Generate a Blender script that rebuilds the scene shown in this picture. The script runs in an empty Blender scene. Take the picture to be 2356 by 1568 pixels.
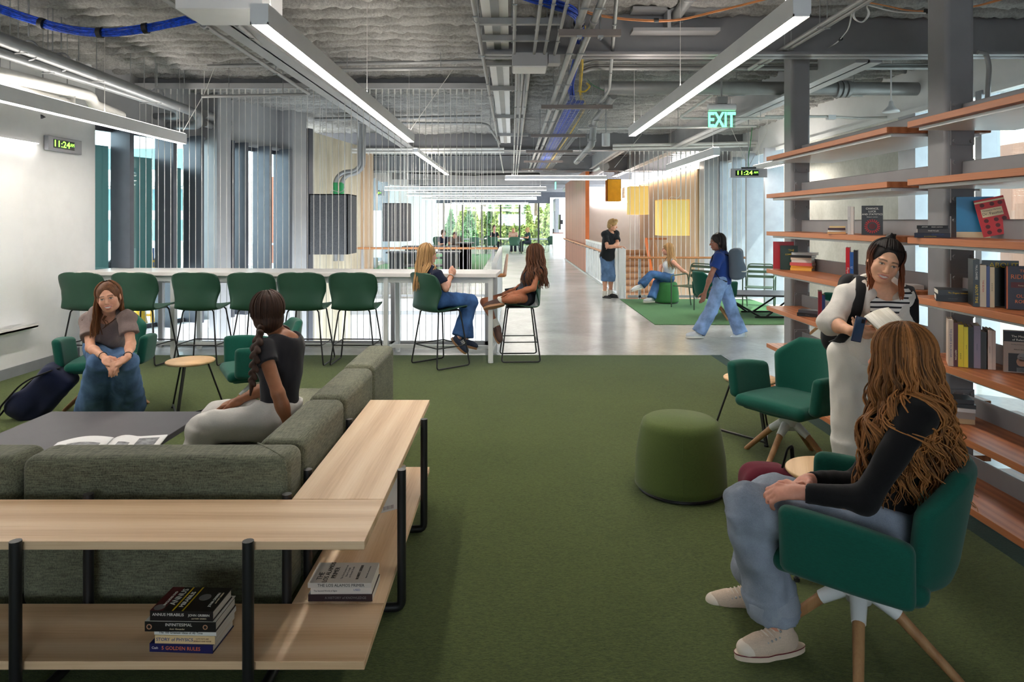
import bpy, bmesh, math, random
import numpy as np
from mathutils import Vector, Matrix
random.seed(7)
RNG = np.random.default_rng(7)
SC = bpy.context.scene
COL = SC.collection
# ------------------------------------------------------------------ camera, world, sun, exposure
H = 1.65          # eye height
F = 1571.0        # focal length in pixels of the 2356 px wide frame
cam_data = bpy.data.cameras.new('camera')
cam = bpy.data.objects.new('camera', cam_data)
COL.objects.link(cam)
cam.location = (0, 0, H)
cam.rotation_euler = (math.pi / 2, 0, 0)
cam_data.sensor_width = 36
cam_data.lens = F / 2356 * 36
cam_data.shift_y = -276 / 2356
cam_data.clip_end = 400
SC.camera = cam
SC.view_settings.view_transform = 'Standard'
SC.view_settings.look = 'None'
SC.view_settings.gamma = 1
SC.view_settings.use_curve_mapping = False
SC.view_settings.exposure = 1.5
world = bpy.data.worlds.new('daylight')
SC.world = world
world.use_nodes = True
wn = world.node_tree.nodes
wn['Background'].inputs[0].default_value = (0.82, 0.92, 1.0, 1)
wn['Background'].inputs[1].default_value = 3.0
sun_data = bpy.data.lights.new('sun', 'SUN')
sun_data.energy = 3.5
sun_data.angle = 0.02
sun_data.color = (1, 0.95, 0.87)
sun = bpy.data.objects.new('sun', sun_data)
COL.objects.link(sun)
sun.location = (20, 0, 30)
sun.rotation_euler = (math.radians(24), math.radians(38), 0)
FIX_EMIT = 19.0
SC.cycles.max_bounces = 6
SC.cycles.diffuse_bounces = 4
SC.cycles.glossy_bounces = 3
SC.cycles.transmission_bounces = 5
SC.cycles.transparent_max_bounces = 10
SC.cycles.caustics_reflective = False
SC.cycles.caustics_refractive = False
SC.cycles.sample_clamp_indirect = 6
SC.cycles.use_denoising = True

# ------------------------------------------------------------------ helpers
def P(px, py, Y):
    return Vector(((px - 1178) * Y / F, Y, H - (py - 508) * Y / F))
def XP(px, Y): return (px - 1178) * Y / F
def ZP(py, Y): return H - (py - 508) * Y / F
def lin(c):
    return tuple(((v / 255) / 12.92 if v / 255 <= 0.04045 else ((v / 255 + 0.055) / 1.055) ** 2.4) for v in c)

class N:
    """small node-tree writer"""
    def __init__(s, name):
        s.m = bpy.data.materials.new(name); s.m.use_nodes = True
        s.t = s.m.node_tree; s.b = s.t.nodes['Principled BSDF']; s.out = s.t.nodes['Material Output']
        s._co = None
    def n(s, typ, **kw):
        nd = s.t.nodes.new(typ)
        for k, v in kw.items(): setattr(nd, k, v)
        return nd
    def l(s, a, b): s.t.links.new(a, b)
    def co(s, scale=(1, 1, 1), rot=(0, 0, 0), kind='Object'):
        if s._co is None: s._co = s.n('ShaderNodeTexCoord')
        mp = s.n('ShaderNodeMapping'); mp.inputs['Scale'].default_value = scale; mp.inputs['Rotation'].default_value = rot
        s.l(s._co.outputs[kind], mp.inputs[0]); return mp.outputs[0]
    def noise(s, co, scale, detail=3, rough=.55, dist=0):
        nd = s.n('ShaderNodeTexNoise'); nd.inputs['Scale'].default_value = scale; nd.inputs['Detail'].default_value = detail
        nd.inputs['Roughness'].default_value = rough; nd.inputs['Distortion'].default_value = dist
        s.l(co, nd.inputs['Vector']); return nd.outputs['Fac']
    def wave(s, co, scale, dist=0, detail=2, dscale=1, direction='X', kind='BANDS'):
        nd = s.n('ShaderNodeTexWave'); nd.wave_type = kind
        if kind == 'BANDS': nd.bands_direction = direction
        else: nd.rings_direction = direction
        nd.inputs['Scale'].default_value = scale; nd.inputs['Distortion'].default_value = dist
        nd.inputs['Detail'].default_value = detail; nd.inputs['Detail Scale'].default_value = dscale
        s.l(co, nd.inputs['Vector']); return nd.outputs['Fac']
    def math(s, op, a, b):
        nd = s.n('ShaderNodeMath', operation=op)
        for i, v in enumerate((a, b)):
            if isinstance(v, (int, float)): nd.inputs[i].default_value = v
            else: s.l(v, nd.inputs[i])
        return nd.outputs[0]
    def ramp(s, fac, stops):
        nd = s.n('ShaderNodeValToRGB'); e = nd.color_ramp.elements
        while len(e) < len(stops): e.new(0.5)
        for el, (p, c) in zip(e, stops): el.position = p; el.color = (*lin(c), 1)
        s.l(fac, nd.inputs[0]); return nd.outputs[0]
    def color(s, c):
        if isinstance(c, tuple): s.b.inputs['Base Color'].default_value = (*lin(c), 1)
        else: s.l(c, s.b.inputs['Base Color'])
    def bump(s, h, strength=.3, dist=.01):
        nd = s.n('ShaderNodeBump'); nd.inputs['Strength'].default_value = strength; nd.inputs['Distance'].default_value = dist
        s.l(h, nd.inputs['Height']); s.l(nd.outputs[0], s.b.inputs['Normal'])
    def set(s, rough=.5, metal=0, spec=.5, sheen=0):
        s.b.inputs['Roughness'].default_value = rough; s.b.inputs['Metallic'].default_value = metal
        s.b.inputs['Specular IOR Level'].default_value = spec
        if sheen: s.b.inputs['Sheen Weight'].default_value = sheen
        return s.m

def plain(name, c, rough=.5, metal=0, spec=.5, var=.06, scale=6, bump=0, bscale=60, sheen=0):
    k = N(name)
    lo = tuple(max(0, v * (1 - var)) for v in c); hi = tuple(min(255, v * (1 + var)) for v in c)
    k.color(k.ramp(k.noise(k.co(), scale), [(.3, lo), (.7, hi)]))
    if bump: k.bump(k.noise(k.co(), bscale, 4), bump, .004)
    return k.set(rough, metal, spec, sheen)
def emit(name, c, strength):
    k = N(name); k.b.inputs['Base Color'].default_value = (*lin(c), 1)
    k.b.inputs['Emission Color'].default_value = (*lin(c), 1); k.b.inputs['Emission Strength'].default_value = strength
    return k.set(.6)
def wood(name, lo, mid, hi, axis='X', freq=9, rough=.5, warp=2.5, bump=.04):
    """cathedral-grain board, grain along axis"""
    k = N(name)
    sc = {'X': (.12, 1, 1), 'Y': (1, .12, 1), 'Z': (1, 1, .12)}[axis]
    co = k.co(sc)
    big = k.wave(co, freq, warp, 2, 1.2, 'Y' if axis != 'Y' else 'X')
    sf = {'X': (3, 120, 120), 'Y': (120, 3, 120), 'Z': (120, 120, 3)}[axis]
    fine = k.noise(k.co(sf), 1, 2)
    patch = k.noise(co, 2.2, 2)
    v = k.math('ADD', k.math('MULTIPLY', big, .36), k.math('ADD', k.math('MULTIPLY', fine, .5), k.math('MULTIPLY', patch, .24)))
    k.color(k.ramp(v, [(.25, lo), (.55, mid), (.85, hi)]))
    k.bump(fine, bump, .003)
    return k.set(rough)
def cloth(name, c, var=.25, fine=500, rough=.9, bump=.25, warp=3, sheen=.15):
    k = N(name)
    a = k.noise(k.co((fine, fine * .08, fine * .5)), 1, 2); b = k.noise(k.co((fine * .08, fine, fine)), 1, 2)
    v = k.math('ADD', k.math('MULTIPLY', a, .5), k.math('MULTIPLY', b, .5))
    big = k.noise(k.co(), warp, 3)
    v2 = k.math('ADD', k.math('MULTIPLY', v, .75), k.math('MULTIPLY', big, .25))
    lo = tuple(v_ * (1 - var) for v_ in c); hi = tuple(min(255, v_ * (1 + var)) for v_ in c)
    k.color(k.ramp(v2, [(.33, lo), (.67, hi)])); k.bump(v, bump, .002)
    return k.set(rough, 0, .25, sheen)
def glassy(name, tint=(235, 245, 245), alpha=.12, rough=.02):
    """thin architectural glass: mostly transparent with a glossy skin"""
    k = N(name); t = k.n('ShaderNodeBsdfTransparent'); t.inputs[0].default_value = (*lin(tint), 1)
    g = k.n('ShaderNodeBsdfGlossy'); g.inputs['Roughness'].default_value = rough
    mx = k.n('ShaderNodeMixShader'); mx.inputs[0].default_value = alpha
    k.l(t.outputs[0], mx.inputs[1]); k.l(g.outputs[0], mx.inputs[2]); k.l(mx.outputs[0], k.out.inputs[0])
    return k.m

def rot_to(d, up=(0, 0, 1)):
    """matrix whose local Z points along d"""
    d = Vector(d).normalized(); up = Vector(up)
    if abs(d.dot(up)) > .999: up = Vector((0, 1, 0))
    x = up.cross(d).normalized(); y = d.cross(x)
    return Matrix((x, y, d)).transposed()

class MB:
    def __init__(s): s.v = []; s.f = []; s.m = []; s.cm = 0; s.sm = []; s.smooth = False
    def mat(s, i): s.cm = i; return s
    def sh(s, b): s.smooth = b; return s
    def add(s, vs, fs):
        o = len(s.v); s.v.extend([tuple(v) for v in vs])
        for f in fs: s.f.append(tuple(i + o for i in f)); s.m.append(s.cm); s.sm.append(s.smooth)
        return s
    def box(s, x0, x1, y0, y1, z0, z1, M=None):
        vs = [Vector((x, y, z)) for z in (z0, z1) for y in (y0, y1) for x in (x0, x1)]
        if M is not None: vs = [M @ v for v in vs]
        return s.add(vs, [(0, 2, 3, 1), (4, 5, 7, 6), (0, 1, 5, 4), (2, 6, 7, 3), (0, 4, 6, 2), (1, 3, 7, 5)])
    def bar(s, a, b, w, h, up=(0, 0, 1)):
        a = Vector(a); b = Vector(b); R = rot_to(b - a, up); L = (b - a).length
        vs = []
        for z in (0, L):
            for x, y in ((-w / 2, -h / 2), (w / 2, -h / 2), (w / 2, h / 2), (-w / 2, h / 2)): vs.append(a + R @ Vector((x, y, z)))
        return s.add(vs, [(3, 2, 1, 0), (4, 5, 6, 7), (0, 1, 5, 4), (1, 2, 6, 5), (2, 3, 7, 6), (3, 0, 4, 7)])
    def tube(s, pts, r, seg=8, cap=True, flat=1.0):
        pts = [Vector(p) for p in pts]; n = len(pts)
        rs = r if isinstance(r, (list, tuple)) else [r] * n
        old = s.smooth; s.smooth = True
        t0 = (pts[1] - pts[0]).normalized(); R = rot_to(t0); x = R.col[0].copy(); vs = []
        for i, p in enumerate(pts):
            t = (pts[min(i + 1, n - 1)] - pts[max(i - 1, 0)]).normalized()
            x = (x - t * x.dot(t)).normalized(); y = t.cross(x)
            for k in range(seg):
                a = 2 * math.pi * k / seg
                vs.append(p + x * (rs[i] * math.cos(a)) + y * (rs[i] * flat * math.sin(a)))
        fs = [(i * seg + k, i * seg + (k + 1) % seg, (i + 1) * seg + (k + 1) % seg, (i + 1) * seg + k) for i in range(n - 1) for k in range(seg)]
        s.add(vs, fs); s.smooth = False
        if cap: s.add(vs[:seg], [tuple(reversed(range(seg)))]); s.add(vs[-seg:], [tuple(range(seg))])
        s.smooth = old; return s
    def cyl(s, a, b, r, r2=None, seg=16): return s.tube([a, b], [r, r if r2 is None else r2], seg)
    def lathe(s, prof, c=(0, 0, 0), seg=32):
        old = s.smooth; s.smooth = True; c = Vector(c)
        vs = [c + Vector((r * math.cos(2 * math.pi * k / seg), r * math.sin(2 * math.pi * k / seg), z)) for r, z in prof for k in range(seg)]
        n = len(prof)
        fs = [(i * seg + k, i * seg + (k + 1) % seg, (i + 1) * seg + (k + 1) % seg, (i + 1) * seg + k) for i in range(n - 1) for k in range(seg)]
        s.add(vs, fs)
        if prof[0][0] > 1e-4: s.add(vs[:seg], [tuple(reversed(range(seg)))])
        if prof[-1][0] > 1e-4: s.add(vs[-seg:], [tuple(range(seg))])
        s.smooth = old; return s
    def prism(s, poly, lo, hi, axis='Z'):
        """2D polygon (counter-clockwise) extruded along an axis"""
        mk = {'Z': lambda a, b, c: (a, b, c), 'Y': lambda a, b, c: (a, c, b), 'X': lambda a, b, c: (c, a, b)}[axis]
        n = len(poly); vs = [mk(a, b, lo) for a, b in poly] + [mk(a, b, hi) for a, b in poly]
        fs = [tuple(reversed(range(n))), tuple(range(n, 2 * n))] + [(i, (i + 1) % n, n + (i + 1) % n, n + i) for i in range(n)]
        return s.add(vs, fs)
    def ball(s, c, r, seg=12, sc=(1, 1, 1)):
        n = seg // 2
        pr = [(math.sin(math.pi * i / n), -math.cos(math.pi * i / n)) for i in range(n + 1)]
        c = Vector(c); old = s.smooth; s.smooth = True
        vs = [c + Vector((r * sc[0] * q * math.cos(2 * math.pi * k / seg), r * sc[1] * q * math.sin(2 * math.pi * k / seg), r * sc[2] * z)) for q, z in pr for k in range(seg)]
        s.add(vs, [(i * seg + k, i * seg + (k + 1) % seg, (i + 1) * seg + (k + 1) % seg, (i + 1) * seg + k) for i in range(n) for k in range(seg)])
        s.smooth = old; return s
    def grid(s, fn, nu, nv, thick=0):
        """surface fn(u,v) on [0,1]^2, given thickness along its normal"""
        old = s.smooth; s.smooth = True
        pts = np.array([[fn(i / nu, j / nv) for j in range(nv + 1)] for i in range(nu + 1)], float)
        du = np.gradient(pts, axis=0); dv = np.gradient(pts, axis=1); nr = np.cross(du, dv)
        nr /= np.linalg.norm(nr, axis=2, keepdims=True) + 1e-9
        idx = lambda i, j: i * (nv + 1) + j
        q = [(idx(i, j), idx(i + 1, j), idx(i + 1, j + 1), idx(i, j + 1)) for i in range(nu) for j in range(nv)]
        if thick:
            a = (pts + nr * thick / 2).reshape(-1, 3); b = (pts - nr * thick / 2).reshape(-1, 3); o = len(a)
            rim = [idx(i, 0) for i in range(nu + 1)] + [idx(nu, j) for j in range(1, nv + 1)] + [idx(i, nv) for i in range(nu - 1, -1, -1)] + [idx(0, j) for j in range(nv - 1, 0, -1)]
            fs = q + [tuple(o + i for i in reversed(f)) for f in q] + [(rim[k], o + rim[k], o + rim[(k + 1) % len(rim)], rim[(k + 1) % len(rim)]) for k in range(len(rim))]
            s.add(np.concatenate([a, b]), fs)
        else: s.add(pts.reshape(-1, 3), q)
        s.smooth = old; return s
    def text(s, body, M, size, depth=.0006, align='CENTER', sx=1.0, bold=0):
        """lettering lying in the local XY plane of M"""
        cu = bpy.data.curves.new('t', 'FONT'); cu.body = body; cu.size = size; cu.align_x = align; cu.align_y = 'CENTER'
        cu.extrude = depth; cu.resolution_u = 2; cu.offset = bold * size
        ob = bpy.data.objects.new('t', cu); COL.objects.link(ob)
        dg = bpy.context.evaluated_depsgraph_get(); me = ob.evaluated_get(dg).to_mesh()
        vs = [M @ Vector((v.co.x * sx, v.co.y, v.co.z)) for v in me.vertices]; fs = [tuple(p.vertices) for p in me.polygons]
        ob.evaluated_get(dg).to_mesh_clear(); bpy.data.objects.remove(ob); bpy.data.curves.remove(cu)
        return s.add(vs, fs)
    def build(s, name, mats, parent=None, bevel=0, seg=2, loc=None, rot=None):
        me = bpy.data.meshes.new(name); me.from_pydata([tuple(v) for v in s.v], [], s.f)
        for m in (mats if isinstance(mats, (list, tuple)) else [mats]): me.materials.append(m)
        me.polygons.foreach_set('material_index', s.m); me.polygons.foreach_set('use_smooth', s.sm)
        if bevel:
            bm = bmesh.new(); bm.from_mesh(me); bmesh.ops.remove_doubles(bm, verts=bm.verts, dist=1e-6)
            ed = [e for e in bm.edges if len(e.link_faces) == 2 and e.calc_face_angle(0) > .5]
            r = bmesh.ops.bevel(bm, geom=ed, offset=bevel, segments=seg, affect='EDGES', profile=.5, clamp_overlap=True)
            for f in r['faces']: f.smooth = True
            bm.to_mesh(me); bm.free()
        me.update()
        return link(name, me, parent, loc, rot)

def link(name, data, parent=None, loc=None, rot=None):
    o = bpy.data.objects.new(name, data); COL.objects.link(o)
    if parent is not None: o.parent = parent
    if loc is not None: o.location = loc
    if rot is not None: o.rotation_euler = rot
    return o
def tag(o, label=None, cat=None, group=None, kind=None):
    for k, v in (('label', label), ('category', cat), ('group', group), ('kind', kind)):
        if v: o[k] = v
    return o
def thing(name, label, cat, loc=(0, 0, 0), rotz=0, group=None):
    return tag(link(name, None, None, loc, (0, 0, rotz)), label, cat, group)
def struct(name, mb, mats, **kw): return tag(mb.build(name, mats, **kw), kind='structure')
KIDS = {}
def dup(root, loc, rotz, label, group=None):
    """copy of a thing with its parts and sub-parts"""
    if root.name not in KIDS: KIDS[root.name] = [(c, list(c.children)) for c in root.children]
    r = root.copy(); COL.objects.link(r); r.location = loc; r.rotation_euler = (0, 0, rotz); r['label'] = label
    if group: r['group'] = group
    for c, sub in KIDS[root.name]:
        d = c.copy(); COL.objects.link(d); d.parent = r
        for g in sub:
            e = g.copy(); COL.objects.link(e); e.parent = d
    return r
def arc(p, q, r, n=5):
    """rounded polyline corner helper: list of points, radius r"""
    return p
def rounded(pts, r, n=5):
    pts = [Vector(p) for p in pts]; out = [pts[0]]
    for a, b, c in zip(pts, pts[1:], pts[2:]):
        d1 = (a - b); d2 = (c - b); rr = min(r, d1.length * .49, d2.length * .49)
        s = b + d1.normalized() * rr; e = b + d2.normalized() * rr
        for i in range(n + 1):
            t = i / n; out.append(s * (1 - t) ** 2 + b * 2 * t * (1 - t) + e * t * t)
    out.append(pts[-1]); return out

# value noise on numpy arrays
_perm = np.random.default_rng(3).random((64, 64, 64)).astype(np.float32)
def vnoise(p):
    i = np.floor(p).astype(int); f = (p - i).astype(np.float32); f = f * f * (3 - 2 * f); i &= 63; j = (i + 1) & 63
    def g(a, b, c): return _perm[a[..., 0], b[..., 1], c[..., 2]]
    x, y, z = f[..., 0], f[..., 1], f[..., 2]
    def lerp(a, b, t): return a + (b - a) * t
    return lerp(lerp(lerp(g(i, i, i), g(j, i, i), x), lerp(g(i, j, i), g(j, j, i), x), y), lerp(lerp(g(i, i, j), g(j, i, j), x), lerp(g(i, j, j), g(j, j, j), x), y), z) * 2 - 1

# ------------------------------------------------------------------ signed-distance modeller: organic shapes as one continuous surface
class SDF:
    def __init__(s, k=.02): s.p = []; s.k = k; s.post = []
    def _add(s, fn, lo, hi, k, op): s.p.append((fn, np.array(lo, float), np.array(hi, float), s.k if k is None else k, op)); return s
    def cap(s, a, b, r0, r1=None, k=None, op='u'):
        r1 = r0 if r1 is None else r1; a = np.array(a, float); b = np.array(b, float); ba = b - a; L2 = ba @ ba + 1e-12
        def fn(p):
            t = np.clip(((p - a) @ ba) / L2, 0, 1); return np.linalg.norm(p - a - t[..., None] * ba, axis=-1) - (r0 + (r1 - r0) * t)
        m = max(r0, r1); return s._add(fn, np.minimum(a, b) - m, np.maximum(a, b) + m, k, op)
    def chain(s, pts, rs, k=None, op='u'):
        for i in range(len(pts) - 1): s.cap(pts[i], pts[i + 1], rs[i], rs[i + 1], k, op)
        return s
    def cone(s, a, b, r0, r1, k=None, ext=.0, side=None, flat=1.0, op='u'):
        """flat-ended tapered tube; flat<1 squeezes it across 'side'"""
        a = np.array(a, float); b = np.array(b, float); ba = b - a; L = np.linalg.norm(ba); d = ba / L
        if side is not None:
            sd = np.array(side, float); sd = sd - d * (sd @ d); sd /= np.linalg.norm(sd)
        def fn(p):
            q = p - a; t = q @ d; perp = q - t[..., None] * d
            if side is not None:
                c = perp @ sd; perp = perp + ((1 / flat - 1) * (perp - c[..., None] * sd))
            r = r0 + (r1 - r0) * np.clip(t / L, 0, 1)
            return np.maximum((np.linalg.norm(perp, axis=-1) - r) * (flat if side is not None else 1), np.maximum(-t - ext, t - L - ext))
        m = max(r0, r1); return s._add(fn, np.minimum(a, b) - m, np.maximum(a, b) + m, k, op)
    def ell(s, c, r, R=None, k=None, op='u'):
        c = np.array(c, float); r = np.array(r, float); Rm = np.eye(3) if R is None else np.array(R, float)
        def fn(p):
            q = (p - c) @ Rm; a = np.linalg.norm(q / r, axis=-1); b = np.linalg.norm(q / (r * r), axis=-1) + 1e-9; return a * (a - 1) / b
        m = np.max(r); return s._add(fn, c - m, c + m, k, op)
    def rbox(s, c, h, rd, R=None, k=None, op='u', taper=None):
        """rounded box, half sizes h; taper=(axis, amount) narrows x with local z"""
        c = np.array(c, float); h = np.array(h, float); Rm = np.eye(3) if R is None else np.array(R, float)
        def fn(p):
            q = (p - c) @ Rm
            if taper: q = q.copy(); q[..., taper[0]] = q[..., taper[0]] / (1 - taper[2] * q[..., taper[1]] / h[taper[1]])
            q = np.abs(q) - (h - rd); return np.linalg.norm(np.maximum(q, 0), axis=-1) + np.minimum(q.max(-1), 0) - rd
        m = np.linalg.norm(h); return s._add(fn, c - m, c + m, k, op)
    def fn(s, f, lo, hi, k=None, op='u'): return s._add(f, lo, hi, k, op)
    def plane(s, n, d):
        """keep the side n.p < d"""
        n = np.array(n, float); s.post.append(lambda p, f: np.maximum(f, p @ n - d)); return s
    def noise(s, amp, scale):
        sc = np.array(scale if isinstance(scale, (tuple, list)) else (scale,) * 3, float)
        s.post.append(lambda p, f: np.where(np.abs(f) < amp * 4 + .02, f + amp * vnoise(p * sc), f)); return s
    def folds(s, amp, d, freq, warp=1.5):
        d = np.array(d, float)
        s.post.append(lambda p, f: f + amp * np.sin((p @ d) * freq + warp * 3 * vnoise(p * 9)) * (.5 + .5 * vnoise(p * 5 + 7))); return s
    def mesh(s, vox):
        lo = np.min([q[1] for q in s.p if q[4] == 'u'], axis=0) - 3 * vox; hi = np.max([q[2] for q in s.p if q[4] == 'u'], axis=0) + 3 * vox
        n = np.ceil((hi - lo) / vox).astype(int) + 1
        f = np.full(n, .15, np.float32)
        ax = [lo[i] + vox * np.arange(n[i]) for i in range(3)]
        for fn, a, b, k, op in s.p:
            m = k + 3 * vox
            i0 = np.clip(np.floor((a - m - lo) / vox).astype(int), 0, n - 1); i1 = np.clip(np.ceil((b + m - lo) / vox).astype(int) + 1, 1, n)
            if np.any(i1 <= i0): continue
            g = np.stack(np.meshgrid(*[ax[i][i0[i]:i1[i]] for i in range(3)], indexing='ij'), -1)
            d = fn(g).astype(np.float32); sl = tuple(slice(i0[i], i1[i]) for i in range(3)); c = f[sl]
            if op == 'u':
                if k > 1e-4:
                    hh = np.clip(.5 + .5 * (d - c) / k, 0, 1); f[sl] = d * (1 - hh) + c * hh - k * hh * (1 - hh)
                else: f[sl] = np.minimum(c, d)
            else:
                d = -d
                if k > 1e-4:
                    hh = np.clip(.5 - .5 * (d - c) / k, 0, 1); f[sl] = d * (1 - hh) + c * hh + k * hh * (1 - hh)
                else: f[sl] = np.maximum(c, d)
        if s.post:
            for x0 in range(0, n[0], 24):
                g = np.stack(np.meshgrid(ax[0][x0:x0 + 24], ax[1], ax[2], indexing='ij'), -1); c = f[x0:x0 + 24]
                for pf in s.post: c = pf(g, c)
                f[x0:x0 + 24] = c
        f[0] = f[-1] = .1; f[:, 0] = f[:, -1] = .1; f[:, :, 0] = f[:, :, -1] = .1
        return surface_nets(f, lo, vox)
def surface_nets(f, lo, vox):
    ins = f < 0; n = np.array(f.shape) - 1
    cnt = np.zeros(n, np.int8)
    cor = [(a, b, c) for a in (0, 1) for b in (0, 1) for c in (0, 1)]
    for a, b, c in cor: cnt += ins[a:a + n[0], b:b + n[1], c:c + n[2]]
    act = np.argwhere((cnt > 0) & (cnt < 8)); idx = -np.ones(n, np.int32); idx[tuple(act.T)] = np.arange(len(act))
    vals = np.stack([f[act[:, 0] + a, act[:, 1] + b, act[:, 2] + c] for a, b, c in cor], 1); cv = np.array(cor, float)
    acc = np.zeros((len(act), 3)); w = np.zeros(len(act))
    for i in range(8):
        for j in range(i + 1, 8):
            if np.abs(cv[i] - cv[j]).sum() != 1: continue
            a, b = vals[:, i], vals[:, j]; m = (a < 0) != (b < 0)
            t = np.where(m, a / np.where(m, a - b, 1), 0); acc += np.where(m[:, None], cv[i] + t[:, None] * (cv[j] - cv[i]), 0); w += m
    V = lo + vox * (act + acc / w[:, None]); Fs = []
    for d in range(3):
        u, v = (d + 1) % 3, (d + 2) % 3
        s0 = [slice(1, n[i]) for i in range(3)]; s0[d] = slice(0, n[d]); s1 = list(s0); s1[d] = slice(1, n[d] + 1)
        A = ins[tuple(s0)]; B = ins[tuple(s1)]; e = np.argwhere(A != B)
        if not len(e): continue
        flip = A[tuple(e.T)]; off = np.array([1, 1, 1]); off[d] = 0; e = e + off
        du = np.zeros(3, int); du[u] = 1; dv = np.zeros(3, int); dv[v] = 1
        q = np.stack([idx[tuple((e - du - dv).T)], idx[tuple((e - dv).T)], idx[tuple(e.T)], idx[tuple((e - du).T)]], 1)
        q[~flip] = q[~flip][:, ::-1]; Fs.append(q)
    return V, np.concatenate(Fs)
def np_mesh(name, V, Fq, mats, parent=None, mi=None, col=None, **kw):
    me = bpy.data.meshes.new(name); me.vertices.add(len(V)); me.vertices.foreach_set('co', np.asarray(V, np.float32).ravel())
    me.loops.add(Fq.size); me.loops.foreach_set('vertex_index', Fq.astype(np.int32).ravel())
    me.polygons.add(len(Fq)); me.polygons.foreach_set('loop_start', np.arange(0, Fq.size, Fq.shape[1], dtype=np.int32))
    me.polygons.foreach_set('use_smooth', np.ones(len(Fq), bool))
    for m in (mats if isinstance(mats, (list, tuple)) else [mats]): me.materials.append(m)
    if mi is not None: me.polygons.foreach_set('material_index', mi.astype(np.int32))
    if col is not None:
        a = me.color_attributes.new('tone', 'FLOAT_COLOR', 'POINT'); a.data.foreach_set('color', np.concatenate([col, np.ones((len(col), 1))], 1).astype(np.float32).ravel())
    me.update(calc_edges=True); me.validate()
    return link(name, me, parent, **kw)
def sdf_obj(name, s, vox, mats, parent=None, **kw):
    V, Q = s.mesh(vox); return np_mesh(name, V, Q, mats, parent, **kw)
# ------------------------------------------------------------------ materials
def _concrete(name, lo, hi, rough, scale=1.2, spec=.5, bump=.03):
    k = N(name); a = k.noise(k.co(), scale, 6, .6, .4); b = k.noise(k.co(), scale * 14, 4)
    k.color(k.ramp(k.math('ADD', k.math('MULTIPLY', a, .75), k.math('MULTIPLY', b, .25)), [(.32, lo), (.68, hi)]))
    k.bump(b, bump, .003); return k.set(rough, 0, spec)
def _carpet(name, lo, hi):
    k = N(name)
    a = k.noise(k.co((60, 190, 60)), 1, 3, .6, .4); b = k.noise(k.co((150, 320, 150), (0, 0, .4)), 1, 2); c = k.noise(k.co(), .9, 3)
    v = k.math('ADD', k.math('MULTIPLY', a, .6), k.math('ADD', k.math('MULTIPLY', b, .25), k.math('MULTIPLY', c, .15)))
    k.color(k.ramp(v, [(.3, lo), (.7, hi)])); k.bump(v, .6, .008); k.b.inputs['Sheen Weight'].default_value = .14; k.b.inputs['Sheen Roughness'].default_value = .5; k.b.inputs['Sheen Tint'].default_value = (.8, .95, .85, 1); return k.set(.95, 0, .1)
def _boardform(name, lo, hi, axis='Y', width=.16):
    k = N(name); k2 = {'Y': (0, 1, 0), 'X': (1, 0, 0)}[axis]
    co = k.co(tuple(v / width for v in k2)); nd = k.n('ShaderNodeTexWhiteNoise'); nd.noise_dimensions = '3D'
    fl = k.n('ShaderNodeVectorMath', operation='FLOOR'); k.l(co, fl.inputs[0]); k.l(fl.outputs[0], nd.inputs[0])
    a = k.noise(k.co((2, 2, .5)), 3, 6, .65); v = k.math('ADD', k.math('MULTIPLY', nd.outputs[0], .3), k.math('MULTIPLY', a, .7))
    k.color(k.ramp(v, [(.25, lo), (.7, hi)])); k.bump(a, .15, .01); return k.set(.85)
def _insulation(name):
    k = N(name); a = k.noise(k.co(), 45, 6, .7); b = k.noise(k.co(), 2.2, 3)
    k.color(k.ramp(k.math('ADD', k.math('MULTIPLY', a, .6), k.math('MULTIPLY', b, .4)), [(.3, (120, 119, 117)), (.7, (198, 196, 193))]))
    k.bump(a, .7, .02); return k.set(1, 0, .05)
def _panelwood(name, cols, axis='Y', width=.12, grain='Z'):
    k = N(name); k2 = {'Y': (0, 1, 0), 'X': (1, 0, 0)}[axis]
    co = k.co(tuple(v / width for v in k2)); fl = k.n('ShaderNodeVectorMath', operation='FLOOR'); k.l(co, fl.inputs[0])
    nd = k.n('ShaderNodeTexWhiteNoise'); k.l(fl.outputs[0], nd.inputs[0])
    a = k.noise(k.co((14, 14, 1.2)), 2, 4); v = k.math('ADD', k.math('MULTIPLY', nd.outputs[0], .5), k.math('MULTIPLY', a, .5))
    k.color(k.ramp(v, [(.2, cols[0]), (.5, cols[1]), (.8, cols[2])])); return k.set(.5)
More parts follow.
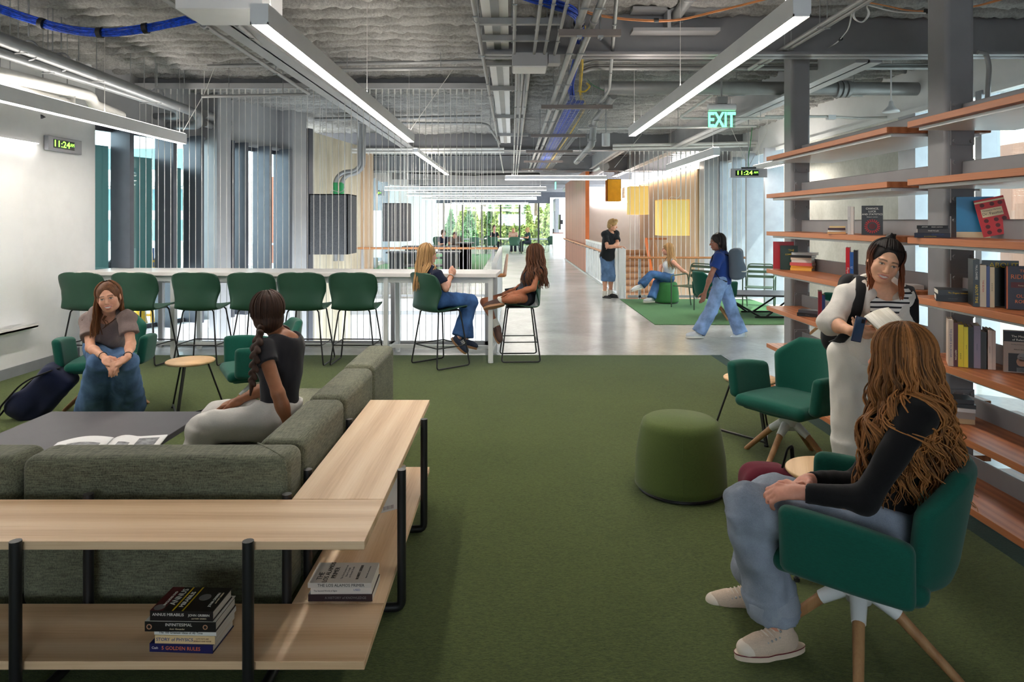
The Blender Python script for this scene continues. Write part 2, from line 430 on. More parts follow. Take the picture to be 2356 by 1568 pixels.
MT = dict(
    concrete=_concrete('polished_concrete', (158, 158, 156), (198, 198, 196), .22),
    paving=_concrete('pale_paving', (200, 200, 198), (225, 224, 221), .8),
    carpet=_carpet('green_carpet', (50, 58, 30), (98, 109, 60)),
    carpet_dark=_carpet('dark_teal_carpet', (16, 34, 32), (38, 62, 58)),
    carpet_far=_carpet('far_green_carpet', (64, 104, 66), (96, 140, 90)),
    white=plain('white_paint', (236, 236, 236), .55, var=.01),
    whiteboard=plain('whiteboard_enamel', (244, 245, 246), .12, var=.004),
    base=plain('grey_vinyl_base', (140, 143, 148), .5, var=.03),
    steel=plain('grey_painted_steel', (134, 133, 136), .42, var=.04, scale=3),
    steel_light=plain('light_grey_painted_steel', (168, 168, 170), .42, var=.03, scale=3),
    alu=plain('dark_grey_aluminium', (82, 84, 92), .38, .25, var=.04),
    alu_light=plain('silver_aluminium', (158, 160, 166), .38, .3, var=.03),
    black=plain('black_powder_coat', (26, 26, 28), .45, var=.08),
    galv=plain('galvanised_metal', (170, 172, 174), .36, .75, var=.08, scale=12),
    duct=plain('painted_pipe_grey', (150, 150, 150), .4, .2, var=.04),
    pipe_white=plain('white_pipe', (226, 224, 220), .4, var=.03),
    pipe_grey=plain('grey_pipe_jacket', (136, 139, 142), .35, .3, var=.04),
    insul=_insulation('sprayed_insulation'),
    boardform=_boardform('board_formed_concrete', (176, 166, 142), (222, 214, 194)),
    tanboard=_boardform('tan_board_wall', (182, 156, 126), (200, 174, 144)),
    greyconc=_concrete('cast_concrete', (186, 184, 174), (224, 222, 214), .8, 1.4, .3, .1),
    redwood=_panelwood('cedar_boards', ((116, 62, 44), (144, 82, 58), (164, 100, 74))),
    orange=plain('orange_panel_edge', (224, 122, 62), .5, var=.03),
    fence=_panelwood('brown_fence_boards', ((122, 82, 64), (140, 98, 78), (158, 116, 96)), 'Y', .5),
    rail_wood=wood('oak_handrail', (164, 104, 62), (184, 122, 76), (204, 144, 96), 'Y', 14),
    rail_wood_x=wood('oak_handrail_across', (164, 104, 62), (184, 122, 76), (204, 144, 96), 'X', 14),
    glass=glassy('clear_glass'),
    lamp_white=plain('white_lamp_housing', (236, 236, 238), .4, var=.01),
    lamp_glow=emit('lamp_diffuser', (255, 247, 236), FIX_EMIT),
    lamp_up=emit('lamp_uplight', (255, 247, 236), FIX_EMIT * .35),
    blue_cable=plain('blue_cable', (24, 74, 190), .45, var=.25, scale=40),
    yellow_cable=plain('yellow_cable', (226, 190, 40), .45, var=.1),
    orange_cable=plain('orange_cable', (214, 142, 88), .45, var=.1),
    white_cable=plain('white_cable', (228, 228, 226), .45, var=.02),
    green_cable=plain('green_cable', (44, 140, 84), .45, var=.05),
    wire=plain('steel_wire', (222, 220, 216), .4, .1, var=.03),
    screen_black=plain('black_display', (14, 18, 18), .2, var=.05),
    led=emit('green_led', (120, 255, 60), 2.2),
    exit_green=emit('exit_green', (90, 240, 150), 1.6),
)
# ------------------------------------------------------------------ the building shell
m = MB()
m.box(-5.4, 9.0, -5, 9.0, -.3, 0); m.box(-.25, 2.35, 9, 46, -.3, 0); m.box(2.35, 9, 9, 14.45, -.3, 0); m.box(-7, -.25, 14.55, 46, -.3, 0); m.box(2.35, 5, 29.4, 46, -.3, 0)
struct('floor', m, MT['concrete'])
c = tag(MB().box(-5.25, 2.43, -5, 8.36, .001, .009).build('carpet', MT['carpet']), 'large green woven carpet under the sofa, lounge chairs and bar stools', 'carpet')
MB().box(2.43, 2.555, -5, 8.36, .001, .0095).build('border_band', MT['carpet_dark'], c)['label'] = 'dark teal border band'
MB().box(2.556, 2.57, -5, 8.36, .001, .013).build('metal_edging', MT['galv'], c)
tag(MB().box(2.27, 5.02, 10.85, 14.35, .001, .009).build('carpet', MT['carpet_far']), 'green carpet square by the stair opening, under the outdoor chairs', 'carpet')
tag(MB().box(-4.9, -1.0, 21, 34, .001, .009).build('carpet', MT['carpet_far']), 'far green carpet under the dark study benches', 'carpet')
m = MB(); m.box(-5.42, -5.25, -5, 8.6, 0, 3.75); m.box(-5.42, -5.25, 8.6, 9.25, 2.9, 3.75)
struct('wall_left', m, MT['white'])
struct('baseboard_left', MB().box(-5.25, -5.238, -5, 8.6, 0, .118), MT['base'])
m = MB(); m.box(-5.42, 5.3, -5.2, -5, 2.6, 3.75).box(-5.42, 5.3, -5.2, -5, 0, 1.0).box(-5.42, -1.9, -5.2, -5, 1.0, 2.6).box(1.9, 5.3, -5.2, -5, 1.0, 2.6); struct('wall_back', m, MT['white'])  # unseen wall; its window opening is added to bring daylight onto the foreground
# ceiling: corrugated deck with sprayed insulation, then plain deck further on
def deck(x0, x1, y0, y1, nx, ny, z=3.7):
    xs = np.linspace(x0, x1, nx + 1); ys = np.linspace(y0, y1, ny + 1); X, Y = np.meshgrid(xs, ys, indexing='ij')
    pt = np.stack([X, Y, 0 * X], -1)
    wob = .05 * vnoise(pt * np.array([.7, .5, 1])) + .03 * vnoise(pt * np.array([2.1, 1.6, 1]))
    ph = (Y + wob) / .285 * 2 * np.pi
    prof = np.tanh(3.2 * (np.sin(ph) + .1 + .5 * vnoise(pt * 3.1)))
    Z = z - .075 - .085 * prof * (.8 + .35 * vnoise(pt * 1.7)) + .018 * vnoise(pt * 17) + .012 * vnoise(pt * 41 + 5) 
    V = np.stack([X, Y, Z], -1).reshape(-1, 3); i = np.arange(nx)[:, None] * (ny + 1) + np.arange(ny)[None]
    q = np.stack([i, i + 1, i + ny + 2, i + ny + 1], -1).reshape(-1, 4); return V, q
V, q = deck(-5.3, 5.3, 4.6, 15.1, 265, 420)
tag(np_mesh('ceiling', V, q, MT['insul']), kind='structure')
m = MB(); m.box(-7, 7, -5.2, 46, 3.75, 3.95)
for i in range(50): m.box(-6, 5.2, 15.2 + i * .6, 15.4 + i * .6, 3.66, 3.75)
struct('ceiling_deck', m, MT['steel_light'])
# steel framing
def ibeam(m, axis, pos, a, b, z0, z1, w=.2, t=.025):
    if axis == 'X':
        m.box(a, b, pos - w / 2, pos + w / 2, z0, z0 + t); m.box(a, b, pos - w / 2, pos + w / 2, z1 - t, z1); m.box(a, b, pos - .01, pos + .01, z0, z1)
    else:
        m.box(pos - w / 2, pos + w / 2, a, b, z0, z0 + t); m.box(pos - w / 2, pos + w / 2, a, b, z1 - t, z1); m.box(pos - .01, pos + .01, a, b, z0, z1)
for nm, ax, pos, a, b, z0, w in (('ceiling_beam_1', 'X', 6.45, -.32, 5.1, 3.2, .2), ('ceiling_beam_2', 'X', 9.2, -5.24, -.1, 3.455, .2), ('ceiling_beam_3', 'X', 15.1, -4.6, 5.1, 3.2, .24),
                              ('ceiling_beam_4', 'Y', -2.26, 5.0, 15, 3.22, .26), ('ceiling_beam_5', 'Y', 3.45, 6.6, 15, 3.18, .26), ('ceiling_beam_6', 'X', 21.3, -5, 5, 3.2, .2),
                              ('ceiling_beam_7', 'Y', 3.6, 15.3, 24, 3.2, .22), ('ceiling_beam_8', 'Y', 2.5, 15.3, 22, 3.25, .2), ('ceiling_beam_9', 'Y', .15, 6.6, 15, 3.5, .16)):
    m = MB(); ibeam(m, ax, pos, a, b, z0, 3.7, w); m.build(nm, MT['steel'] if ax == 'X' else MT['steel_light'])['kind'] = 'structure'
m = MB()
for k in range(5): m.box(-4.9, 4.9, 24 + k * 4 - .08, 24 + k * 4 + .08, 3.35, 3.7)
struct('ceiling_joists', m, MT['steel'])
# columns of the shelf wall
for i, y in enumerate((6.86, 4.42, 1.98)):
    struct('column_%d' % (i + 1), MB().box(2.81, 3.0, y, y + .215, 0, 3.7), MT['steel'], bevel=.03, seg=3)
# left glass wall: runs inward at an angle from the end of the white wall
GA = Vector((-5.25, 8.6, 0)); GU = Vector((.347, .938, 0)).normalized(); GN = Vector((.938, -.347, 0)).normalized()
def gw(t, d, z): return GA + GU * t + GN * d + Vector((0, 0, z))
def gbox(m, t0, t1, d0, d1, z0, z1):
    vs = [gw(t, d, z) for z in (z0, z1) for d in (d1, d0) for t in (t0, t1)]
    return m.add(vs, [(0, 2, 3, 1), (4, 5, 7, 6), (0, 1, 5, 4), (2, 6, 7, 3), (0, 4, 6, 2), (1, 3, 7, 5)])
m = MB(); gbox(m, 0, 4.1, -.12, .0, 2.88, 3.75); gbox(m, 0, 4.1, 0, .06, 2.86, 2.9)
struct('wall_glazing_head', m, MT['steel_light'])
m = MB(); gbox(m, 0, 4.1, -.15, 0, -4.3, .06); gbox(m, 0, 4.1, -.1, .12, .06, .18)
struct('wall_glazing_sill', m, MT['white'])
ts = (.0, .284, .97, 1.457, 2.07, 2.366, 2.91, 3.42)
for i, t in enumerate(ts[1:]):
    w = link('window_%d' % (i + 1), None); w['kind'] = 'structure'
    m = MB(); gbox(m, ts[i] + .02, t - .02, -.06, -.05, .18, 2.88); m.build('pane', MT['glass'], w)
    if i == 3: m = MB(); gbox(m, 1.76, 2.04, -.05, .28, -.3, 3.7); m.build('column_fin', MT['steel_light'], w, bevel=.015)
    m = MB(); gbox(m, t - .02, t + .02, -.06, .28, .18, 2.88); gbox(m, t - .03, t + .03, .1, .29, .18, 2.88); m.build('fin', MT['alu'], w)
    m = MB(); gbox(m, ts[i], t, -.09, -.03, .18, .24); gbox(m, ts[i], t, -.09, -.03, 2.8, 2.88); m.build('window_frame', MT['alu'], w)
m = MB(); gbox(m, 3.45, 3.85, -.1, .3, -4, 3.7); struct('column_4', m, MT['steel_light'], bevel=.02)
m = MB(); gbox(m, 3.9, 4.02, -.1, .3, -4, 3.3); struct('trim_1', m, MT['alu'])
# board-formed concrete end walls on the far side of the opening
def wallseg(m, a, b, z0, z1, th=.2):
    a = Vector((*a, 0)); b = Vector((*b, 0)); d = (b - a).normalized(); nn = Vector((-d.y, d.x, 0)) * th
    vs = [p + Vector((0, 0, z)) for z in (z0, z1) for p in (a, b, b + nn, a + nn)]
    return m.add(vs, [(3, 2, 1, 0), (4, 5, 6, 7), (0, 1, 5, 4), (1, 2, 6, 5), (2, 3, 7, 6), (3, 0, 4, 7)])
struct('wall_concrete', wallseg(MB(), gw(4.03, .12, 0).xy, (-3.35, 15.1), -4, 3.3), MT['boardform'])
m = MB(); wallseg(m, (-3.33, 15.1), (-3.33, 16.4), 0, 3.4, .5); struct('wall_stub', m, MT['tanboard'])
# void below: lower level walls and floor
struct('floor_lower', MB().box(-8, 6, 8, 30, -4.4, -4.2), MT['paving'])
m = MB(); m.box(-6, -.25, 14.51, 14.7, -1.0, -.001); m.box(-7, 6, 26, 26.2, -4.2, -.3); m.box(-.25, -.1, 9.0, 14.55, -.9, -.3)
struct('wall_lower', m, MT['white'])
m = MB(); m.box(-6, -.25, 14.5, 14.56, -.34, -.26); m.box(-6, -.25, 14.46, 14.56, -1.06, -1.0); m.box(-5.2, -.2, 9.0, 9.03, -.3, .02)
struct('trim_2', m, MT['steel_light'])
# study hall beyond: side glass wall, far glass wall
struct('wall_study_sill', MB().box(-5.2, -5.0, 16.4, 45, -.3, .12), MT['white'])
m = MB(); m.box(-5.2, -5.0, 16.4, 45.2, 3.15, 3.75); struct('wall_study_head', m, MT['steel_light'])
for i in range(12):
    y = 17.0 + i * 2.35; w = link('window_%d' % (10 + i), None); w['kind'] = 'structure'
    MB().box(-5.1, -5.09, y + .1, y + 2.35, .12, 3.15).build('pane', MT['glass'], w)
    MB().box(-5.15, -4.75, y - .16, y + .16, 0, 3.15).build('fin', MT['white'] if i > 4 else MT['alu_light'], w)
m = MB(); m.box(-5.2, 5, 45, 45.2, 2.82, 3.75); struct('wall_far_head', m, MT['alu'])
for i in range(8):
    x = -5.75 + 1.25 * i; w = link('window_%d' % (30 + i), None); w['kind'] = 'structure'
    MB().box(x, x + 1.25, 45.08, 45.09, .0, 2.82).build('pane', MT['glass'], w)
    MB().box(x + 1.2, x + 1.3, 44.95, 45.12, 0, 2.82).build('mullion', MT['black'], w)
    MB().box(x, x + 1.25, 44.98, 45.06, .42, .5).build('rail', MT['alu_light'], w)
m = MB(); m.box(2.5, 5, 44.9, 45.1, 0, 3.2); m.box(2.75, 5, 33, 33.2, 0, 3.3); struct('wall_far_right', m, MT['white'])
d = link('door_1', None); d['kind'] = 'structure'
MB().box(2.42, 2.62, 38, 40.2, 0, 2.9).build('frame', MT['alu_light'], d); MB().box(2.36, 2.42, 38.4, 39.9, .1, 2.2).build('door_panel', MT['white'], d)
MB().box(2.3, 2.36, 38.5, 38.56, .9, 1.2).build('door_handle', MT['black'], d)
# cedar wall along the walkway, its orange end, stair walls
struct('wall_cedar', MB().box(2.3, 2.42, 21.4, 29.5, 0, 3.24), MT['redwood'])
struct('trim_3', MB().box(2.3, 2.42, 21.38, 21.4, 0, 3.24), MT['orange'])
struct('baseboard_cedar', MB().box(2.27, 2.3, 14.9, 29.5, 0, .05), MT['galv'])
struct('wall_stair_back', MB().box(2.42, 7, 24, 24.2, -4.2, 2.4), MT['white'])
struct('wall_stair_side', MB().box(4.46, 4.7, 16.4, 24, -4.2, 2.9), MT['tanboard'])
struct('column_5', MB().box(4.5, 4.8, 15.95, 16.38, -4, 3.7).box(4.86, 5.1, 16.0, 16.38, -4, 3.7), MT['steel_light'])
# right outside wall: finned windows, cast concrete panel, near windows
struct('wall_right_head', MB().box(5.1, 5.3, -5, 18.5, 3.05, 3.75).box(5.04, 5.1, 4, 18.5, 3.0, 3.06), MT['white'])
struct('wall_right_concrete', MB().box(5.1, 5.3, 8.93, 11.9, 0, 3.05), MT['greyconc'])
for i, (y0, y1) in enumerate(((11.9, 13.1), (13.1, 14.13), (14.13, 15.0), (15.0, 15.96), (7.35, 8.93), (5.9, 7.35))):
    w = link('window_%d' % (40 + i), None); w['kind'] = 'structure'
    MB().box(5.18, 5.19, y0, y1, .05, 3.05).build('pane', MT['glass'], w)
    if i < 4: MB().box(4.84, 5.2, y1 - .04, y1 + .04, .05, 3.05).build('fin', MT['alu_light'], w)
    else: MB().box(5.02, 5.22, y0 - .05, y0 + .05, .05, 3.05).box(5.1, 5.2, y0, y1, 0, .1).build('window_frame', MT['alu_light'], w)
struct('wall_right_solid', MB().box(5.1, 5.3, -5, 5.85, 0, 3.05), MT['white'])  # unseen stretch, made solid to keep window light off the foreground
struct('wall_right_pier', MB().box(5.05, 5.3, 8.55, 8.93, 0, 3.05), MT['alu_light'])
# ------------------------------------------------------------------ outside the glass
struct('ground_right', MB().box(5.3, 30, -10, 30, -.25, -.02), MT['paving'])
struct('ground_left', MB().add([gw(-4, -.16, -.02), gw(9, -.16, -.02), (-40, 60, -.02), (-40, -10, -.02)], [(3, 2, 1, 0)]), MT['paving'])
f = thing('fence', 'tall brown boarded fence across the paved court, right windows', 'fence', (11, 8, 0))
for k in range(8): MB().box(0, .06, k * 1.5 - 4, k * 1.5 - 2.52, 0, 3.35).build('board_panel', MT['fence'], f)
for k in range(9): MB().box(-.05, .09, k * 1.5 - 4.03, k * 1.5 - 3.97, 0, 3.4).build('post', MT['alu'], f)
b = thing('building', 'pale neighbouring building wing with teal window bands beyond the left glass wall', 'building', (-12.5, 26, 0))
MB().box(-9, 2.3, 0, 6, -.02, 9).build('facade', MT['white'], b)
for z in (.9, 2.05, 3.6): MB().box(-8, 2.0, -.05, 0, z, z + .8).build('window_band', plain('teal_glass_band_%d' % int(z * 10), (96, 140, 146), .1), b)
MB().box(-9, 2.4, -.7, 0, 2.95, 3.1).build('canopy', MT['steel_light'], b)
tag(MB().box(-10.0, -7.2, 27, 27.3, -.02, 3.4).build('screen_wall', MT['redwood']), 'red brown boarded screen wall standing outside the left windows', 'wall')
r = thing('guard_rail', 'white guard rail on the terrace outside the left windows', 'railing', (-11, 18.5, 0))
MB().box(-4, 5, 0, .05, 1.0, 1.05).build('top_rail', MT['white'], r)
for k in range(24): MB().box(-4 + k * .38, -3.97 + k * .38, .01, .04, 0, 1.0).build('baluster', MT['white'], r)
# hillside, shrubs and trees beyond the far glass
struct('ground_far', MB().box(-60, 60, 45.3, 52, -.6, -.3), MT['paving'])
hill = MB().grid(lambda u, v: (-70 + 140 * u, 56 + 60 * v, -.5 + 26 * v ** 1.2 + 1.5 * math.sin(u * 9 + v * 4)), 40, 20)
struct('hill', hill, plain('dry_hillside', (204, 180, 156), .95, var=.2, scale=.4))
leafs = [plain('leaf_dark', (66, 92, 68), .7, var=.35, scale=9), plain('leaf_mid', (92, 122, 76), .7, var=.35, scale=9), plain('leaf_yellow', (156, 164, 92), .7, var=.3, scale=9)]
def crown(rad, hgt, n, col, seed, cone=False):
    rg = np.random.default_rng(seed); d = rg.normal(size=(n, 3)); d /= np.linalg.norm(d, axis=1, keepdims=True)
    rr = rg.random(n) ** .4; c = d * rr[:, None] * np.array([rad, rad, hgt / 2])
    if cone: c[:, :2] *= ((hgt / 2 - c[:, 2:]) / hgt * 1.3)
    c[:, 2] += hgt / 2
    a = rg.normal(size=(n, 3)); a /= np.linalg.norm(a, axis=1, keepdims=True); b = np.cross(a, rg.normal(size=(n, 3))); b /= np.linalg.norm(b, axis=1, keepdims=True)
    s = ((.075 + .1 * rg.random(n)) * (1.5 if rad > 1.5 else 1))[:, None]
    V = np.stack([c - a * s - b * s * .5, c + a * s - b * s * .5, c + a * s + b * s * .5, c - a * s + b * s * .5], 1).reshape(-1, 3)
    return V, np.arange(4 * n).reshape(-1, 4)
bark = plain('bark', (96, 78, 62), .9, var=.2)
def tree(x, y, z, rad, hgt, col, n, seed, label, group, cone=False, trunk=True):
    t = thing('tree' if trunk else 'shrub', label, 'tree' if trunk else 'shrub', (x, y, z), 0, group)
    V, q = crown(rad, hgt, n, col, seed, cone); c = np_mesh('crown', V, q, leafs[col], t)
    if trunk: c.location.z = hgt * .18; MB().tube([(0, 0, -.3), (0, 0, hgt * .6)], [.14, .06], 6).build('trunk', bark, t)
    return t
rg = np.random.default_rng(5)
for i in range(13):
    x = -13 + i * 2.1 + rg.uniform(-.5, .5); y = 62 + rg.uniform(-3, 6)
    tree(x, y, 1.2 + (y - 56) * .38, 2.0 + rg.random(), 6.5 + 2 * rg.random(), 0 if i % 4 else 1, 2200, i, 'dark green tree on the slope beyond the far glass wall', 'trees on the slope')
for i in range(16):
    x = -4.6 + i * .5 + rg.uniform(-.3, .3); y = 50.5 + rg.uniform(-1.5, 2)
    tree(x, y, -.5, .75, 2.6 + 2.0 * rg.random() * (1 if i > 4 else .5), 2 if i % 3 else 1, 1100, 40 + i, 'yellow green feathery shrub just outside the far glass wall', 'shrubs outside the far glass', True, False)
# ------------------------------------------------------------------ lamps and everything hung from the ceiling
WIRES = MT['wire']
def pendant(label, axis, c, a, b, z, w, h, wires=(), group=None, top=3.68):
    """linear lamp; axis X or Y, c = the other coordinate"""
    t = thing('linear_pendant_lamp', label, 'pendant lamp', (0, 0, 0), 0, group)
    mk = (lambda x0, x1, y0, y1, z0, z1: MB().box(x0, x1, y0, y1, z0, z1))
    g = .008
    if axis == 'Y':
        mk(c - w / 2, c + w / 2, a, b, z + .012, z + h).box(c - w / 2, c - w / 2 + .006, a, b, z, z + .012).box(c + w / 2 - .006, c + w / 2, a, b, z, z + .012).box(c - w / 2, c + w / 2, a, a + .006, z, z + .012).box(c - w / 2, c + w / 2, b - .006, b, z, z + .012).build('housing', MT['lamp_white'], t)
        mk(c - w / 2 + .006, c + w / 2 - .006, a + .006, b - .006, z + .003, z + .012).build('diffuser', MT['lamp_glow'], t)
        mk(c - w / 2 + .012, c + w / 2 - .012, a + .02, b - .02, z + h, z + h + .005).build('uplight', MT['lamp_up'], t)
    else:
        mk(a, b, c - w / 2, c + w / 2, z + .012, z + h).build('housing', MT['lamp_white'], t)
        mk(a + .006, b - .006, c - w / 2 + .006, c + w / 2 - .006, z + .002, z + .012).build('diffuser', MT['lamp_glow'], t)
        mk(a + .02, b - .02, c - w / 2 + .01, c + w / 2 - .01, z + h, z + h + .006).build('uplight', MT['lamp_up'], t)
    for q in wires:
        x, y = (c, q) if axis == 'Y' else (q, c)
        if y > 15.2: top = 3.76
        MB().tube([(x, y, z + h), (x, y, top)], .0022, 5).tube([(x, y, z + h), (x, y, z + h + .05)], .006, 6).build('suspension_wire', WIRES, t)
    return t
pendant('long white linear lamp slanting down from upper left, over the sofa and bar counter', 'Y', -1.274, 3.44, 8.6, 2.64, .092, .105, (3.6, 6.0, 8.45))
pendant('long white linear lamp slanting down from upper right, above the ottoman', 'Y', 1.405, 3.306, 7.99, 2.64, .088, .105, (3.5, 5.7, 7.85))
pendant('white linear lamp running beside the white left wall, above the wall clock', 'Y', -4.235, 2.5, 8.8, 2.64, .09, .13, (5.0, 7.1, 8.7))
pendant('short white linear lamp hanging below the exit sign, over the stair side', 'Y', 3.09, 10.3, 13.5, 2.64, .1, .12, (10.5, 13.3))
pendant('short white linear lamp behind the hanging clock on the right', 'Y', 4.7, 10.9, 13.2, 2.62, .1, .1, (11.1, 13.0))
pendant('white linear lamp crossing the walkway under the basket cable tray', 'X', 16.5, -.17, 2.29, 2.64, .12, .1, (0.0, 2.2))
for y, x0, x1, z, lab in ((22.2, -4.14, 1.12, 2.64, 'nearest of the three lamps crossing the study hall'), (26.8, -4.13, 1.14, 2.64, 'middle of the three lamps crossing the study hall'), (31.7, -4.18, 1.15, 2.64, 'third lamp crossing the study hall, just above the far glass')):
    pendant('white linear lamp, ' + lab, 'X', y, x0, x1, z, .14, .12, (x0 + .2, x1 - .2), 'lamps across the study hall')
pendant('slim linear lamp hung low in front of the far glass wall', 'X', 41.5, -3.7, 1.0, 2.66, .12, .1, (-3.5, .8))
pendant('white linear lamp over the void, left of the basket tray, running away', 'Y', -1.76, 12.4, 18.6, 2.9, .1, .07, (13, 18))
# yellow and grey box pendants
yel = N('yellow_felt'); yel.color((240, 208, 118)); yel.b.inputs['Emission Color'].default_value = (*lin((255, 226, 140)), 1); yel.b.inputs['Emission Strength'].default_value = .07; yel = yel.set(.9)
yel2 = plain('amber_felt', (224, 166, 40), .9, var=.04)
felt = plain('charcoal_felt', (84, 85, 88), .95, var=.12, scale=60, bump=.3, bscale=300)
def boxlamp(name, label, x0, x1, y, z0, z1, mat, lit, top=3.66):
    t = thing(name, label, 'pendant', ((x0 + x1) / 2, y + (x1 - x0) / 2, z0)); h = (x1 - x0) / 2; th = .015
    mm = MB().box(-h, h, -h, -h + th, 0, z1 - z0).box(-h, h, h - th, h, 0, z1 - z0).box(-h, -h + th, -h, h, 0, z1 - z0).box(h - th, h, -h, h, 0, z1 - z0)
    mm.box(-h, h, -h, h, z1 - z0 - th, z1 - z0); mm.build('shade', mat, t)
    if lit: MB().box(-h + .04, h - .04, -h + .04, h - .04, .12, .13).build('diffuser', emit('shade_glow' + str(len(bpy.data.materials)), (255, 240, 200), 2.0), t)
    for sx in (-1, 1):
        for sy in (-1, 1): MB().tube([(sx * h * .8, sy * h * .8, z1 - z0), (sx * h * .8, sy * h * .8, top - z0)], .004, 5).build('hanger', WIRES, t)
    MB().tube(rounded([(-h * .2, 0, z1 - z0), (-h * .1, 0, z1 - z0 + .08), (h * .4, 0, z1 - z0 + .03), (h * .6, 0, z1 - z0 + .1), (h * .6, 0, top - z0)], .05), .007, 6).build('power_cord', MT['white_cable'], t)
    return t
boxlamp('acoustic_pendant', 'large charcoal felt box pendant hanging over the void, nearer one', -3.27, -2.647, 11, 1.11, 2.085, felt, False)
boxlamp('acoustic_pendant', 'smaller looking charcoal felt box pendant further back over the study hall', -3.215, -2.6, 17, 1.14, 2.095, felt, False)
boxlamp('box_pendant_lamp', 'largest pale yellow box lamp hanging over the stair, beside the tan wall', 3.384, 4.035, 15.5, 1.315, 2.14, yel, True)
boxlamp('box_pendant_lamp', 'middle bright yellow box lamp over the stair', 3.29, 3.82, 19, 1.83, 2.615, yel, True)
boxlamp('box_pendant_lamp', 'smallest amber box lamp, darkest of the three, beside the cedar wall end', 3.14, 3.595, 22.5, 2.3, 3.03, yel2, False)
# digital clocks and the exit sign
def clock(label, M, w=.6, h=.165, hang=None):
    t = thing('digital_clock', label, 'clock'); t.matrix_world = M
    MB().box(-w / 2, w / 2, -h / 2, h / 2, -.05, 0).build('case', MT['alu_light'], t, bevel=.006)
    MB().box(-w * .36, w * .26, -h * .3, h * .3, 0, .002).build('display', MT['screen_black'], t)
    I = Matrix.Translation((-w * .12, 0, .0025))
    MB().text('11:24', I, h * .62, .0005, sx=1.3, bold=.01).text('AM', Matrix.Translation((w * .19, h * .05, .0025)), h * .32, .0005).build('digits', MT['led'], t)
    if hang:
        MB().box(-w * .2, w * .2, h / 2, h / 2 + .025, -.05, -.01).build('mount', MT['black'], t); MB().tube([(0, h / 2, -.03), (0, hang, -.03)], .008, 6).build('stem', MT['galv'], t)
    return t
FACE = Matrix(((1, 0, 0, 0), (0, 0, -1, 0), (0, 1, 0, 0), (0, 0, 0, 1)))      # local Z looks towards the camera (-Y)
FACER = Matrix(((0, 0, 1, 0), (1, 0, 0, 0), (0, 1, 0, 0), (0, 0, 0, 1)))      # local Z looks along +X, local X along +Y
clock('grey digital clock on the white left wall reading 11:24', Matrix.Translation((-5.195, 7.95, 2.53)) @ FACER)
clock('grey digital clock hung from the ceiling on the right, above the walking person', Matrix.Translation((XP(1723, 11.4), 11.4, 2.45)) @ FACE @ Matrix.Rotation(-.12, 4, 'Y'), .6, .15, 1.2)
clock('dark digital clock left of the first study hall lamp, nearest of the far three', Matrix.Translation((XP(867, 25), 25, ZP(444, 25))) @ FACE, .58, .17, .9)
clock('second far digital clock, above the smaller felt box pendant', Matrix.Translation((XP(901, 29), 29, ZP(460, 29))) @ FACE, .58, .17, .9)
clock('third and furthest digital clock, right of the smaller felt box pendant', Matrix.Translation((XP(967, 38), 38, ZP(471, 38))) @ FACE, .58, .2, .9)
t = thing('exit_sign', 'green lettered glass exit sign hanging on the right, above the short lamp', 'exit sign', (XP(1660, 8.2), 8.2, ZP(275, 8.2)))
MB().box(-.165, .165, -.003, .003, -.1, .1).build('glass_plate', glassy('sign_glass', (230, 250, 240), .15), t)
MB().cyl((-.165, 0, .145), (.165, 0, .145), .045, seg=20).build('housing', MT['lamp_white'], t)
MB().box(-.06, .06, -.05, .05, .19, .27).tube([(0, 0, .27), (0, 0, .8)], .012, 6).build('bracket', MT['duct'], t)
MB().text('EXIT', Matrix.Translation((0, -.005, -.01)) @ FACE, .245, .001, sx=.66, bold=.028).build('lettering', MT['exit_green'], t)
t = thing('exit_sign', 'tiny green exit sign above the far study hall walkway', 'exit sign', (XP(1278, 25), 25, ZP(427, 25)))
MB().box(-.01, .01, -.2, .2, -.13, .13).build('plate', MT['exit_green'], t); MB().tube([(0, 0, .13), (0, 0, .8)], .012, 6).build('stem', MT['duct'], t)
# struts, conduits, wireway, basket tray
def rods(m, x, y, z, top=3.66): m.tube([(x, y, z), (x, y, top)], .007, 6)
strut_m = plain('strut_channel', (128, 118, 114), .45, .2, var=.04)
def strut(label, x0, x1, y, z):
    t = thing('strut_channel', label, 'bracket', (0, 0, 0), 0, 'trapeze struts under the cable tray')
    MB().box(x0, x1, y - .025, y + .025, z - .05, z).build('channel', strut_m, t)
    for x in (x0 + .16, x1 - .16): rm = MB(); rods(rm, x, y, z - .08); rm.box(x - .02, x + .02, y - .03, y + .03, z - .065, z - .05).build('threaded_rod', MT['galv'], t)
for y, x0, x1, z, lab in ((5.4, .37, .86, 3.16, 'nearest strut carrying the two thick conduits, at the top of the view'), (8.9, .38, 1.31, 3.16, 'second strut, under the start of the basket cable tray'), (11.9, .33, 1.28, 3.16, 'third strut under the basket cable tray'),
                        (14.6, .3, 1.3, 3.16, 'fourth strut under the basket cable tray'), (17.2, .3, 1.28, 3.17, 'fifth strut under the basket cable tray'), (19.8, .28, 1.3, 3.17, 'last strut under the basket cable tray')):
    strut(lab, x0, x1, y, z)
for y, x0, x1, lab in ((5.45, -.28, .4, 'nearest strut under the flat wireway'), (5.95, -.3, .32, 'second strut under the flat wireway, left of the grey box'), (6.9, -.29, .05, 'third strut under the flat wireway'), (8.2, -.3, .06, 'fourth strut under the flat wireway'), (10.4, -.3, .3, 'fifth strut under the flat wireway'), (12.6, -.3, .3, 'last strut under the flat wireway')):
    t = thing('strut_channel', lab, 'bracket', (0, 0, 0), 0, 'struts under the flat wireway')
    MB().box(x0, x1, y - .025, y + .025, 3.215, 3.265).build('channel', MT['duct'], t)
    for x in (-.27, .0): rm = MB(); rods(rm, x, y, 3.2); rm.build('threaded_rod', MT['galv'], t)
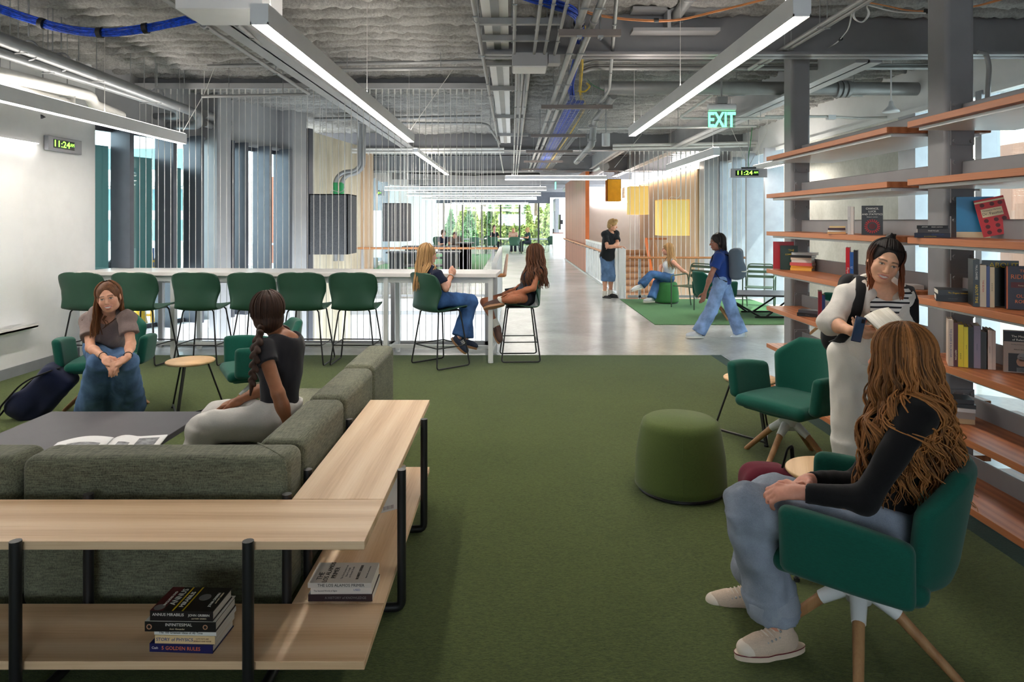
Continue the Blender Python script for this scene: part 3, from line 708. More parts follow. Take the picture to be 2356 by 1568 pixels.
t = thing('cable_wireway', 'flat white wireway with a grey centre stripe under the ceiling, left of the conduits', 'wireway')
MB().box(-.235, -.03, 4.6, 14.2, 3.27, 3.34).build('channel', MT['lamp_white'], t); MB().box(-.165, -.1, 4.6, 14.2, 3.264, 3.27).build('stripe', MT['duct'], t)
def conduit(label, pts, r, mat='duct', rad=.08, rings=(), group=None, seg=8, name='conduit'):
    t = thing(name, label, 'pipe', (0, 0, 0), 0, group)
    MB().tube(rounded(pts, rad), r, seg).build('tube', MT[mat], t)
    for p, d in rings:
        p = Vector(p); d = Vector(d).normalized() * .02; MB().cyl(p - d, p + d, r * 1.28, seg=seg + 4).build('coupling', MT[mat], t)
    fine = []
    for a, b in zip(pts, pts[1:]):
        a, b = Vector(a), Vector(b); d = b - a
        if d.length > 1.2 and abs(d.z) < d.length * .25: fine += [a + d * q for q in ((.25, .75) if d.length < 4 else (.12, .4, .7))]
    for p in fine:
        if p.z < 3.6 and name in ('conduit', 'pipe') and abs(p.x) < 4.6: MB().tube([p, (p.x, p.y, 3.68)], .0045, 5).tube([p + Vector((-r * 1.3, 0, -r * 1.1)), p + Vector((r * 1.3, 0, -r * 1.1))], .006, 5).build('hanger_rod', MT['galv'], t)
    return t
for x, y1, lab in ((.02, 6.32, 'leftmost thin conduit running into the grey junction box'), (.205, 6.32, 'second thin conduit running into the grey junction box'), (.3, 6.32, 'third thin conduit running into the grey junction box'), (.395, 6.35, 'fourth thin conduit ending at the small box beside the junction box')):
    conduit(lab, [(x, 4.4, 3.22), (x, y1 * .7, 3.22), (x, y1, 3.2)], .014, rings=[((x, 5.6, 3.22), (0, 1, 0))])
for x, lab in ((.045, 'leftmost of three conduits leaving the junction box towards the hall'), (.105, 'middle of three conduits leaving the junction box towards the hall'), (.165, 'rightmost of three conduits leaving the junction box towards the hall')):
    conduit(lab, [(x, 6.65, 3.1), (x, 6.8, 3.1), (x, 22, 3.1)], .014, rings=[((x, 7.6, 3.1), (0, 1, 0)), ((x, 9.6, 3.1), (0, 1, 0))])
conduit('thin conduit along the left edge of the flat wireway', [(-.275, 4.6, 3.2), (-.275, 9, 3.2), (-.275, 22, 3.2)], .017, rings=[((-.275, 5.3, 3.2), (0, 1, 0)), ((-.275, 8.4, 3.2), (0, 1, 0))])
for x, lab in ((.525, 'left of two thick conduits on the struts'), (.63, 'right of two thick conduits on the struts')):
    conduit(lab, [(x, 4.3, 3.19), (x, 9, 3.19), (x + .0, 21, 3.2)], .028, rings=[((x, 5.25, 3.19), (0, 1, 0)), ((x, 9.3, 3.19), (0, 1, 0))], seg=12)
conduit('thin conduit swinging down beside the basket tray', [P(1421, -30, 4.9), P(1402, 205, 8.0), P(1392, 222, 8.3), P(1355, 258, 9.6)], .016)
t = thing('junction_box', 'grey steel junction box where thin conduits meet under the ceiling', 'electrical box')
MB().box(0, .33, 6.32, 6.66, 3.09, 3.21).build('body', MT['steel_light'], t, bevel=.004); MB().box(.01, .32, 6.34, 6.64, 3.08, 3.09).build('cover_plate', MT['lamp_white'], t)
MB().box(.34, .45, 6.36, 6.5, 3.12, 3.2).build('side_box', MT['steel_light'], t)
rm = MB(); rods(rm, .05, 6.5, 3.21); rods(rm, .28, 6.5, 3.21); rm.build('threaded_rod', MT['galv'], t)
t = thing('junction_box', 'white rectangular box hung at the top beside the long left lamp', 'electrical box')
MB().box(-2.27, -1.68, 4.6, 5.0, 3.08, 3.3).build('body', MT['lamp_white'], t, bevel=.004); rm = MB(); rods(rm, -2.1, 4.8, 3.3); rods(rm, -1.8, 4.8, 3.3); rm.build('threaded_rod', MT['galv'], t)
t = thing('basket_tray', 'galvanised wire basket cable tray carrying blue and yellow cables', 'cable tray')
mm = MB()
for i in range(9): mm.tube([(.7 + i * .058, 8.3, 3.17), (.7 + i * .058, 21, 3.17)], .0028, 4)
for sx in (.7, 1.165):
    for z in (3.2, 3.235): mm.tube([(sx, 8.3, z), (sx, 21, z)], .0028, 4)
for i in range(128):
    y = 8.3 + i * .1; mm.tube([(.7, y, 3.235), (.7, y, 3.17), (1.165, y, 3.17), (1.165, y, 3.235)], .0028, 4, cap=False)
mm.build('mesh_basket', MT['galv'], t)
def bundle(name, label, path, n, R, mat, r=.0055, rad=.3, ties=()):
    t = thing(name, label, 'cable'); pts = rounded(path, rad, 6); mm = MB(); rg = random.Random(len(label))
    for i in range(n):
        a = rg.random() * 6.28; q = R * math.sqrt(rg.random()); w = rg.random() * 6
        mm.tube([p + Vector((q * math.cos(a + .3 * math.sin(w + k * .5)), .3 * q * math.sin(w), q * math.sin(a + .3 * math.sin(w + k * .5)))) for k, p in enumerate(pts)], r, 5)
    mm.build('strands', MT[mat], t)
    for k in ties:
        i = int(k * (len(pts) - 1)); p = pts[i]; d = (pts[min(i + 1, len(pts) - 1)] - pts[max(i - 1, 0)]).normalized() * .018
        MB().cyl(p - d, p + d, R + r * 1.6, seg=12).build('cable_tie', MT['black'], t)
    return t
bundle('cable_bundle', 'drooping blue cable bundle at the upper left corner', [P(-40, 8, 5.4), P(60, 42, 5.4), P(135, 66, 5.4), P(230, 78, 5.4), P(335, 66, 5.4), P(400, 52, 5.4), P(470, 38, 5.4)], 26, .034, 'blue_cable', ties=(.2, .52, .72))
bundle('cable_bundle', 'blue cable bundle dropping from the ceiling centre onto the basket tray', [P(1200, -14, 5.2), P(1262, 6, 5.2), P(1325, 26, 5.6), P(1334, 60, 6.0), P(1326, 130, 7.0), P(1310, 200, 8.2), (.8, 8.9, 3.2), (.8, 14, 3.2), (.8, 20.5, 3.2)], 26, .04, 'blue_cable', ties=(.34, .46))
tag(MB().box(.72, .93, 8.8, 20.8, 3.176, 3.2).build('cable_bundle', MT['blue_cable']), 'flat layer of blue cables lying along the basket tray', 'cable')
bundle('cable_bundle', 'yellow cables beside the blue ones on the basket tray', [P(1344, 60, 6.2), P(1340, 150, 7.5), P(1334, 215, 8.6), (1.0, 9.2, 3.2), (1.02, 12, 3.19), (1.0, 20, 3.19)], 5, .025, 'yellow_cable', .004)
bundle('cable_bundle', 'yellow loop of cables at the end of the thick pipe', [P(1330, 210, 8.5), P(1345, 214, 8.5), P(1358, 200, 8.5), P(1350, 192, 8.5)], 4, .02, 'yellow_cable', .004, .05)
bundle('cable_bundle', 'orange cable sagging in front of the beam, centre top', [P(1335, 20, 5.6), P(1365, 32, 5.6), P(1430, 42, 5.6), P(1510, 48, 5.6), P(1575, 43, 5.6), P(1650, 24, 5.6), P(1770, -6, 5.6)], 4, .012, 'orange_cable', .0045, ties=(.5,))
bundle('cable_bundle', 'orange cable between the two grey columns, top right', [P(1985, 2, 5.4), P(2040, 14, 5.4), P(2090, 24, 5.4), P(2140, 27, 5.4), P(2250, 14, 4.9), P(2330, -8, 4.9)], 4, .012, 'orange_cable', .0045, ties=(.6,))
bundle('cable_bundle', 'white cable loop hanging beside the column, top right', [P(1975, 2, 5.3), P(1962, 40, 5.3), P(1985, 52, 5.3), P(2003, 30, 5.3), P(1992, 8, 5.3), P(2060, 26, 5.3), P(2130, 28, 5.3)], 3, .01, 'white_cable', .0045, .1)
bundle('cable_bundle', 'white cable curving down to the strut behind the first column', [P(1962, 20, 5.6), P(1955, 66, 5.8), P(1928, 98, 6.2), P(1895, 118, 6.6), P(1868, 126, 6.8)], 3, .01, 'white_cable', .004, .1, (.4, .75))
bundle('cable_bundle', 'thin green cable at the end of the thick pipe', [P(1352, 183, 8.4), P(1362, 195, 8.4), P(1375, 202, 8.4), P(1390, 208, 8.5)], 2, .004, 'green_cable', .003, .1)
bundle('cable_bundle', 'green cable dropping to the hanging clock on the right', [P(1731, 290, 11.4), P(1727, 330, 11.4), P(1722, 360, 11.4), P(1722, 385, 11.4)], 2, .004, 'green_cable', .004, .2)
bundle('cable_bundle', 'dark cables running along the far ceiling above the study hall', [P(880, 385, 24), P(930, 396, 24), P(1100, 402, 24), P(1240, 400, 24)], 5, .05, 'black', .015, .2)
# pipes at the upper left
def ppipe(label, pts, r, mat, rad=.14, name='pipe', seg=14, rings=()): return conduit(label, pts, r, mat, rad, rings, None, seg, name)
ppipe('grey jacketed pipe, uppermost of the four over the left wall, bending back at its end', [P(-60, 66, 5.2), P(456, 262, 9.4), P(458, 288, 9.5), P(300, 289, 9.9)], .058, 'pipe_grey', .2, rings=[(P(130, 140, 6.4), (0, .9, -.02)), (P(360, 226, 8.4), (0, .9, 0))])
ppipe('grey jacketed pipe just below the uppermost one at the upper left', [P(-60, 100, 5.3), P(408, 252, 9.1), P(412, 268, 9.3), P(268, 266, 9.7)], .046, 'pipe_grey', .16)
ppipe('thick white pipe above the left wall lamp, ending in an elbow', [P(-60, 156, 5.4), P(208, 220, 7.3), P(214, 240, 7.5), P(278, 266, 8.3)], .06, 'pipe_white', .1)
ppipe('thick white pipe lowest against the left wall', [P(-60, 186, 5.4), P(140, 232, 7.0), P(160, 246, 7.2), P(160, 214, 7.3)], .055, 'pipe_white', .1)
ppipe('short dark pipe stub under the lamp on the left wall', [P(84, 268, 7.6), P(165, 278, 8.3)], .05, 'alu')
ppipe('grey pipe behind the steel cables, upper of two over the left windows', [P(470, 262, 9.9), P(606, 314, 12.4), P(612, 326, 12.5), P(540, 328, 12.4)], .06, 'duct', .15)
ppipe('grey pipe behind the steel cables, lower of two over the left windows', [P(470, 284, 9.9), P(556, 314, 11.8), P(566, 326, 12.0), P(510, 328, 11.9)], .045, 'duct', .12)
for px, y0, Y in ((141, 128, 6.4), (361, 208, 8.4), (66, 100, 5.9)):
    t = thing('pipe_hanger', 'steel rod and clevis holding the upper grey pipe' + {141: ', nearer one', 361: ', further one beside the lamp', 66: ', at the picture corner'}[px], 'bracket')
    p = P(px, y0, Y); MB().tube([p + Vector((0, 0, .06)), (p.x, p.y, 3.64)], .008, 6).build('rod', MT['galv'], t)
    mm = MB(); mm.tube([p + Vector((.085 * math.cos(a), 0, .085 * math.sin(a) - .06)) for a in np.linspace(0, 2 * math.pi, 17)], .008, 6); mm.build('clevis', MT['alu_light'], t)
for px, y0, y1, Y in ((121, 20, 118, 6.3), (181, 75, 140, 6.6), (300, 85, 190, 7.8), (424, 140, 220, 8.8)):
    tag(MB().tube([P(px, y1, Y), (XP(px, Y), Y, 3.64)], .006, 6).build('hanger_rod', MT['galv']), 'thin steel hanger rod over the left pipes, ' + {121: 'leftmost', 181: 'second from left', 300: 'third from left', 424: 'rightmost, just left of the screen'}[px], 'rod')
conduit('thin conduit slanting from the top left to the beam, with an elbow', [P(355, -18, 4.8), P(690, 202, 8.0), P(714, 217, 8.45), P(465, 222, 8.6)], .02, 'duct', .1, rings=[(P(468, 58, 5.5), (-.3, 1, 0)), (P(590, 138, 6.8), (-.3, 1, 0))])
conduit('thin conduit beside the white box, bending level under the girder', [P(545, 56, 5.3), P(655, 146, 7.2), P(690, 162, 7.7), P(1120, 156, 7.8)], .018, 'duct', .15)
conduit('level conduit high under the left ceiling, in front of the beam', [P(478, 152, 8.2), P(800, 146, 8.2), P(1125, 140, 8.2)], .022, 'duct')
for yy, lab in ((343, 'upper of two level white conduits below the far beam'), (350, 'lower of two level white conduits below the far beam')):
    conduit(lab, [P(650, yy, 14.6), P(900, yy, 14.6), P(1160, yy - 1, 14.6)], .028, 'pipe_white')
conduit('level conduit crossing in the insulation bay behind the steel cables', [P(722, 274, 12), P(820, 273, 12), P(1105, 268, 12)], .03, 'duct')
conduit('second level conduit behind the cables with a bend at the wireway', [P(810, 262, 11.6), P(826, 282, 11.6), P(1120, 284, 11.6), P(1150, 330, 13)], .022, 'duct', .15)
# right half
t = conduit('thick grey pipe running level across the right side above the shelves', [P(1378, 202, 8.6), P(1800, 203, 8.6), P(2460, 206, 8.6)], .083, 'duct', .1, rings=[(P(x, 205, 8.6), (1, 0, 0)) for x in (1392, 1926, 1938, 1950)], name='pipe', seg=24)
for yy, r, lab in ((140, .018, 'upper thin level conduit above the thick pipe on the right'), (157, .024, 'middle thin level conduit above the thick pipe on the right'), (150, .014, 'lower slim level conduit between the columns on the right')):
    conduit(lab, [P(1340, yy + 8, 7.7), P(1362, yy, 7.7), P(1800, yy, 7.7), P(2420, yy - 3 if yy != 140 else 128, 7.7)], r, 'duct', .12)
for dx, lab in ((0, 'left of two slanting conduits at the top right, beside the first column'), (.06, 'right of two slanting conduits at the top right, beside the first column')):
    conduit(lab, [(2.5 + dx, 7.2, 3.25), (2.52 + dx, 6, 3.25), (2.54 + dx, 4.4, 3.25)], .019, 'duct', rings=[((2.53 + dx, 5.6, 3.25), (0, 1, 0))])
ppipe('stub pipe passing through the beam at the top', [P(1612, -40, 5.4), P(1540, 58, 6.6)], .05, 'duct')
ppipe('grey drain pipe with elbows right of the basket tray', [P(1412, 220, 9.2), P(1366, 282, 10.4), P(1362, 332, 10.5), P(1326, 372, 12.4)], .052, 'duct', .12, rings=[(P(1364, 290, 10.4), (0, 0, 1)), (P(1362, 322, 10.5), (0, 0, 1))])
t = thing('round_duct', 'silver spiral round duct above the cedar wall', 'duct')
MB().tube([(2.62, 19.4 + i * .3, 3.2) for i in range(48)], [.132 if i % 2 else .135 for i in range(48)], 20).build('tube', MT['galv'], t); MB().cyl((2.62, 19.36, 3.2), (2.62, 19.42, 3.2), .143, seg=20).build('end_cap', MT['duct'], t)
rm = MB(); rods(rm, 2.62, 20, 3.33); rods(rm, 2.62, 25, 3.33); rm.build('hanger', MT['galv'], t)
t = thing('cylinder_lamp', 'small white cylinder downlight beside the drain pipe', 'lamp', P(1394, 336, 9.2)); MB().cyl((0, 0, 0), (0, 0, .17), .055, seg=20).build('housing', MT['lamp_white'], t); MB().tube([(0, 0, .17), (0, 0, 1.0)], .008, 6).build('stem', MT['galv'], t)
t = thing('bell_lamp', 'white bell shaped pendant lamp between the two grey columns', 'lamp', P(2050, 258, 8.2)); MB().lathe([(.0, .14), (.02, .13), (.03, .08), (.06, .045), (.09, .02), (.095, 0), (.085, 0)], seg=24).build('shade', MT['lamp_white'], t); MB().lathe([(0, .004), (.085, .004)], seg=20).build('diffuser', MT['lamp_glow'], t); MB().tube([(0, 0, .13), (0, 0, .72)], .01, 6).build('stem', MT['lamp_white'], t)
t = conduit('white conduit with a hanging sensor between the columns', [P(1760, 268, 9.2), P(1905, 268, 9.2), P(1980, 272, 9.2), P(2040, 270, 9.2), P(2140, 258, 9.0)], .018, 'pipe_white')
MB().box(-.05, .05, -.04, .04, -.03, .03).build('sensor_box', MT['lamp_white'], t, loc=P(1912, 270, 9.2))
conduit('thin level conduit behind the exit sign', [P(1330, 296, 10.6), P(1500, 294, 10.6), P(1740, 290, 10.6)], .018, 'pipe_white')
conduit('thin conduit with a corner behind the exit sign', [P(1640, 218, 9.4), P(1560, 272, 9.6), P(1600, 272, 9.6), P(1800, 272, 9.6)], .018, 'pipe_white')
conduit('grey conduit bent down behind the second column', [P(2250, 120, 6.2), P(2268, 122, 6.2), P(2276, 150, 6.2), P(2272, 225, 6.2)], .022, 'duct', .1)
conduit('upper level conduit in front of the stair windows', [P(1410, 334, 14.2), P(1600, 331, 14.2), P(1800, 326, 14.2)], .03, 'pipe_white')
conduit('lower level conduit in front of the stair windows', [P(1410, 342, 14.3), P(1600, 338, 14.3), P(1800, 332, 14.3)], .03, 'pipe_white')
t = thing('beam_stiffener', 'steel stub beam with light flanges welded to the top beam', 'beam'); a = P(1452, 22, 6.3); b_ = P(1650, 70, 6.3)
MB().box(a.x, b_.x, 6.2, 6.36, a.z - .03, a.z).box(a.x, b_.x, 6.2, 6.36, b_.z - .03, b_.z).box(XP(1530, 6.3), XP(1538, 6.3), 6.2, 6.36, b_.z, a.z).build('flanges', MT['steel_light'], t)
for (x0, y0, x1, y1, Y), lab in zip(((622, 330, 668, 290, 13.0), (490, 262, 480, 220, 10.2), (505, 250, 552, 222, 10.4), (708, 362, 745, 338, 14.0)), ('beside the tall left column', 'leftmost, at the pipe elbows', 'second, beside the pipe elbows', 'rightmost, above the board formed wall')):
    tag(MB().bar(P(x0, y0, Y), P(x1, y1, Y + .4), .05, .05).build('diagonal_brace', MT['steel_light']), 'short diagonal steel brace under the left beams, ' + lab, 'brace', 'diagonal braces')
for (px, py, Y), (qx, qy, Z), lab in (((945, 298, 8.4), (1057, 138, 8.4), 'right of the long left lamp'), ((470, 215, 8.7), (422, 300, 8.7), 'at the end of the wall lamp'), ((505, 125, 8.5), (470, 216, 8.6), 'left of the slanting conduit'), ((1414, 385, 12), (1475, 310, 12), 'left above the short lamp'), ((1765, 305, 11.4), (1722, 384, 11.4), 'right of the hanging clock'), ((1683, 296, 11.4), (1722, 384, 11.4), 'left of the hanging clock')):
    tag(MB().tube([P(px, py, Y), P(qx, qy, Z)] if P(px, py, Y).z < P(qx, qy, Z).z else [P(qx, qy, Z), P(px, py, Y)], .004, 5).tube([max(P(px, py, Y), P(qx, qy, Z), key=lambda v: v.z), max(P(px, py, Y), P(qx, qy, Z), key=lambda v: v.z) * 1 + Vector((0, 0, max(0, 3.66 - max(P(px, py, Y).z, P(qx, qy, Z).z))))], .004, 5).build('stay_wire', WIRES), 'thin steel stay wire, ' + lab, 'wire')
tag(MB().box(2.8, 4.44, 23.9, 23.98, 2.28, 2.33).build('strip_lamp', emit('strip_glow', (255, 246, 240), 6)), 'thin light strip washing the pale wall behind the stair', 'lamp')
tag(MB().box(4.36, 4.44, 16.5, 23.6, 2.94, 2.97).build('strip_lamp', emit('strip_glow_warm', (255, 232, 210), 7)), 'warm light strip along the top of the tan stair wall', 'lamp')

for dx, lab in ((0, 'left'), (1, 'right')):
    t = conduit(lab + ' of two grey elbowed pipes with green tape above the larger felt box', [P(772 + 14 * dx, 600, 13.2), P(772 + 14 * dx, 412 + 5 * dx, 13.2), P(788 + 10 * dx, 396 + 6 * dx, 13.2), P(816 + 6 * dx, 394 + 4 * dx, 13.2), P(828 + 8 * dx, 382, 13.2), P(829 + 8 * dx, 270, 13.2)], .045, 'duct', .12, seg=12)
    a = P(772 + 14 * dx, 446, 13.2); MB().cyl(a, a + Vector((0, 0, .22)), .048, seg=12).build('tape_wrap', MT['green_cable'], t)
# ------------------------------------------------------------------ furniture
ash = wood('ash_board', (204, 164, 122), (225, 190, 150), (236, 206, 170), 'X', 2.2, .5, 5)
ash_y = wood('ash_board_lengthwise', (204, 164, 122), (225, 190, 150), (236, 206, 170), 'Y', 2.2, .5, 5)
fir = wood('fir_shelf', (150, 84, 48), (176, 106, 64), (190, 120, 76), 'Y', 5, .45, 3)
legwood = wood('oak_leg', (148, 106, 68), (168, 124, 82), (180, 138, 94), 'Z', 5, .5, 1.5)
tabletop = wood('maple_top', (206, 164, 116), (222, 184, 138), (228, 190, 146), 'X', 4, .5, 2)
tweed = cloth('grey_green_tweed', (92, 93, 77), .5, 260, .95, .5, 2)
teal = cloth('green_wool', (16, 84, 70), .12, 700, .9, .12, 2)
olive = cloth('olive_wool', (84, 98, 48), .14, 600, .9, .15, 2)
green_far = cloth('grass_green_wool', (60, 122, 68), .1, 600, .9, .1, 2)
shell_m = plain('green_plastic_shell', (34, 74, 56), .48, var=.03)
grey_top = plain('charcoal_laminate', (62, 60, 67), .5, var=.03)
white_cast = plain('white_cast_metal', (226, 228, 228), .35, var=.01)
white_lam = plain('white_laminate', (232, 228, 226), .3, var=.01)
metal_green = plain('dark_green_metal', (70, 90, 72), .45, var=.04)
# bar counter
t = thing('bar_counter', 'long white bar counter with white legs in front of the cable screen', 'bar counter', (-5.22, 8.19, 0), math.atan2(7.85 - 8.19, 5.04))
Lc = 5.05
MB().box(0, Lc, 0, .70, .998, 1.043).build('countertop', white_lam, t, bevel=.004)
MB().box(.05, Lc - .06, .06, .11, .93, .996).box(.05, Lc - .06, .6, .65, .93, .996).build('apron', white_cast, t)
for x in (.04, 1.17, 2.48, 3.75, 4.98):
    for y in (.03, .62): MB().box(x - .026, x + .026, y, y + .05, .03, .996).cyl((x, y + .025, .0095), (x, y + .025, .03), .03, seg=14).build('leg', white_cast, t)
MB().box(.04, Lc - .05, .3, .34, .12, .16).build('stretcher', white_cast, t)
for x in (.04, 1.17, 2.48, 3.75, 4.98): MB().box(x - .015, x + .015, .05, .64, .12, .15).build('cross_rail', white_cast, t)
# full height steel cable screens
def screen(label, x0, x1, y, z0, z1, step, r, rail_z=None, wood_rail=False, posts=(), names='cable_screen'):
    t = thing(names, label, 'cable screen', (0, y, 0))
    MB().box(x0, x1, -.03, .03, z1 - .07, z1).build('top_channel', MT['steel_light'], t)
    MB().box(x0, x1, -.025, .025, z0 + .03, z0 + .08).build('bottom_rail', MT['steel_light'], t)
    if rail_z is not None:
        if wood_rail: MB().tube([(x0, -.1, rail_z), (x1, -.1, rail_z)], .024, 10).build('handrail', MT['rail_wood_x'], t)
        else: MB().box(x0, x1, -.015, .015, rail_z - .02, rail_z).build('middle_rail', MT['steel_light'], t)
    for px in posts: MB().box(px - .025, px + .025, -.025, .025, z0, rail_z or z1).build('post', MT['steel_light'], t)
    cm = None; n = int((x1 - x0 - .1) / step)
    for i in range(n + 1):
        x = x0 + .05 + i * step
        if cm is None:
            c = MB().tube([(0, 0, z0 + .05), (0, 0, z1 - .04)], r, 5).cyl((0, 0, z1 - .14), (0, 0, z1 - .06), r * 2.4, seg=6).build('cable', WIRES, t); cm = c.data
        else: c = link('cable', cm, t)
        c.location = (x, 0, 0)
    return t
screen('tall screen of steel cables along the floor edge behind the bar counter', -4.93, -.3, 8.95, 0, 3.45, .0815, .0042, .86, False, (-4.6, -3.08, -1.56, -.33))
screen('tall screen of steel cables with a wood handrail along the stair edge on the right', 2.45, 5.08, 14.45, 0, 3.2, .098, .006, .877, True, (2.7, 3.9, 5.0))
screen('far screen of steel cables with a wood handrail across the far side of the void', -3.3, -.3, 14.62, 0, 3.2, .085, .0045, 1.07, True, (-3.2, -1.7, -.4))
# walkway guards
t = thing('guard_rail', 'white panelled guard along the left side of the walkway, with wood handrail', 'railing')
MB().box(-.27, -.2, 9.0, 14.5, 1.05, 1.1).build('top_cap', white_cast, t)
for i in range(12): MB().box(-.265, -.205, 9.02 + i * .49, 9.08 + i * .49, 0, 1.05).build('post', white_cast, t)
for i in range(11): MB().box(-.24, -.23, 9.1 + i * .49, 9.48 + i * .49, .1, 1.0).build('infill_panel', white_cast, t)
MB().tube(rounded([(-.2, 9.05, .93), (-.1, 9.05, .93), (-.1, 9.3, .93), (-.1, 14.5, .93)], .08), .026, 10).build('handrail', MT['rail_wood'], t)
t = thing('guard_rail', 'white guard between the cedar wall and the stair, where the boy leans', 'railing')
MB().box(2.3, 2.36, 14.85, 21.35, 1.03, 1.08).build('top_cap', white_cast, t)
for i in range(14): MB().box(2.3, 2.36, 14.9 + i * .49, 14.96 + i * .49, 0, 1.03).build('post', white_cast, t)
MB().box(2.33, 2.335, 14.9, 21.3, .08, 1.0).build('infill_panel', plain('frosted_panel', (226, 230, 230), .3), t)
MB().box(2.27, 2.42, 14.5, 14.86, 0, 1.09).build('end_post', white_cast, t, bevel=.006)
t = thing('handrail', 'oak handrail on brackets along the cedar wall and its guard', 'handrail')
MB().tube([(2.22, 15.0, .9), (2.22, 29.3, .9)], .028, 10).build('rail', MT['rail_wood'], t)
for i in range(14): MB().box(2.21, 2.3, 15.4 + i * 1.05, 15.44 + i * 1.05, .84, .87).build('bracket', MT['galv'], t)
# stair flight beyond the opening
t = thing('staircase', 'brown timber stair flight seen through the right cable screen', 'staircase', (0, 0, 0))
for i in range(12): MB().box(2.5, 4.4, 18.6 + i * .28, 18.9 + i * .28, -1.25 + i * .165, -1.09 + i * .165).build('step', legwood, t)
MB().box(2.44, 2.5, 18.5, 22, -1.6, -1.3).build('stringer', MT['steel'], t)
t = thing('stair_guard', 'slanting timber and orange stair guard panel below the yellow lamps', 'railing')
MB().bar(P(1486, 550, 18), P(1512, 700, 16.6), .05, .12).build('panel', MT['orange'], t); MB().bar(P(1484, 549, 18), P(1535, 549, 18), .05, .05).build('top_rail', MT['rail_wood_x'], t)
MB().bar(P(1500, 560, 17.9), P(1530, 660, 16.6), .02, .5).build('infill_panel', legwood, t)
# whiteboard and its lamp
t = thing('whiteboard', 'wide whiteboard with pen tray on the left wall', 'whiteboard', (-5.247, 0, 0))
MB().box(0, .02, 3.5, 7.3, .56, 2.46).build('panel', MT['whiteboard'], t); MB().box(0, .10, 3.5, 7.42, .5, .52).box(.09, .10, 3.5, 7.42, .5, .545).build('pen_tray', white_lam, t)
t = thing('strip_lamp', 'slim bright strip lamp along the top of the whiteboard', 'lamp', (-5.247, 0, 0)); MB().box(0, .06, 3.5, 7.5, 2.5, 2.53).build('housing', MT['lamp_white'], t); MB().box(.005, .055, 3.5, 7.49, 2.494, 2.5).build('diffuser', emit('strip_board', (255, 250, 244), 9), t)
# stools
PROF = [(.225, .640), (.20, .660), (.14, .664), (.0, .645), (-.12, .63), (-.19, .632), (-.228, .672), (-.238, .75), (-.245, .85), (-.256, .94), (-.263, 1.0), (-.266, 1.035), (-.268, 1.055), (-.269, 1.062)]
WID = [.195, .24, .255, .258, .255, .25, .238, .245, .27, .276, .268, .245, .19, .10]
def shell_fn(prof, wid):
    n = len(prof) - 1
    def fn(u, v):
        q = v * n; i = min(int(q), n - 1); f = q - i
        def cr(a):
            p0, p1, p2, p3 = (a[max(i - 1, 0)], a[i], a[i + 1], a[min(i + 2, n)])
            return .5 * (2 * p1 + (p2 - p0) * f + (2 * p0 - 5 * p1 + 4 * p2 - p3) * f * f + (3 * p1 - p0 - 3 * p2 + p3) * f ** 3)
        y = cr([p[0] for p in prof]); z = cr([p[1] for p in prof]); w = cr(wid); s = (u * 2 - 1); x = s * w
        back = min(1, max(0, (v - .42) / .2)); k = abs(s) ** 2.4
        return (x, y + back * .075 * k * (1 - .85 * min(1, max(0, (v - .62) / .3))), z + (1 - back) * .022 * k)
    return fn
def make_seatchair(name, label, cat, dz, group, sled=True):
    t = thing(name, label, cat, (0, 0, 0), 0, group)
    MB().grid(shell_fn([(y, z + dz) for y, z in PROF], WID), 18, 34, .012).build('seat_shell', shell_m, t)
    z = .63 + dz
    MB().box(-.16, .16, -.14, .16, z - .005, z + .012).build('under_plate', MT['black'], t, bevel=.004)
    for sx in (-1, 1):
        MB().tube(rounded([(sx * .16, .14, z), (sx * .178, .15, z - .02), (sx * .255, .225, .018), (sx * .255, -.225, .018), (sx * .178, -.15, z - .02), (sx * .16, -.14, z)], .035, 5), .0085, 8).build('sled_leg', MT['black'], t)
        if dz > -.1:
            a = .24; MB().tube([(sx * .227, .2, a), (sx * .227, -.2, a)], .007, 6).build('side_rail', MT['black'], t)
    if dz > -.1: MB().tube([(-.227, .2, .24), (.227, .2, .24)], .0075, 6).build('foot_rest', MT['black'], t); MB().tube([(-.227, -.2, .24), (.227, -.2, .24)], .0075, 6).build('back_rail', MT['black'], t)
    return t
stool0 = make_seatchair('bar_stool', 'leftmost green shell bar stool at the counter, nearest the white wall', 'bar stool', 0, 'green bar stools along the counter')
stool0.location = (-4.83, 7.9, .009); stool0.rotation_euler.z = -.1
for px, rz, lab in ((312, -.12, 'second green bar stool from the wall, behind the smiling girl'), (450, -.05, 'third green bar stool from the wall, above the round side table'), (578, -.04, 'fourth green bar stool from the wall, left of the braided head'), (693, -.03, 'fifth green bar stool from the wall, right of the braided head'), (812, -.03, 'sixth green bar stool from the wall, last empty one in the row')):
    dup(stool0, (XP(px, 7.67) , 7.9, .009), rz, lab)
dup(stool0, (-.815, 7.77, .009), math.radians(-49), 'green bar stool under the long haired blonde girl in jeans')
dup(stool0, (.09, 8.12, .009), math.radians(93), 'green bar stool at the counter end under the girl in shorts')
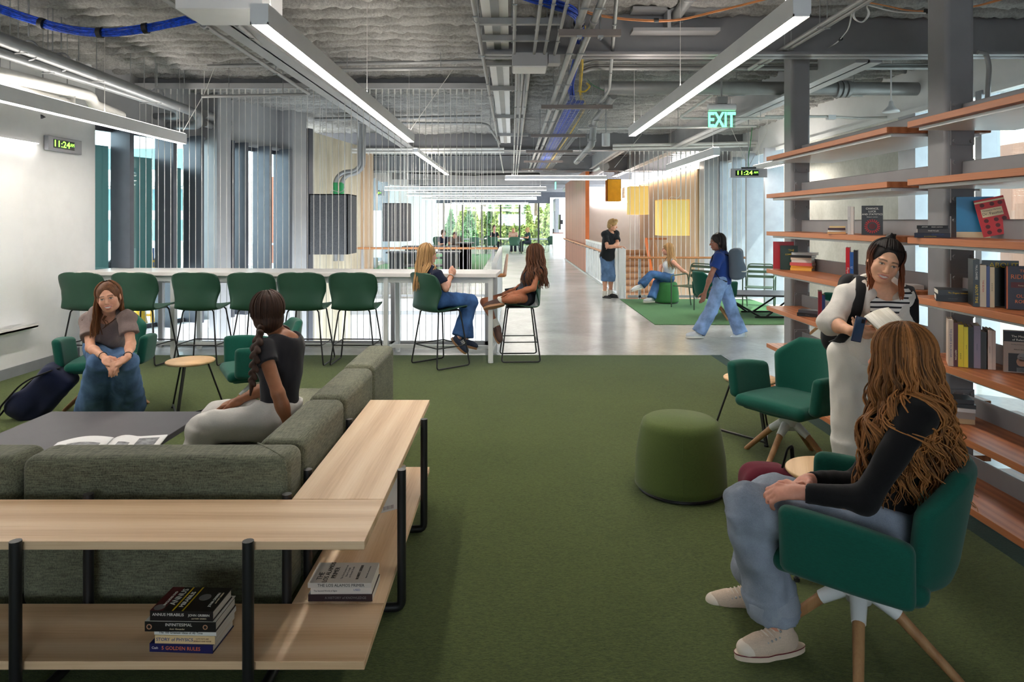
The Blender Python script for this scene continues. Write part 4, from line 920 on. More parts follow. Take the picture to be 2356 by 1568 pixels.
# round side tables
def make_table(label):
    t = thing('side_table', label, 'side table', (0, 0, 0), 0, 'round wooden side tables')
    MB().lathe([(0, .424), (.17, .424), (.19, .430), (.197, .438), (.197, .446), (.192, .451), (0, .451)], seg=40).build('table_top', tabletop, t)
    feet = [(0, -.235), (.225, .15), (-.225, .15)]
    for i, (x, y) in enumerate(feet):
        if i == 0: MB().bar((x * .45, y * .45, .424), (x, y, .012), .036, .012, (1, 0, 0)).cyl((x, y, 0), (x, y, .014), .016, seg=12).build('leg', MT['black'], t)
        else: MB().tube([(x * .5, y * .5, .424), (x, y, .014)], .0075, 8).cyl((x, y, 0), (x, y, .014), .014, seg=12).build('leg', MT['black'], t)
    MB().bar((feet[0][0], feet[0][1], .03), (feet[1][0], feet[1][1], .03), .014, .014).bar((feet[0][0], feet[0][1], .03), (feet[2][0], feet[2][1], .03), .014, .014).build('base_bar', MT['black'], t)
    return t
tb = make_table('round wooden side table between the smiling girl and the braided woman'); tb.location = (-2.755, 5.85, .009)
dup(tb, (1.815, 5.2, .009), .15, 'round wooden side table behind the olive ottoman, partly behind a green chair')
dup(tb, (1.52, 3.27, .009), 1.2, 'round wooden side table beside the maroon bag and the curly haired girl')
# ottomans
def ottoman(label, loc, rt, rb, h, mat):
    t = thing('ottoman', label, 'ottoman', loc)
    MB().lathe([(0, .012), (rb - .03, .012), (rb, .03), (rb, .06), ((rt + rb) / 2 + .012, h * .5), (rt + .004, h - .05), (rt - .008, h - .018), (rt - .035, h), (0, h + .006)], seg=56).build('cover', mat, t)
    MB().lathe([(rb - .02, 0), (rb - .015, .014), (0, .014)], seg=40).build('base_plate', MT['black'], t)
    for a in (-1.75, .4, 2.5): MB().tube([((rb + .0005) * math.cos(a), (rb + .0005) * math.sin(a), .06), (((rt + rb) / 2 + .0125) * math.cos(a), ((rt + rb) / 2 + .0125) * math.sin(a), h * .5), ((rt + .0045) * math.cos(a), (rt + .0045) * math.sin(a), h - .05)], .0016, 5).build('seam', mat, t)
    return t
ottoman('olive green round ottoman standing alone on the open carpet', (1.035, 4.2, .009), .236, .276, .43, olive)
ottoman('grass green ottoman under the girl by the stair screen', (XP(1534, 13.7), 13.72, .009), .21, .245, .42, green_far)
# lounge chairs
def arcshell(R, cy, a0, a1, z0f, z1f, th, rd):
    """curved upholstered panel: circle radius R about (0,cy), angles measured from -Y"""
    def f(p):
        x = p[..., 0]; y = p[..., 1] - cy; rr = np.hypot(x, y); a = np.arctan2(x, -y)
        am, ah = (a0 + a1) / 2, (a1 - a0) / 2
        s = np.abs(a - am) * R - ah * R; u = np.clip((a - am) / ah, -1, 1); z0 = z0f(u); z1 = z1f(u)
        zz = np.maximum(z0 - p[..., 2], p[..., 2] - z1)
        lean = np.maximum(p[..., 2] - .42, 0) * .16 - np.maximum(.47 - p[..., 2], 0) ** 2 * 2.6
        q = np.stack([np.abs(rr - R - lean) - th + rd, s + rd, zz + rd], -1)
        return np.linalg.norm(np.maximum(q, 0), axis=-1) + np.minimum(q.max(-1), 0) - rd
    return f
def make_lounge(label, fabric=teal):
    t = thing('lounge_chair', label, 'lounge chair', (0, 0, 0), 0, 'green swivel lounge chairs')
    s = SDF(.02); s.fn(arcshell(.30, .02, -.86, .86, lambda u: .365 + .03 * np.abs(u), lambda u: .80 - .20 * np.maximum(np.abs(u) - .42, 0), .034, .03), (-.42, -.5, .28), (.42, .2, .86))
    sdf_obj('backrest', s, .011, fabric, t)
    for sx in (-1, 1):
        s = SDF(.02)
        def arm(p, sx=sx):
            y = p[..., 1]; x = p[..., 0] * sx; u = np.clip((y + .22) / .5, 0, 1); cx = .29 + .03 * u - .05 * u ** 3 + (p[..., 2] - .3) * .14
            z1 = .60 + .045 * np.sin(u * 2.2); z0 = .375 + .03 * u
            q = np.stack([np.abs(x - cx) - .036 + .03, np.abs(y - .005) - .21 + .03, np.maximum(z0 - p[..., 2], p[..., 2] - z1) + .03], -1)
            return np.linalg.norm(np.maximum(q, 0), axis=-1) + np.minimum(q.max(-1), 0) - .03
        s.fn(arm, (min(sx * .2, sx * .46), -.24, .29), (max(sx * .2, sx * .46), .3, .68)); sdf_obj('armrest', s, .011, fabric, t)
    s = SDF(.03); s.rbox((0, .01, .40), (.265, .25, .042), .04); s.ell((0, .07, .42), (.24, .18, .028)); sdf_obj('seat_cushion', s, .012, fabric, t)
    s = SDF(.03); s.rbox((0, .0, .37), (.23, .22, .028), .026); s.ell((0, 0, .355), (.2, .2, .035)); sdf_obj('seat_base', s, .012, fabric, t)
    MB().lathe([(.06, .34), (.058, .27), (.045, .215), (0, .21)], seg=20).cyl((0, 0, .25), (0, 0, .345), .065).build('hub', white_cast, t)
    for k in range(4):
        a = math.pi / 2 * k + .12; d = Vector((math.cos(a), math.sin(a), 0))
        MB().tube([d * .03 + Vector((0, 0, .265)), d * .13 + Vector((0, 0, .195))], [.033, .0245], 12).build('leg_socket', white_cast, t)
        MB().tube([d * .125 + Vector((0, 0, .198)), d * .31 + Vector((0, 0, .015)), d * .325 + Vector((0, 0, .0))], [.0215, .0165, .0155], 12).build('leg', legwood, t)
    return t
ch = make_lounge('green swivel lounge chair under the curly haired girl, near right'); ch.location = (1.305, 2.57, .009); ch.rotation_euler.z = math.radians(56)
dup(ch, (1.90, 4.68, .009), math.radians(124), 'empty green swivel lounge chair in front of the standing woman')
dup(ch, (-3.57, 6.02, .009), math.radians(-164), 'green swivel lounge chair under the smiling girl on the left')
dup(ch, (-2.14, 5.72, .009), math.radians(120), 'empty green swivel lounge chair behind the braided woman')
dup(ch, (3.42, 11.55, .009), math.radians(-70), 'green swivel lounge chair behind the walking person')
dup(ch, (4.3, 9.3, .0), math.radians(40), 'green swivel lounge chair seen through the far end of the shelves')
# sofa
t = thing('sofa', 'large grey green tweed corner sofa with the braided woman on it', 'sofa', (0, 0, 0))
def soft(name, x0, x1, y0, y1, z0, z1, r=.04): return MB().box(x0, x1, y0, y1, z0, z1).build(name, tweed, t, bevel=r, seg=4)
soft('back_module', -1.938, -.88, 2.68, 2.885, .12, .718, .045); soft('back_module', -2.995, -1.952, 2.68, 2.885, .12, .718, .045); soft('back_module', -4.05, -3.01, 2.68, 2.885, .12, .718, .045)
soft('back_module', -1.085, -.88, 2.89, 3.605, .12, .718, .045); soft('back_module', -1.085, -.88, 3.613, 4.345, .12, .722, .045); soft('back_module', -1.085, -.88, 4.353, 5.1, .12, .728, .045)
for a, b in ((-1.75, -1.09), (-2.9, -1.76), (-4.05, -2.91)): soft('seat_cushion', a, b, 2.89, 3.54, .16, .41, .04)
for a, b in ((3.55, 4.34), (4.35, 5.1)): soft('seat_cushion', -1.75, -1.09, a, b, .16, .41, .04)
MB().tube([(-1.07, 2.875, .716), (-.9, 2.695, .716), (-.885, 2.684, .66), (-.885, 2.684, .15)], .004, 6).build('corner_seam', tweed, t)
MB().box(-4.0, -.93, 2.72, 3.45, .1, .16).box(-1.7, -.93, 3.45, 5.05, .1, .16).build('base_frame', MT['black'], t)
for x, y in ((-.95, 2.75), (-.95, 5.0), (-1.68, 5.0), (-1.68, 3.5), (-2.9, 3.5), (-2.9, 2.75), (-3.95, 2.75), (-3.95, 3.4)): MB().box(x - .02, x + .02, y - .02, y + .02, .009, .1).build('leg', MT['black'], t)
# console tables behind the sofa
def uframe(m, ax, c, a, b, top):
    """oval black tube: up, along the floor, up"""
    f = (lambda y, z: (c, y, z)) if ax == 'Y' else (lambda x, z: (x, c, z))
    m.tube(rounded([f(a, top), f(a, .028), f(b, .028), f(b, top)], .03, 4), .0185, 12)
t = thing('console_table', 'low light wood console along the front of the sofa back, with lower shelf', 'console table')
MB().box(-3.3, -.486, 2.249, 2.59, .567, .595).build('table_top', ash, t, bevel=.002); MB().box(-3.3, -.486, 2.249, 2.59, .172, .2).build('lower_shelf', ash, t, bevel=.002)
for x in (-.861, -1.62, -2.5): m = MB(); uframe(m, 'Y', x, 2.228, 2.612, .607); m.build('leg_frame', MT['black'], t)
t = thing('console_table', 'low light wood console running back along the right side of the sofa', 'console table')
MB().box(-.836, -.486, 2.593, 4.03, .567, .595).build('table_top', ash_y, t, bevel=.002); MB().box(-.836, -.486, 2.593, 4.03, .172, .2).build('lower_shelf', ash_y, t, bevel=.002)
for y in (2.87, 3.6): m = MB(); uframe(m, 'X', y, -.466 + .002, -.858, .607); m.build('leg_frame', MT['black'], t)
# coffee tables
t = thing('coffee_table', 'low square charcoal coffee table inside the sofa corner, magazine on it', 'coffee table')
MB().box(-3.12, -2.07, 3.62, 4.63, .325, .36).build('table_top', grey_top, t, bevel=.003)
for x in (-3.08, -2.11):
    for y in (3.66, 4.59): MB().box(x - .02, x + .02, y - .02, y + .02, .009, .325).build('leg', MT['black'], t)
t = thing('coffee_table', 'dark grey angled coffee table on the far right carpet', 'coffee table', (4.2, 11.9, .009))
MB().prism([(-.75, -.35), (.55, -.55), (.8, .3), (-.6, .45)], .37, .4, 'Z').build('table_top', grey_top, t, bevel=.003)
for a, b in (((-.6, -.3), (.0, -.35)), ((.5, -.45), (.1, -.35)), ((-.5, .35), (0, .3)), ((.6, .25), (.1, .3))): MB().tube([(a[0], a[1], .37), (b[0], b[1], .02)], .016, 8).build('leg', MT['black'], t)
MB().tube([(-.1, -.38, .02), (.75, -.38, .02)], .016, 8).tube([(-.1, .32, .02), (.75, .32, .02)], .016, 8).build('base_bar', MT['black'], t)
# outdoor style metal armchairs
def metal_chair(label, loc, rz):
    t = thing('metal_armchair', label, 'armchair', loc, rz)
    for sx in (-1, 1): MB().tube(rounded([(sx * .27, .25, 0), (sx * .27, .25, .6), (sx * .27, -.22, .62), (sx * .25, -.3, .0)], .06), .012, 8).build('side_frame', metal_green, t)
    for i in range(5): MB().box(-.24, .24, -.2 + i * .09, -.13 + i * .09, .4, .412).build('seat_slat', metal_green, t)
    MB().tube(rounded([(-.24, -.2, .4), (-.24, -.3, .82), (.24, -.3, .82), (.24, -.2, .4)], .08), .012, 8).build('back_frame', metal_green, t)
    for z in (.56, .65, .74): MB().box(-.23, .23, -.27 - (z - .56) * .2, -.26 - (z - .56) * .2, z, z + .05).build('back_slat', metal_green, t)
    return t
metal_chair('dark green slatted metal armchair beside the girl on the green ottoman', (XP(1592, 12.9), 12.95, .009), 2.2)
metal_chair('dark green slatted metal armchair beyond the angled coffee table', (4.62, 12.75, .009), 2.7)
# shelf wall
TIERS = [.055 + .3725 * i for i in range(7)]
under = plain('white_shelf_underside', (236, 240, 242), .35, var=.01)
def bolt(m, x, y, z): m.cyl((x, y, z), (x, y - .012, z), .013, seg=10)
def shelving(label, y0, y1, ycol):
    t = thing('bookshelf', label, 'bookshelf')
    for i, z in enumerate(TIERS):
        b = MB().box(2.55, 3.26, y0, y1, z - .04, z).build('shelf_board', fir, t, bevel=.002)
        if i: MB().box(2.60, 3.21, y0 + .04, y1 - .04, z - .062, z - .0405).build('soffit_panel', under, b, bevel=.002)
        MB().box(2.897, 2.913, y0 + .01, y1 - .01, z - .03, z + .115).build('spine_rail', MT['steel'], t, bevel=.006)
    for z in TIERS[1:]:
        mm = MB().box(2.835, 2.985, ycol - .012, ycol, z - .15, z + .135)
        for bx in (2.855, 2.965):
            for bz in (z - .125, z + .11): bolt(mm, bx, ycol - .012, bz)
        mm.build('bracket_plate', MT['steel'], t)
    return t
shelving('nearer bay of the tall steel and fir bookshelf at the right edge', 2.205, 4.405, 4.42)
shelving('further bay of the tall steel and fir bookshelf, behind the standing woman', 4.645, 6.845, 6.86)
# study hall furniture
def worktable(label, x0, x1, y0, y1, z, bench=True):
    t = thing('work_table', label, 'table')
    MB().box(x0, x1, y0, y1, z - .04, z).build('table_top', grey_top, t)
    for x in (x0 + .1, x1 - .5): MB().box(x, x + .4, y0 + .05, y1 - .05, .0, z - .04).build('leg_panel', MT['black'], t)
    if bench: MB().box(x0 + .5, x1 - .5, y0 + .1, y1 - .1, .3, .34).build('shelf', grey_top, t)
    return t
worktable('nearest long black study table behind the cable screen', -3.7, -1.55, 20.0, 20.9, .74)
worktable('second long black study table, where two people sit', -3.9, -1.5, 24.2, 25.1, .75)
worktable('tall black study table, right of the two seated people', -1.9, -1.3, 23.0, 23.6, .92, False)
t = thing('work_table', 'white study table near the far glass with three people around it', 'table')
MB().box(-1.4, .55, 34.3, 35.7, .73, .77).build('table_top', white_lam, t)
for x in (-1.32, .47):
    for y in (34.4, 35.6): MB().box(x - .03, x + .03, y - .03, y + .03, 0, .73).build('leg', metal_green, t)
chair0 = make_seatchair('side_chair', 'green shell chair at the white study table, seen from behind, right one', 'chair', -.2, 'green study chairs'); chair0.location = (.12, 33.9, 0)
for x, y, rz, lab in ((-1.0, 33.95, .1, 'green shell chair at the white study table, seen from behind, left one'), (-3.7, 34, 3.1, 'grey green chair at the far left of the study hall window'), (-2.9, 35.5, 3.0, 'green chair half hidden behind the two seated people'), (-1.9, 33, 2.8, 'blue green chair standing alone before the far glass'), (-1.3, 36.3, 2.9, 'dark green chair behind the far boy in black'), (.15, 37, 3.1, 'pale green chair behind the blonde person at the far table'), (.95, 35.4, -2.2, 'green chair under the far girl in green'), (2.0, 35.5, 2.6, 'blue green chair at the far right by the white door')):
    dup(chair0, (x, y, 0), rz, lab)
t = thing('cabinet', 'white cabinet with brown edge at the end of the walkway', 'cabinet', (1.98, 33.2, 0))
MB().box(0, .48, -.35, .1, 0, 1.05).build('body', white_lam, t); MB().box(-.01, .5, -.36, .12, 1.05, 1.08).build('top', MT['redwood'], t); MB().box(-.01, 0, -.3, .05, .1, 1.0).build('door_panel', white_lam, t)
t = thing('wall_screen', 'black wall screen on an arm at the end of the walkway', 'screen', (2.3, 32.3, 0)); MB().box(-.08, -.02, -.4, .4, 1.25, 1.95).build('panel', MT['screen_black'], t); MB().box(-.02, .1, -.1, .1, 1.5, 1.7).build('wall_arm', MT['black'], t)
t = thing('easel', 'wooden post easel with a white board before the far left window', 'easel', (XP(843, 19.5), 19.5, 0))
MB().box(-.035, .035, -.03, .03, .5, 1.95).build('post', legwood, t); MB().box(.06, .42, .05, .07, .6, 1.95).build('board', MT['whiteboard'], t)
for a in (-.35, .05, .45): MB().tube([(0, 0, .55), (a, .25 - abs(a), .0)], .018, 6).build('leg', MT['alu_light'], t)
# things outside the left windows
t = thing('step_ladder', 'yellow step ladder outside the left windows', 'ladder', (XP(341, 10.6), 10.6, -.02)); yl = plain('ladder_yellow', (236, 178, 20), .5)
for x0, x1, y in ((-.04, -.17, -.2), (.04, .17, -.2), (-.03, -.13, .4), (.03, .13, .4)): MB().tube([(x0, 0, 1.25), (x1, y, 0)], .026, 6).build('leg', yl, t)
for k in range(4): MB().box(-.14 + k * .02, .14 - k * .02, -.2 + k * .05, -.1 + k * .05, .22 + k * .27, .25 + k * .27).build('step', yl, t)
MB().box(-.07, .07, -.05, .05, .95, 1.25).build('top_cap', plain('ladder_blue', (34, 86, 150), .5), t)
t = thing('safety_cone', 'orange yellow cone tool outside, seen below the counter', 'cone', (XP(320, 10.0), 10.0, -.02)); MB().lathe([(.2, 0), (.2, .03), (.14, .04), (.05, .5), (0, .5)], seg=16).build('body', yl, t)
t = thing('wrapped_pallet', 'dark plastic wrapped stack outside the leftmost window', 'pallet', (XP(243, 10.2), 10.2, -.02))
s = SDF(.05); s.rbox((0, 0, .58), (.16, .16, .5), .05, taper=(0, 2, .25)); s.rbox((.16, .1, .6), (.1, .12, .5), .04, taper=(0, 2, .3)); s.noise(.02, (9, 9, 22)); sdf_obj('load', s, .03, plain('black_film', (40, 40, 42), .15, var=.3, scale=20), t); MB().box(-.3, .3, -.2, .2, 0, .09).build('pallet_base', legwood, t)
shade_m = N('teal_shade'); shade_m.color((140, 164, 162)); _tr = shade_m.n('ShaderNodeBsdfTranslucent'); _tr.inputs[0].default_value = (*lin((120, 146, 144)), 1); _mx = shade_m.n('ShaderNodeMixShader'); _mx.inputs[0].default_value = .6; shade_m.l(shade_m.b.outputs[0], _mx.inputs[1]); shade_m.l(_tr.outputs[0], _mx.inputs[2]); shade_m.l(_mx.outputs[0], shade_m.out.inputs[0]); shade_m = shade_m.set(.8)
for i, (t0, t1, za) in enumerate(((.03, .255, .95), (.32, .93, .93), (1.0, 1.43, .95))):
    mm = MB(); vs = [gw(a, -.085, z) for z in (za, 2.62 - .1 * i) for a in (t0, t1)]; o = [gw(a, -.1, z) for z in (za, 2.62 - .1 * i) for a in (t0, t1)]
    mm.add(vs + o, [(0, 1, 3, 2), (6, 7, 5, 4), (0, 4, 5, 1), (2, 3, 7, 6), (0, 2, 6, 4), (1, 5, 7, 3)])
    r_ = mm.build('roller_shade', shade_m); tag(r_, ('first', 'second, widest', 'third, narrowest')[i] + ' teal roller shade from the white wall in the left windows', 'shade')
# ------------------------------------------------------------------ books
_bm = {}
def bmat(c, rough=.4):
    if c not in _bm: _bm[c] = plain('book_cover_%d' % len(_bm), c, rough, var=.03)
    return _bm[c]
page_m = N('page_edges'); page_m.color(page_m.ramp(page_m.noise(page_m.co((6, 6, 900)), 1, 2), [(.3, (206, 200, 186)), (.7, (238, 234, 224))])); page_m = page_m.set(.85)
INK = {'w': plain('white_ink', (236, 232, 222), .5, var=0), 'k': plain('black_ink', (24, 22, 24), .5, var=0), 'y': plain('yellow_ink', (236, 200, 30), .5, var=0), 'o': plain('orange_ink', (232, 120, 66), .5, var=0),
       'b': plain('blue_ink', (40, 70, 130), .5, var=0), 'r': plain('red_ink', (190, 26, 34), .5, var=0), 'c': plain('cream_ink', (232, 216, 178), .5, var=0), 'm': plain('maroon_ink', (92, 26, 32), .5, var=0), 'g': plain('grey_ink', (130, 128, 126), .5, var=0), 'd': plain('dark_blue_ink', (40, 44, 70), .5, var=0), 's': plain('skin_ink', (190, 140, 110), .5, var=0)}
FLAT = Matrix.Identity(4)
SPINE = Matrix(((0, 0, -1, 0), (0, 1, 0, 0), (1, 0, 0, 0), (0, 0, 0, 1)))
COVER = Matrix(((0, 1, 0, 0), (0, 0, -1, 0), (-1, 0, 0, 0), (0, 0, 0, 1)))
SP_T = Matrix(((1, 0, 0, 0), (0, 0, -1, 0), (0, 1, 0, 0), (0, 0, 0, 1)))            # spine lettering, spine lying level
SP_U = Matrix(((-1, 0, 0, 0), (0, 0, -1, 0), (0, -1, 0, 0), (0, 0, 0, 1)))          # spine lettering, book upright
FR_T = Matrix(((0, -1, 0, 0), (1, 0, 0, 0), (0, 0, 1, 0), (0, 0, 0, 1)))            # front lettering
def book(label, L, W, T, col, M, spine=(), front=(), shapes=(), hard=True, up=False, group=None):
    """spine: (text, x, size, ink, dz); front: (text, across, up, size, ink); shapes on the front: (y0, y1, v0, v1, ink)"""
    t = thing('book', label, 'book', group=group); t.matrix_world = M
    c = .003 if hard else .0012; o = .003 if hard else 0
    m = MB().box(-L / 2, L / 2, 0, W, 0, c).box(-L / 2, L / 2, 0, W, T - c, T).box(-L / 2, L / 2, 0, c, c, T - c)
    m.build('cover', bmat(col), t)
    MB().box(-L / 2 + o, L / 2 - o, c, W - o, c, T - c).build('pages', page_m, t)
    inks = []; m = MB()
    def ink(i):
        if i not in inks: inks.append(i)
        m.mat(inks.index(i))
    for y0, y1, v0, v1, i in shapes:
        ink(i)
        if v1 is None: m.cyl((-y1, y0, T), (-y1, y0, T + .0006), v0, seg=24)
        elif v1 == 'ring':
            R = v0; k = 20
            for q in range(k):
                a = 2 * math.pi * q / k; m.bar((-y1 + R * .62 * math.cos(a), y0 + R * .62 * math.sin(a), T + .0004), (-y1 + R * math.cos(a), y0 + R * math.sin(a), T + .0004), R * .13, .0006)
        else: m.box(-v1, -v0, y0, y1, T, T + .0004)
    for s, x, size, i, dz in spine:
        ink(i); m.text(s, Matrix.Translation((x if not up else -x, -.0006, T / 2 + dz)) @ (SP_U if up else SP_T), size, .0003)
    for s, y, v, size, i in front:
        ink(i); m.text(s, Matrix.Translation((-v, y, T + .0008)) @ FR_T, size, .0003)
    if inks: m.build('cover_print' if front else 'lettering', [INK[i] for i in inks], t)
    return t
def RZ(a): return Matrix.Rotation(a, 4, 'Z')
def TR(x, y, z): return Matrix.Translation((x, y, z))
def flat(x, y, z, rz=0): return TR(x, y, z) @ RZ(rz) @ FLAT
# stack on the front console
z = .2005
book('navy hardback with orange lettering, bottom of the five book stack', .218, .155, .028, (22, 26, 84), flat(-1.112, 2.294, z, -.05), [('5 GOLDEN RULES', .0, .017, 'o', 0), ('Cash', -.09, .011, 'w', 0)], [], [(.02, .1, -.06, .06, 'c')])
z += .0285; book('cream paperback with blue title, second from the bottom of the five book stack', .205, .15, .027, (226, 196, 148), flat(-1.10, 2.296, z, -.03), [('STORY of PHYSICS', -.035, .0155, 'b', 0), ('LLOYD MOTZ AND', .06, .005, 'm', .004), ('JEFFERSON HANE WEAVER', .06, .005, 'm', -.004)], hard=False)
z += .0275; book('thin white paperback, middle of the five book stack', .213, .15, .016, (222, 220, 214), flat(-1.10, 2.298, z, -.04), [('The 100 Greatest Ideas of All Time', -.015, .0105, 'k', 0)], hard=False)
z += .0165; book('black dust jacketed hardback with faces on the spine, second from the top', .24, .16, .034, (26, 22, 22), flat(-1.113, 2.29, z, -.02), [('INFINITESIMAL', -.005, .014, 'w', .006), ('Amir Alexander', -.01, .008, 'c', -.008), ('o', -.105, .04, 's', .002), ('o', .085, .036, 's', .002)], shapes=[(.0, .16, -.12, .12, 'w')])
z += .0345; book('black and maroon dust jacketed hardback on top of the five book stack', .214, .148, .034, (30, 22, 22), flat(-1.11, 2.292, z, -.03), [('ANNUS MIRABILIS', -.045, .0135, 'w', .004), ('JOHN GRIBBIN', .06, .011, 'w', .003), ('and MARY GRIBBIN', .06, .006, 'c', -.008)],
     [('INCLUDES DVD', .075, .075, .0125, 'w'), ('ANNUS', .085, .05, .03, 'w'), ('MIRABILIS', .07, .013, .022, 'w'), ('JOHN GRIBBIN', .07, -.08, .013, 'w'), ('and MARY GRIBBIN', .08, -.093, .008, 'c')],
     [(0, .148, .028, .033, 'y'), (0, .148, -.006, -.001, 'y'), (0, .148, .064, .107, 'm'), (.085, -.04, .02, None, 'g'), (.02, .085, .018, None, 'g')])
# stack on the right console
z = .2005
book('dark maroon paperback at the bottom of the three book stack under the corner', .245, .15, .026, (44, 26, 32), flat(-.655, 2.604, z, .0), [('A HISTORY of KNOWLEDGE', .02, .0125, 'g', 0)], hard=False)
z += .0265; book('white paperback in the middle of the three book stack', .232, .15, .025, (208, 200, 192), flat(-.652, 2.606, z, .01), [('USED', .06, .011, 'b', .003), ('The Second World of Signs', -.06, .008, 'k', 0)], hard=False)
z += .0255; book('grey white paperback with black title on top of the three book stack', .242, .155, .019, (196, 190, 182), flat(-.657, 2.602, z, .0), [('THE LOS ALAMOS PRIMER', .005, .0155, 'k', 0)],
     [('THE', .05, .085, .03, 'k'), ('LOS ALAMOS', .08, .06, .026, 'k'), ('PRIMER', .075, .033, .026, 'k'), ('The First Lectures on', .08, .0, .012, 'g'), ('How To Build', .08, -.014, .012, 'g'), ('an Atomic Bomb', .08, -.028, .012, 'g'), ('ROBERT SERBER', .08, -.06, .015, 'k'), ('Edited with an Introduction', .08, -.093, .008, 'g')], hard=False)
book('white paperback standing under the right console, back cover and barcode showing', .21, .14, .018, (214, 210, 204), TR(-.665, 3.40, .306) @ RZ(.6) @ COVER, [], [('|||||||||||', .045, -.085, .02, 'k'), ('xxxx xxx xxxxx xx', .07, .02, .008, 'g'), ('xx xxxx xxxx xxxx', .07, 0, .008, 'g'), ('xxxx xx xxxxx xxx', .07, -.02, .008, 'g')][:1], hard=False)
# shelf wall ------------------------------------------------ A = direction the spines face
def toward(x, y): return math.atan2(-x, y)          # rotate local -Y to face the camera from (x,y)
def upright(rows, x, y, z, rz, group=None):
    """spines towards the viewer, left to right"""
    R = RZ(rz); d = R @ Vector((1, 0, 0)); p = Vector((x, y, z))
    for lab, L, W, T, col, sp in rows:
        p = p + d * T; book(lab, L, W, T - .0008, col, Matrix.Translation(p + Vector((0, 0, L / 2 + .0008))) @ R @ SPINE, sp, up=True, group=group)
    return p
def pile(rows, x, y, z, rz, group=None):
    for k, (lab, L, W, T, col, sp) in enumerate(rows):
        book(lab, L, W, T, col, flat(x + .006 * math.sin(k * 2.3), y + .006 * math.cos(k * 1.7), z + .0008, rz + .06 * math.sin(k * 1.9)), sp, group=group); z += T + .0008
def cover(lab, L, W, T, col, x, y, z, rz, front, shapes, tilt=0, lean=0): return book(lab, L, W, T, col, TR(x, y, z + L / 2 * math.cos(lean) + .002) @ RZ(rz) @ Matrix.Rotation(tilt, 4, 'Y') @ Matrix.Rotation(-lean, 4, 'X') @ COVER, [], front, shapes)
t4, t3, t2, t1 = TIERS[4] + .001, TIERS[3] + .001, TIERS[2] + .001, TIERS[1] + .001
# further bay
pile([('orange paperback, bottom of the small pile left of the black statistics book', .13, .1, .016, (232, 176, 112), []), ('white paperback, second in the small pile', .13, .1, .014, (226, 224, 218), []), ('dark red and navy book, third in the small pile', .125, .1, .016, (62, 30, 44), []), ('cream book on top of the small pile', .115, .1, .014, (228, 196, 140), [])], 2.58, 5.42, t4, -.4)
e = upright([('white spined tall book next to the black statistics book', .215, .15, .02, (206, 202, 200), [('x x x x x x', 0, .012, 'g', 0)]), ('second pale tall book beside the black statistics book', .212, .15, .022, (216, 206, 198), [])], 2.565, 5.22, t4, -.5)
cover('black book with red wheel design standing face out on the fourth shelf', .215, .14, .018, (22, 20, 22), 2.60, 5.08, t4, -.42, [('CHANCE,', .07, .085, .02, 'w'), ('LUCK', .07, .064, .02, 'w'), ('AND STATISTICS', .07, .043, .018, 'w'), ('Horace C. Levinson', .07, .024, .009, 'w')], [(.07, -.045, .052, 'ring', 'r'), (.07, -.045, .022, None, 'm')])
cover('tall red book at the far end of the shelf, behind the green one', .27, .19, .02, (186, 26, 40), 2.60, 6.80, t3, -.3, [], [])
cover('dark green book standing in front of the tall red one', .235, .16, .02, (20, 52, 42), 2.63, 6.70, t3, -.3, [('THE', .1, .07, .03, 'y'), ('COMPLEX', .09, .03, .02, 'y')], [])
pile([('yellow paperback, bottom of the seven book pile', .2, .14, .026, (236, 180, 80), []), ('second book up, orange, in the seven book pile', .2, .14, .02, (232, 160, 50), []), ('third book up, red and white, in the seven book pile', .21, .15, .03, (206, 90, 90), []), ('fourth book up, white, in the seven book pile', .19, .14, .024, (222, 216, 208), []), ('fifth book up, cream, in the seven book pile', .19, .14, .022, (222, 210, 190), []), ('sixth book up, black, in the seven book pile', .2, .14, .022, (30, 30, 34), []), ('top book, grey, of the seven book pile', .2, .15, .024, (190, 190, 192), [])], 2.76, 6.52, t3, -.75)
upright([('tall red book behind the standing woman, left of her head', .27, .2, .028, (196, 24, 40), [('Physics', .05, .022, 'w', 0)]), ('blue book behind the standing woman', .235, .15, .026, (44, 96, 170), [('LI', 0, .02, 'w', 0)]), ('black book behind the standing woman, hidden by her hair', .25, .16, .03, (36, 32, 38), [])], 2.58, 5.28, t3, -.5)
pile([('grey book lying at the near end of the fourth lowest shelf, behind the white hood', .19, .13, .03, (182, 178, 174), [])], 2.76, 4.74, t3, -.2)
upright([('dark red book behind the standing woman at waist height', .25, .17, .03, (130, 30, 44), []), ('navy book behind the standing woman at waist height', .22, .17, .025, (40, 58, 110), [])], 2.60, 5.8, t2, -.4)
pile([('black book, lower of two lying left of the dark red one', .18, .13, .03, (38, 38, 44), [('x x x x', 0, .012, 'g', 0)]), ('grey black book, upper of two lying left of the dark red one', .17, .12, .025, (70, 72, 80), [])], 2.62, 6.05, t2, -.7)
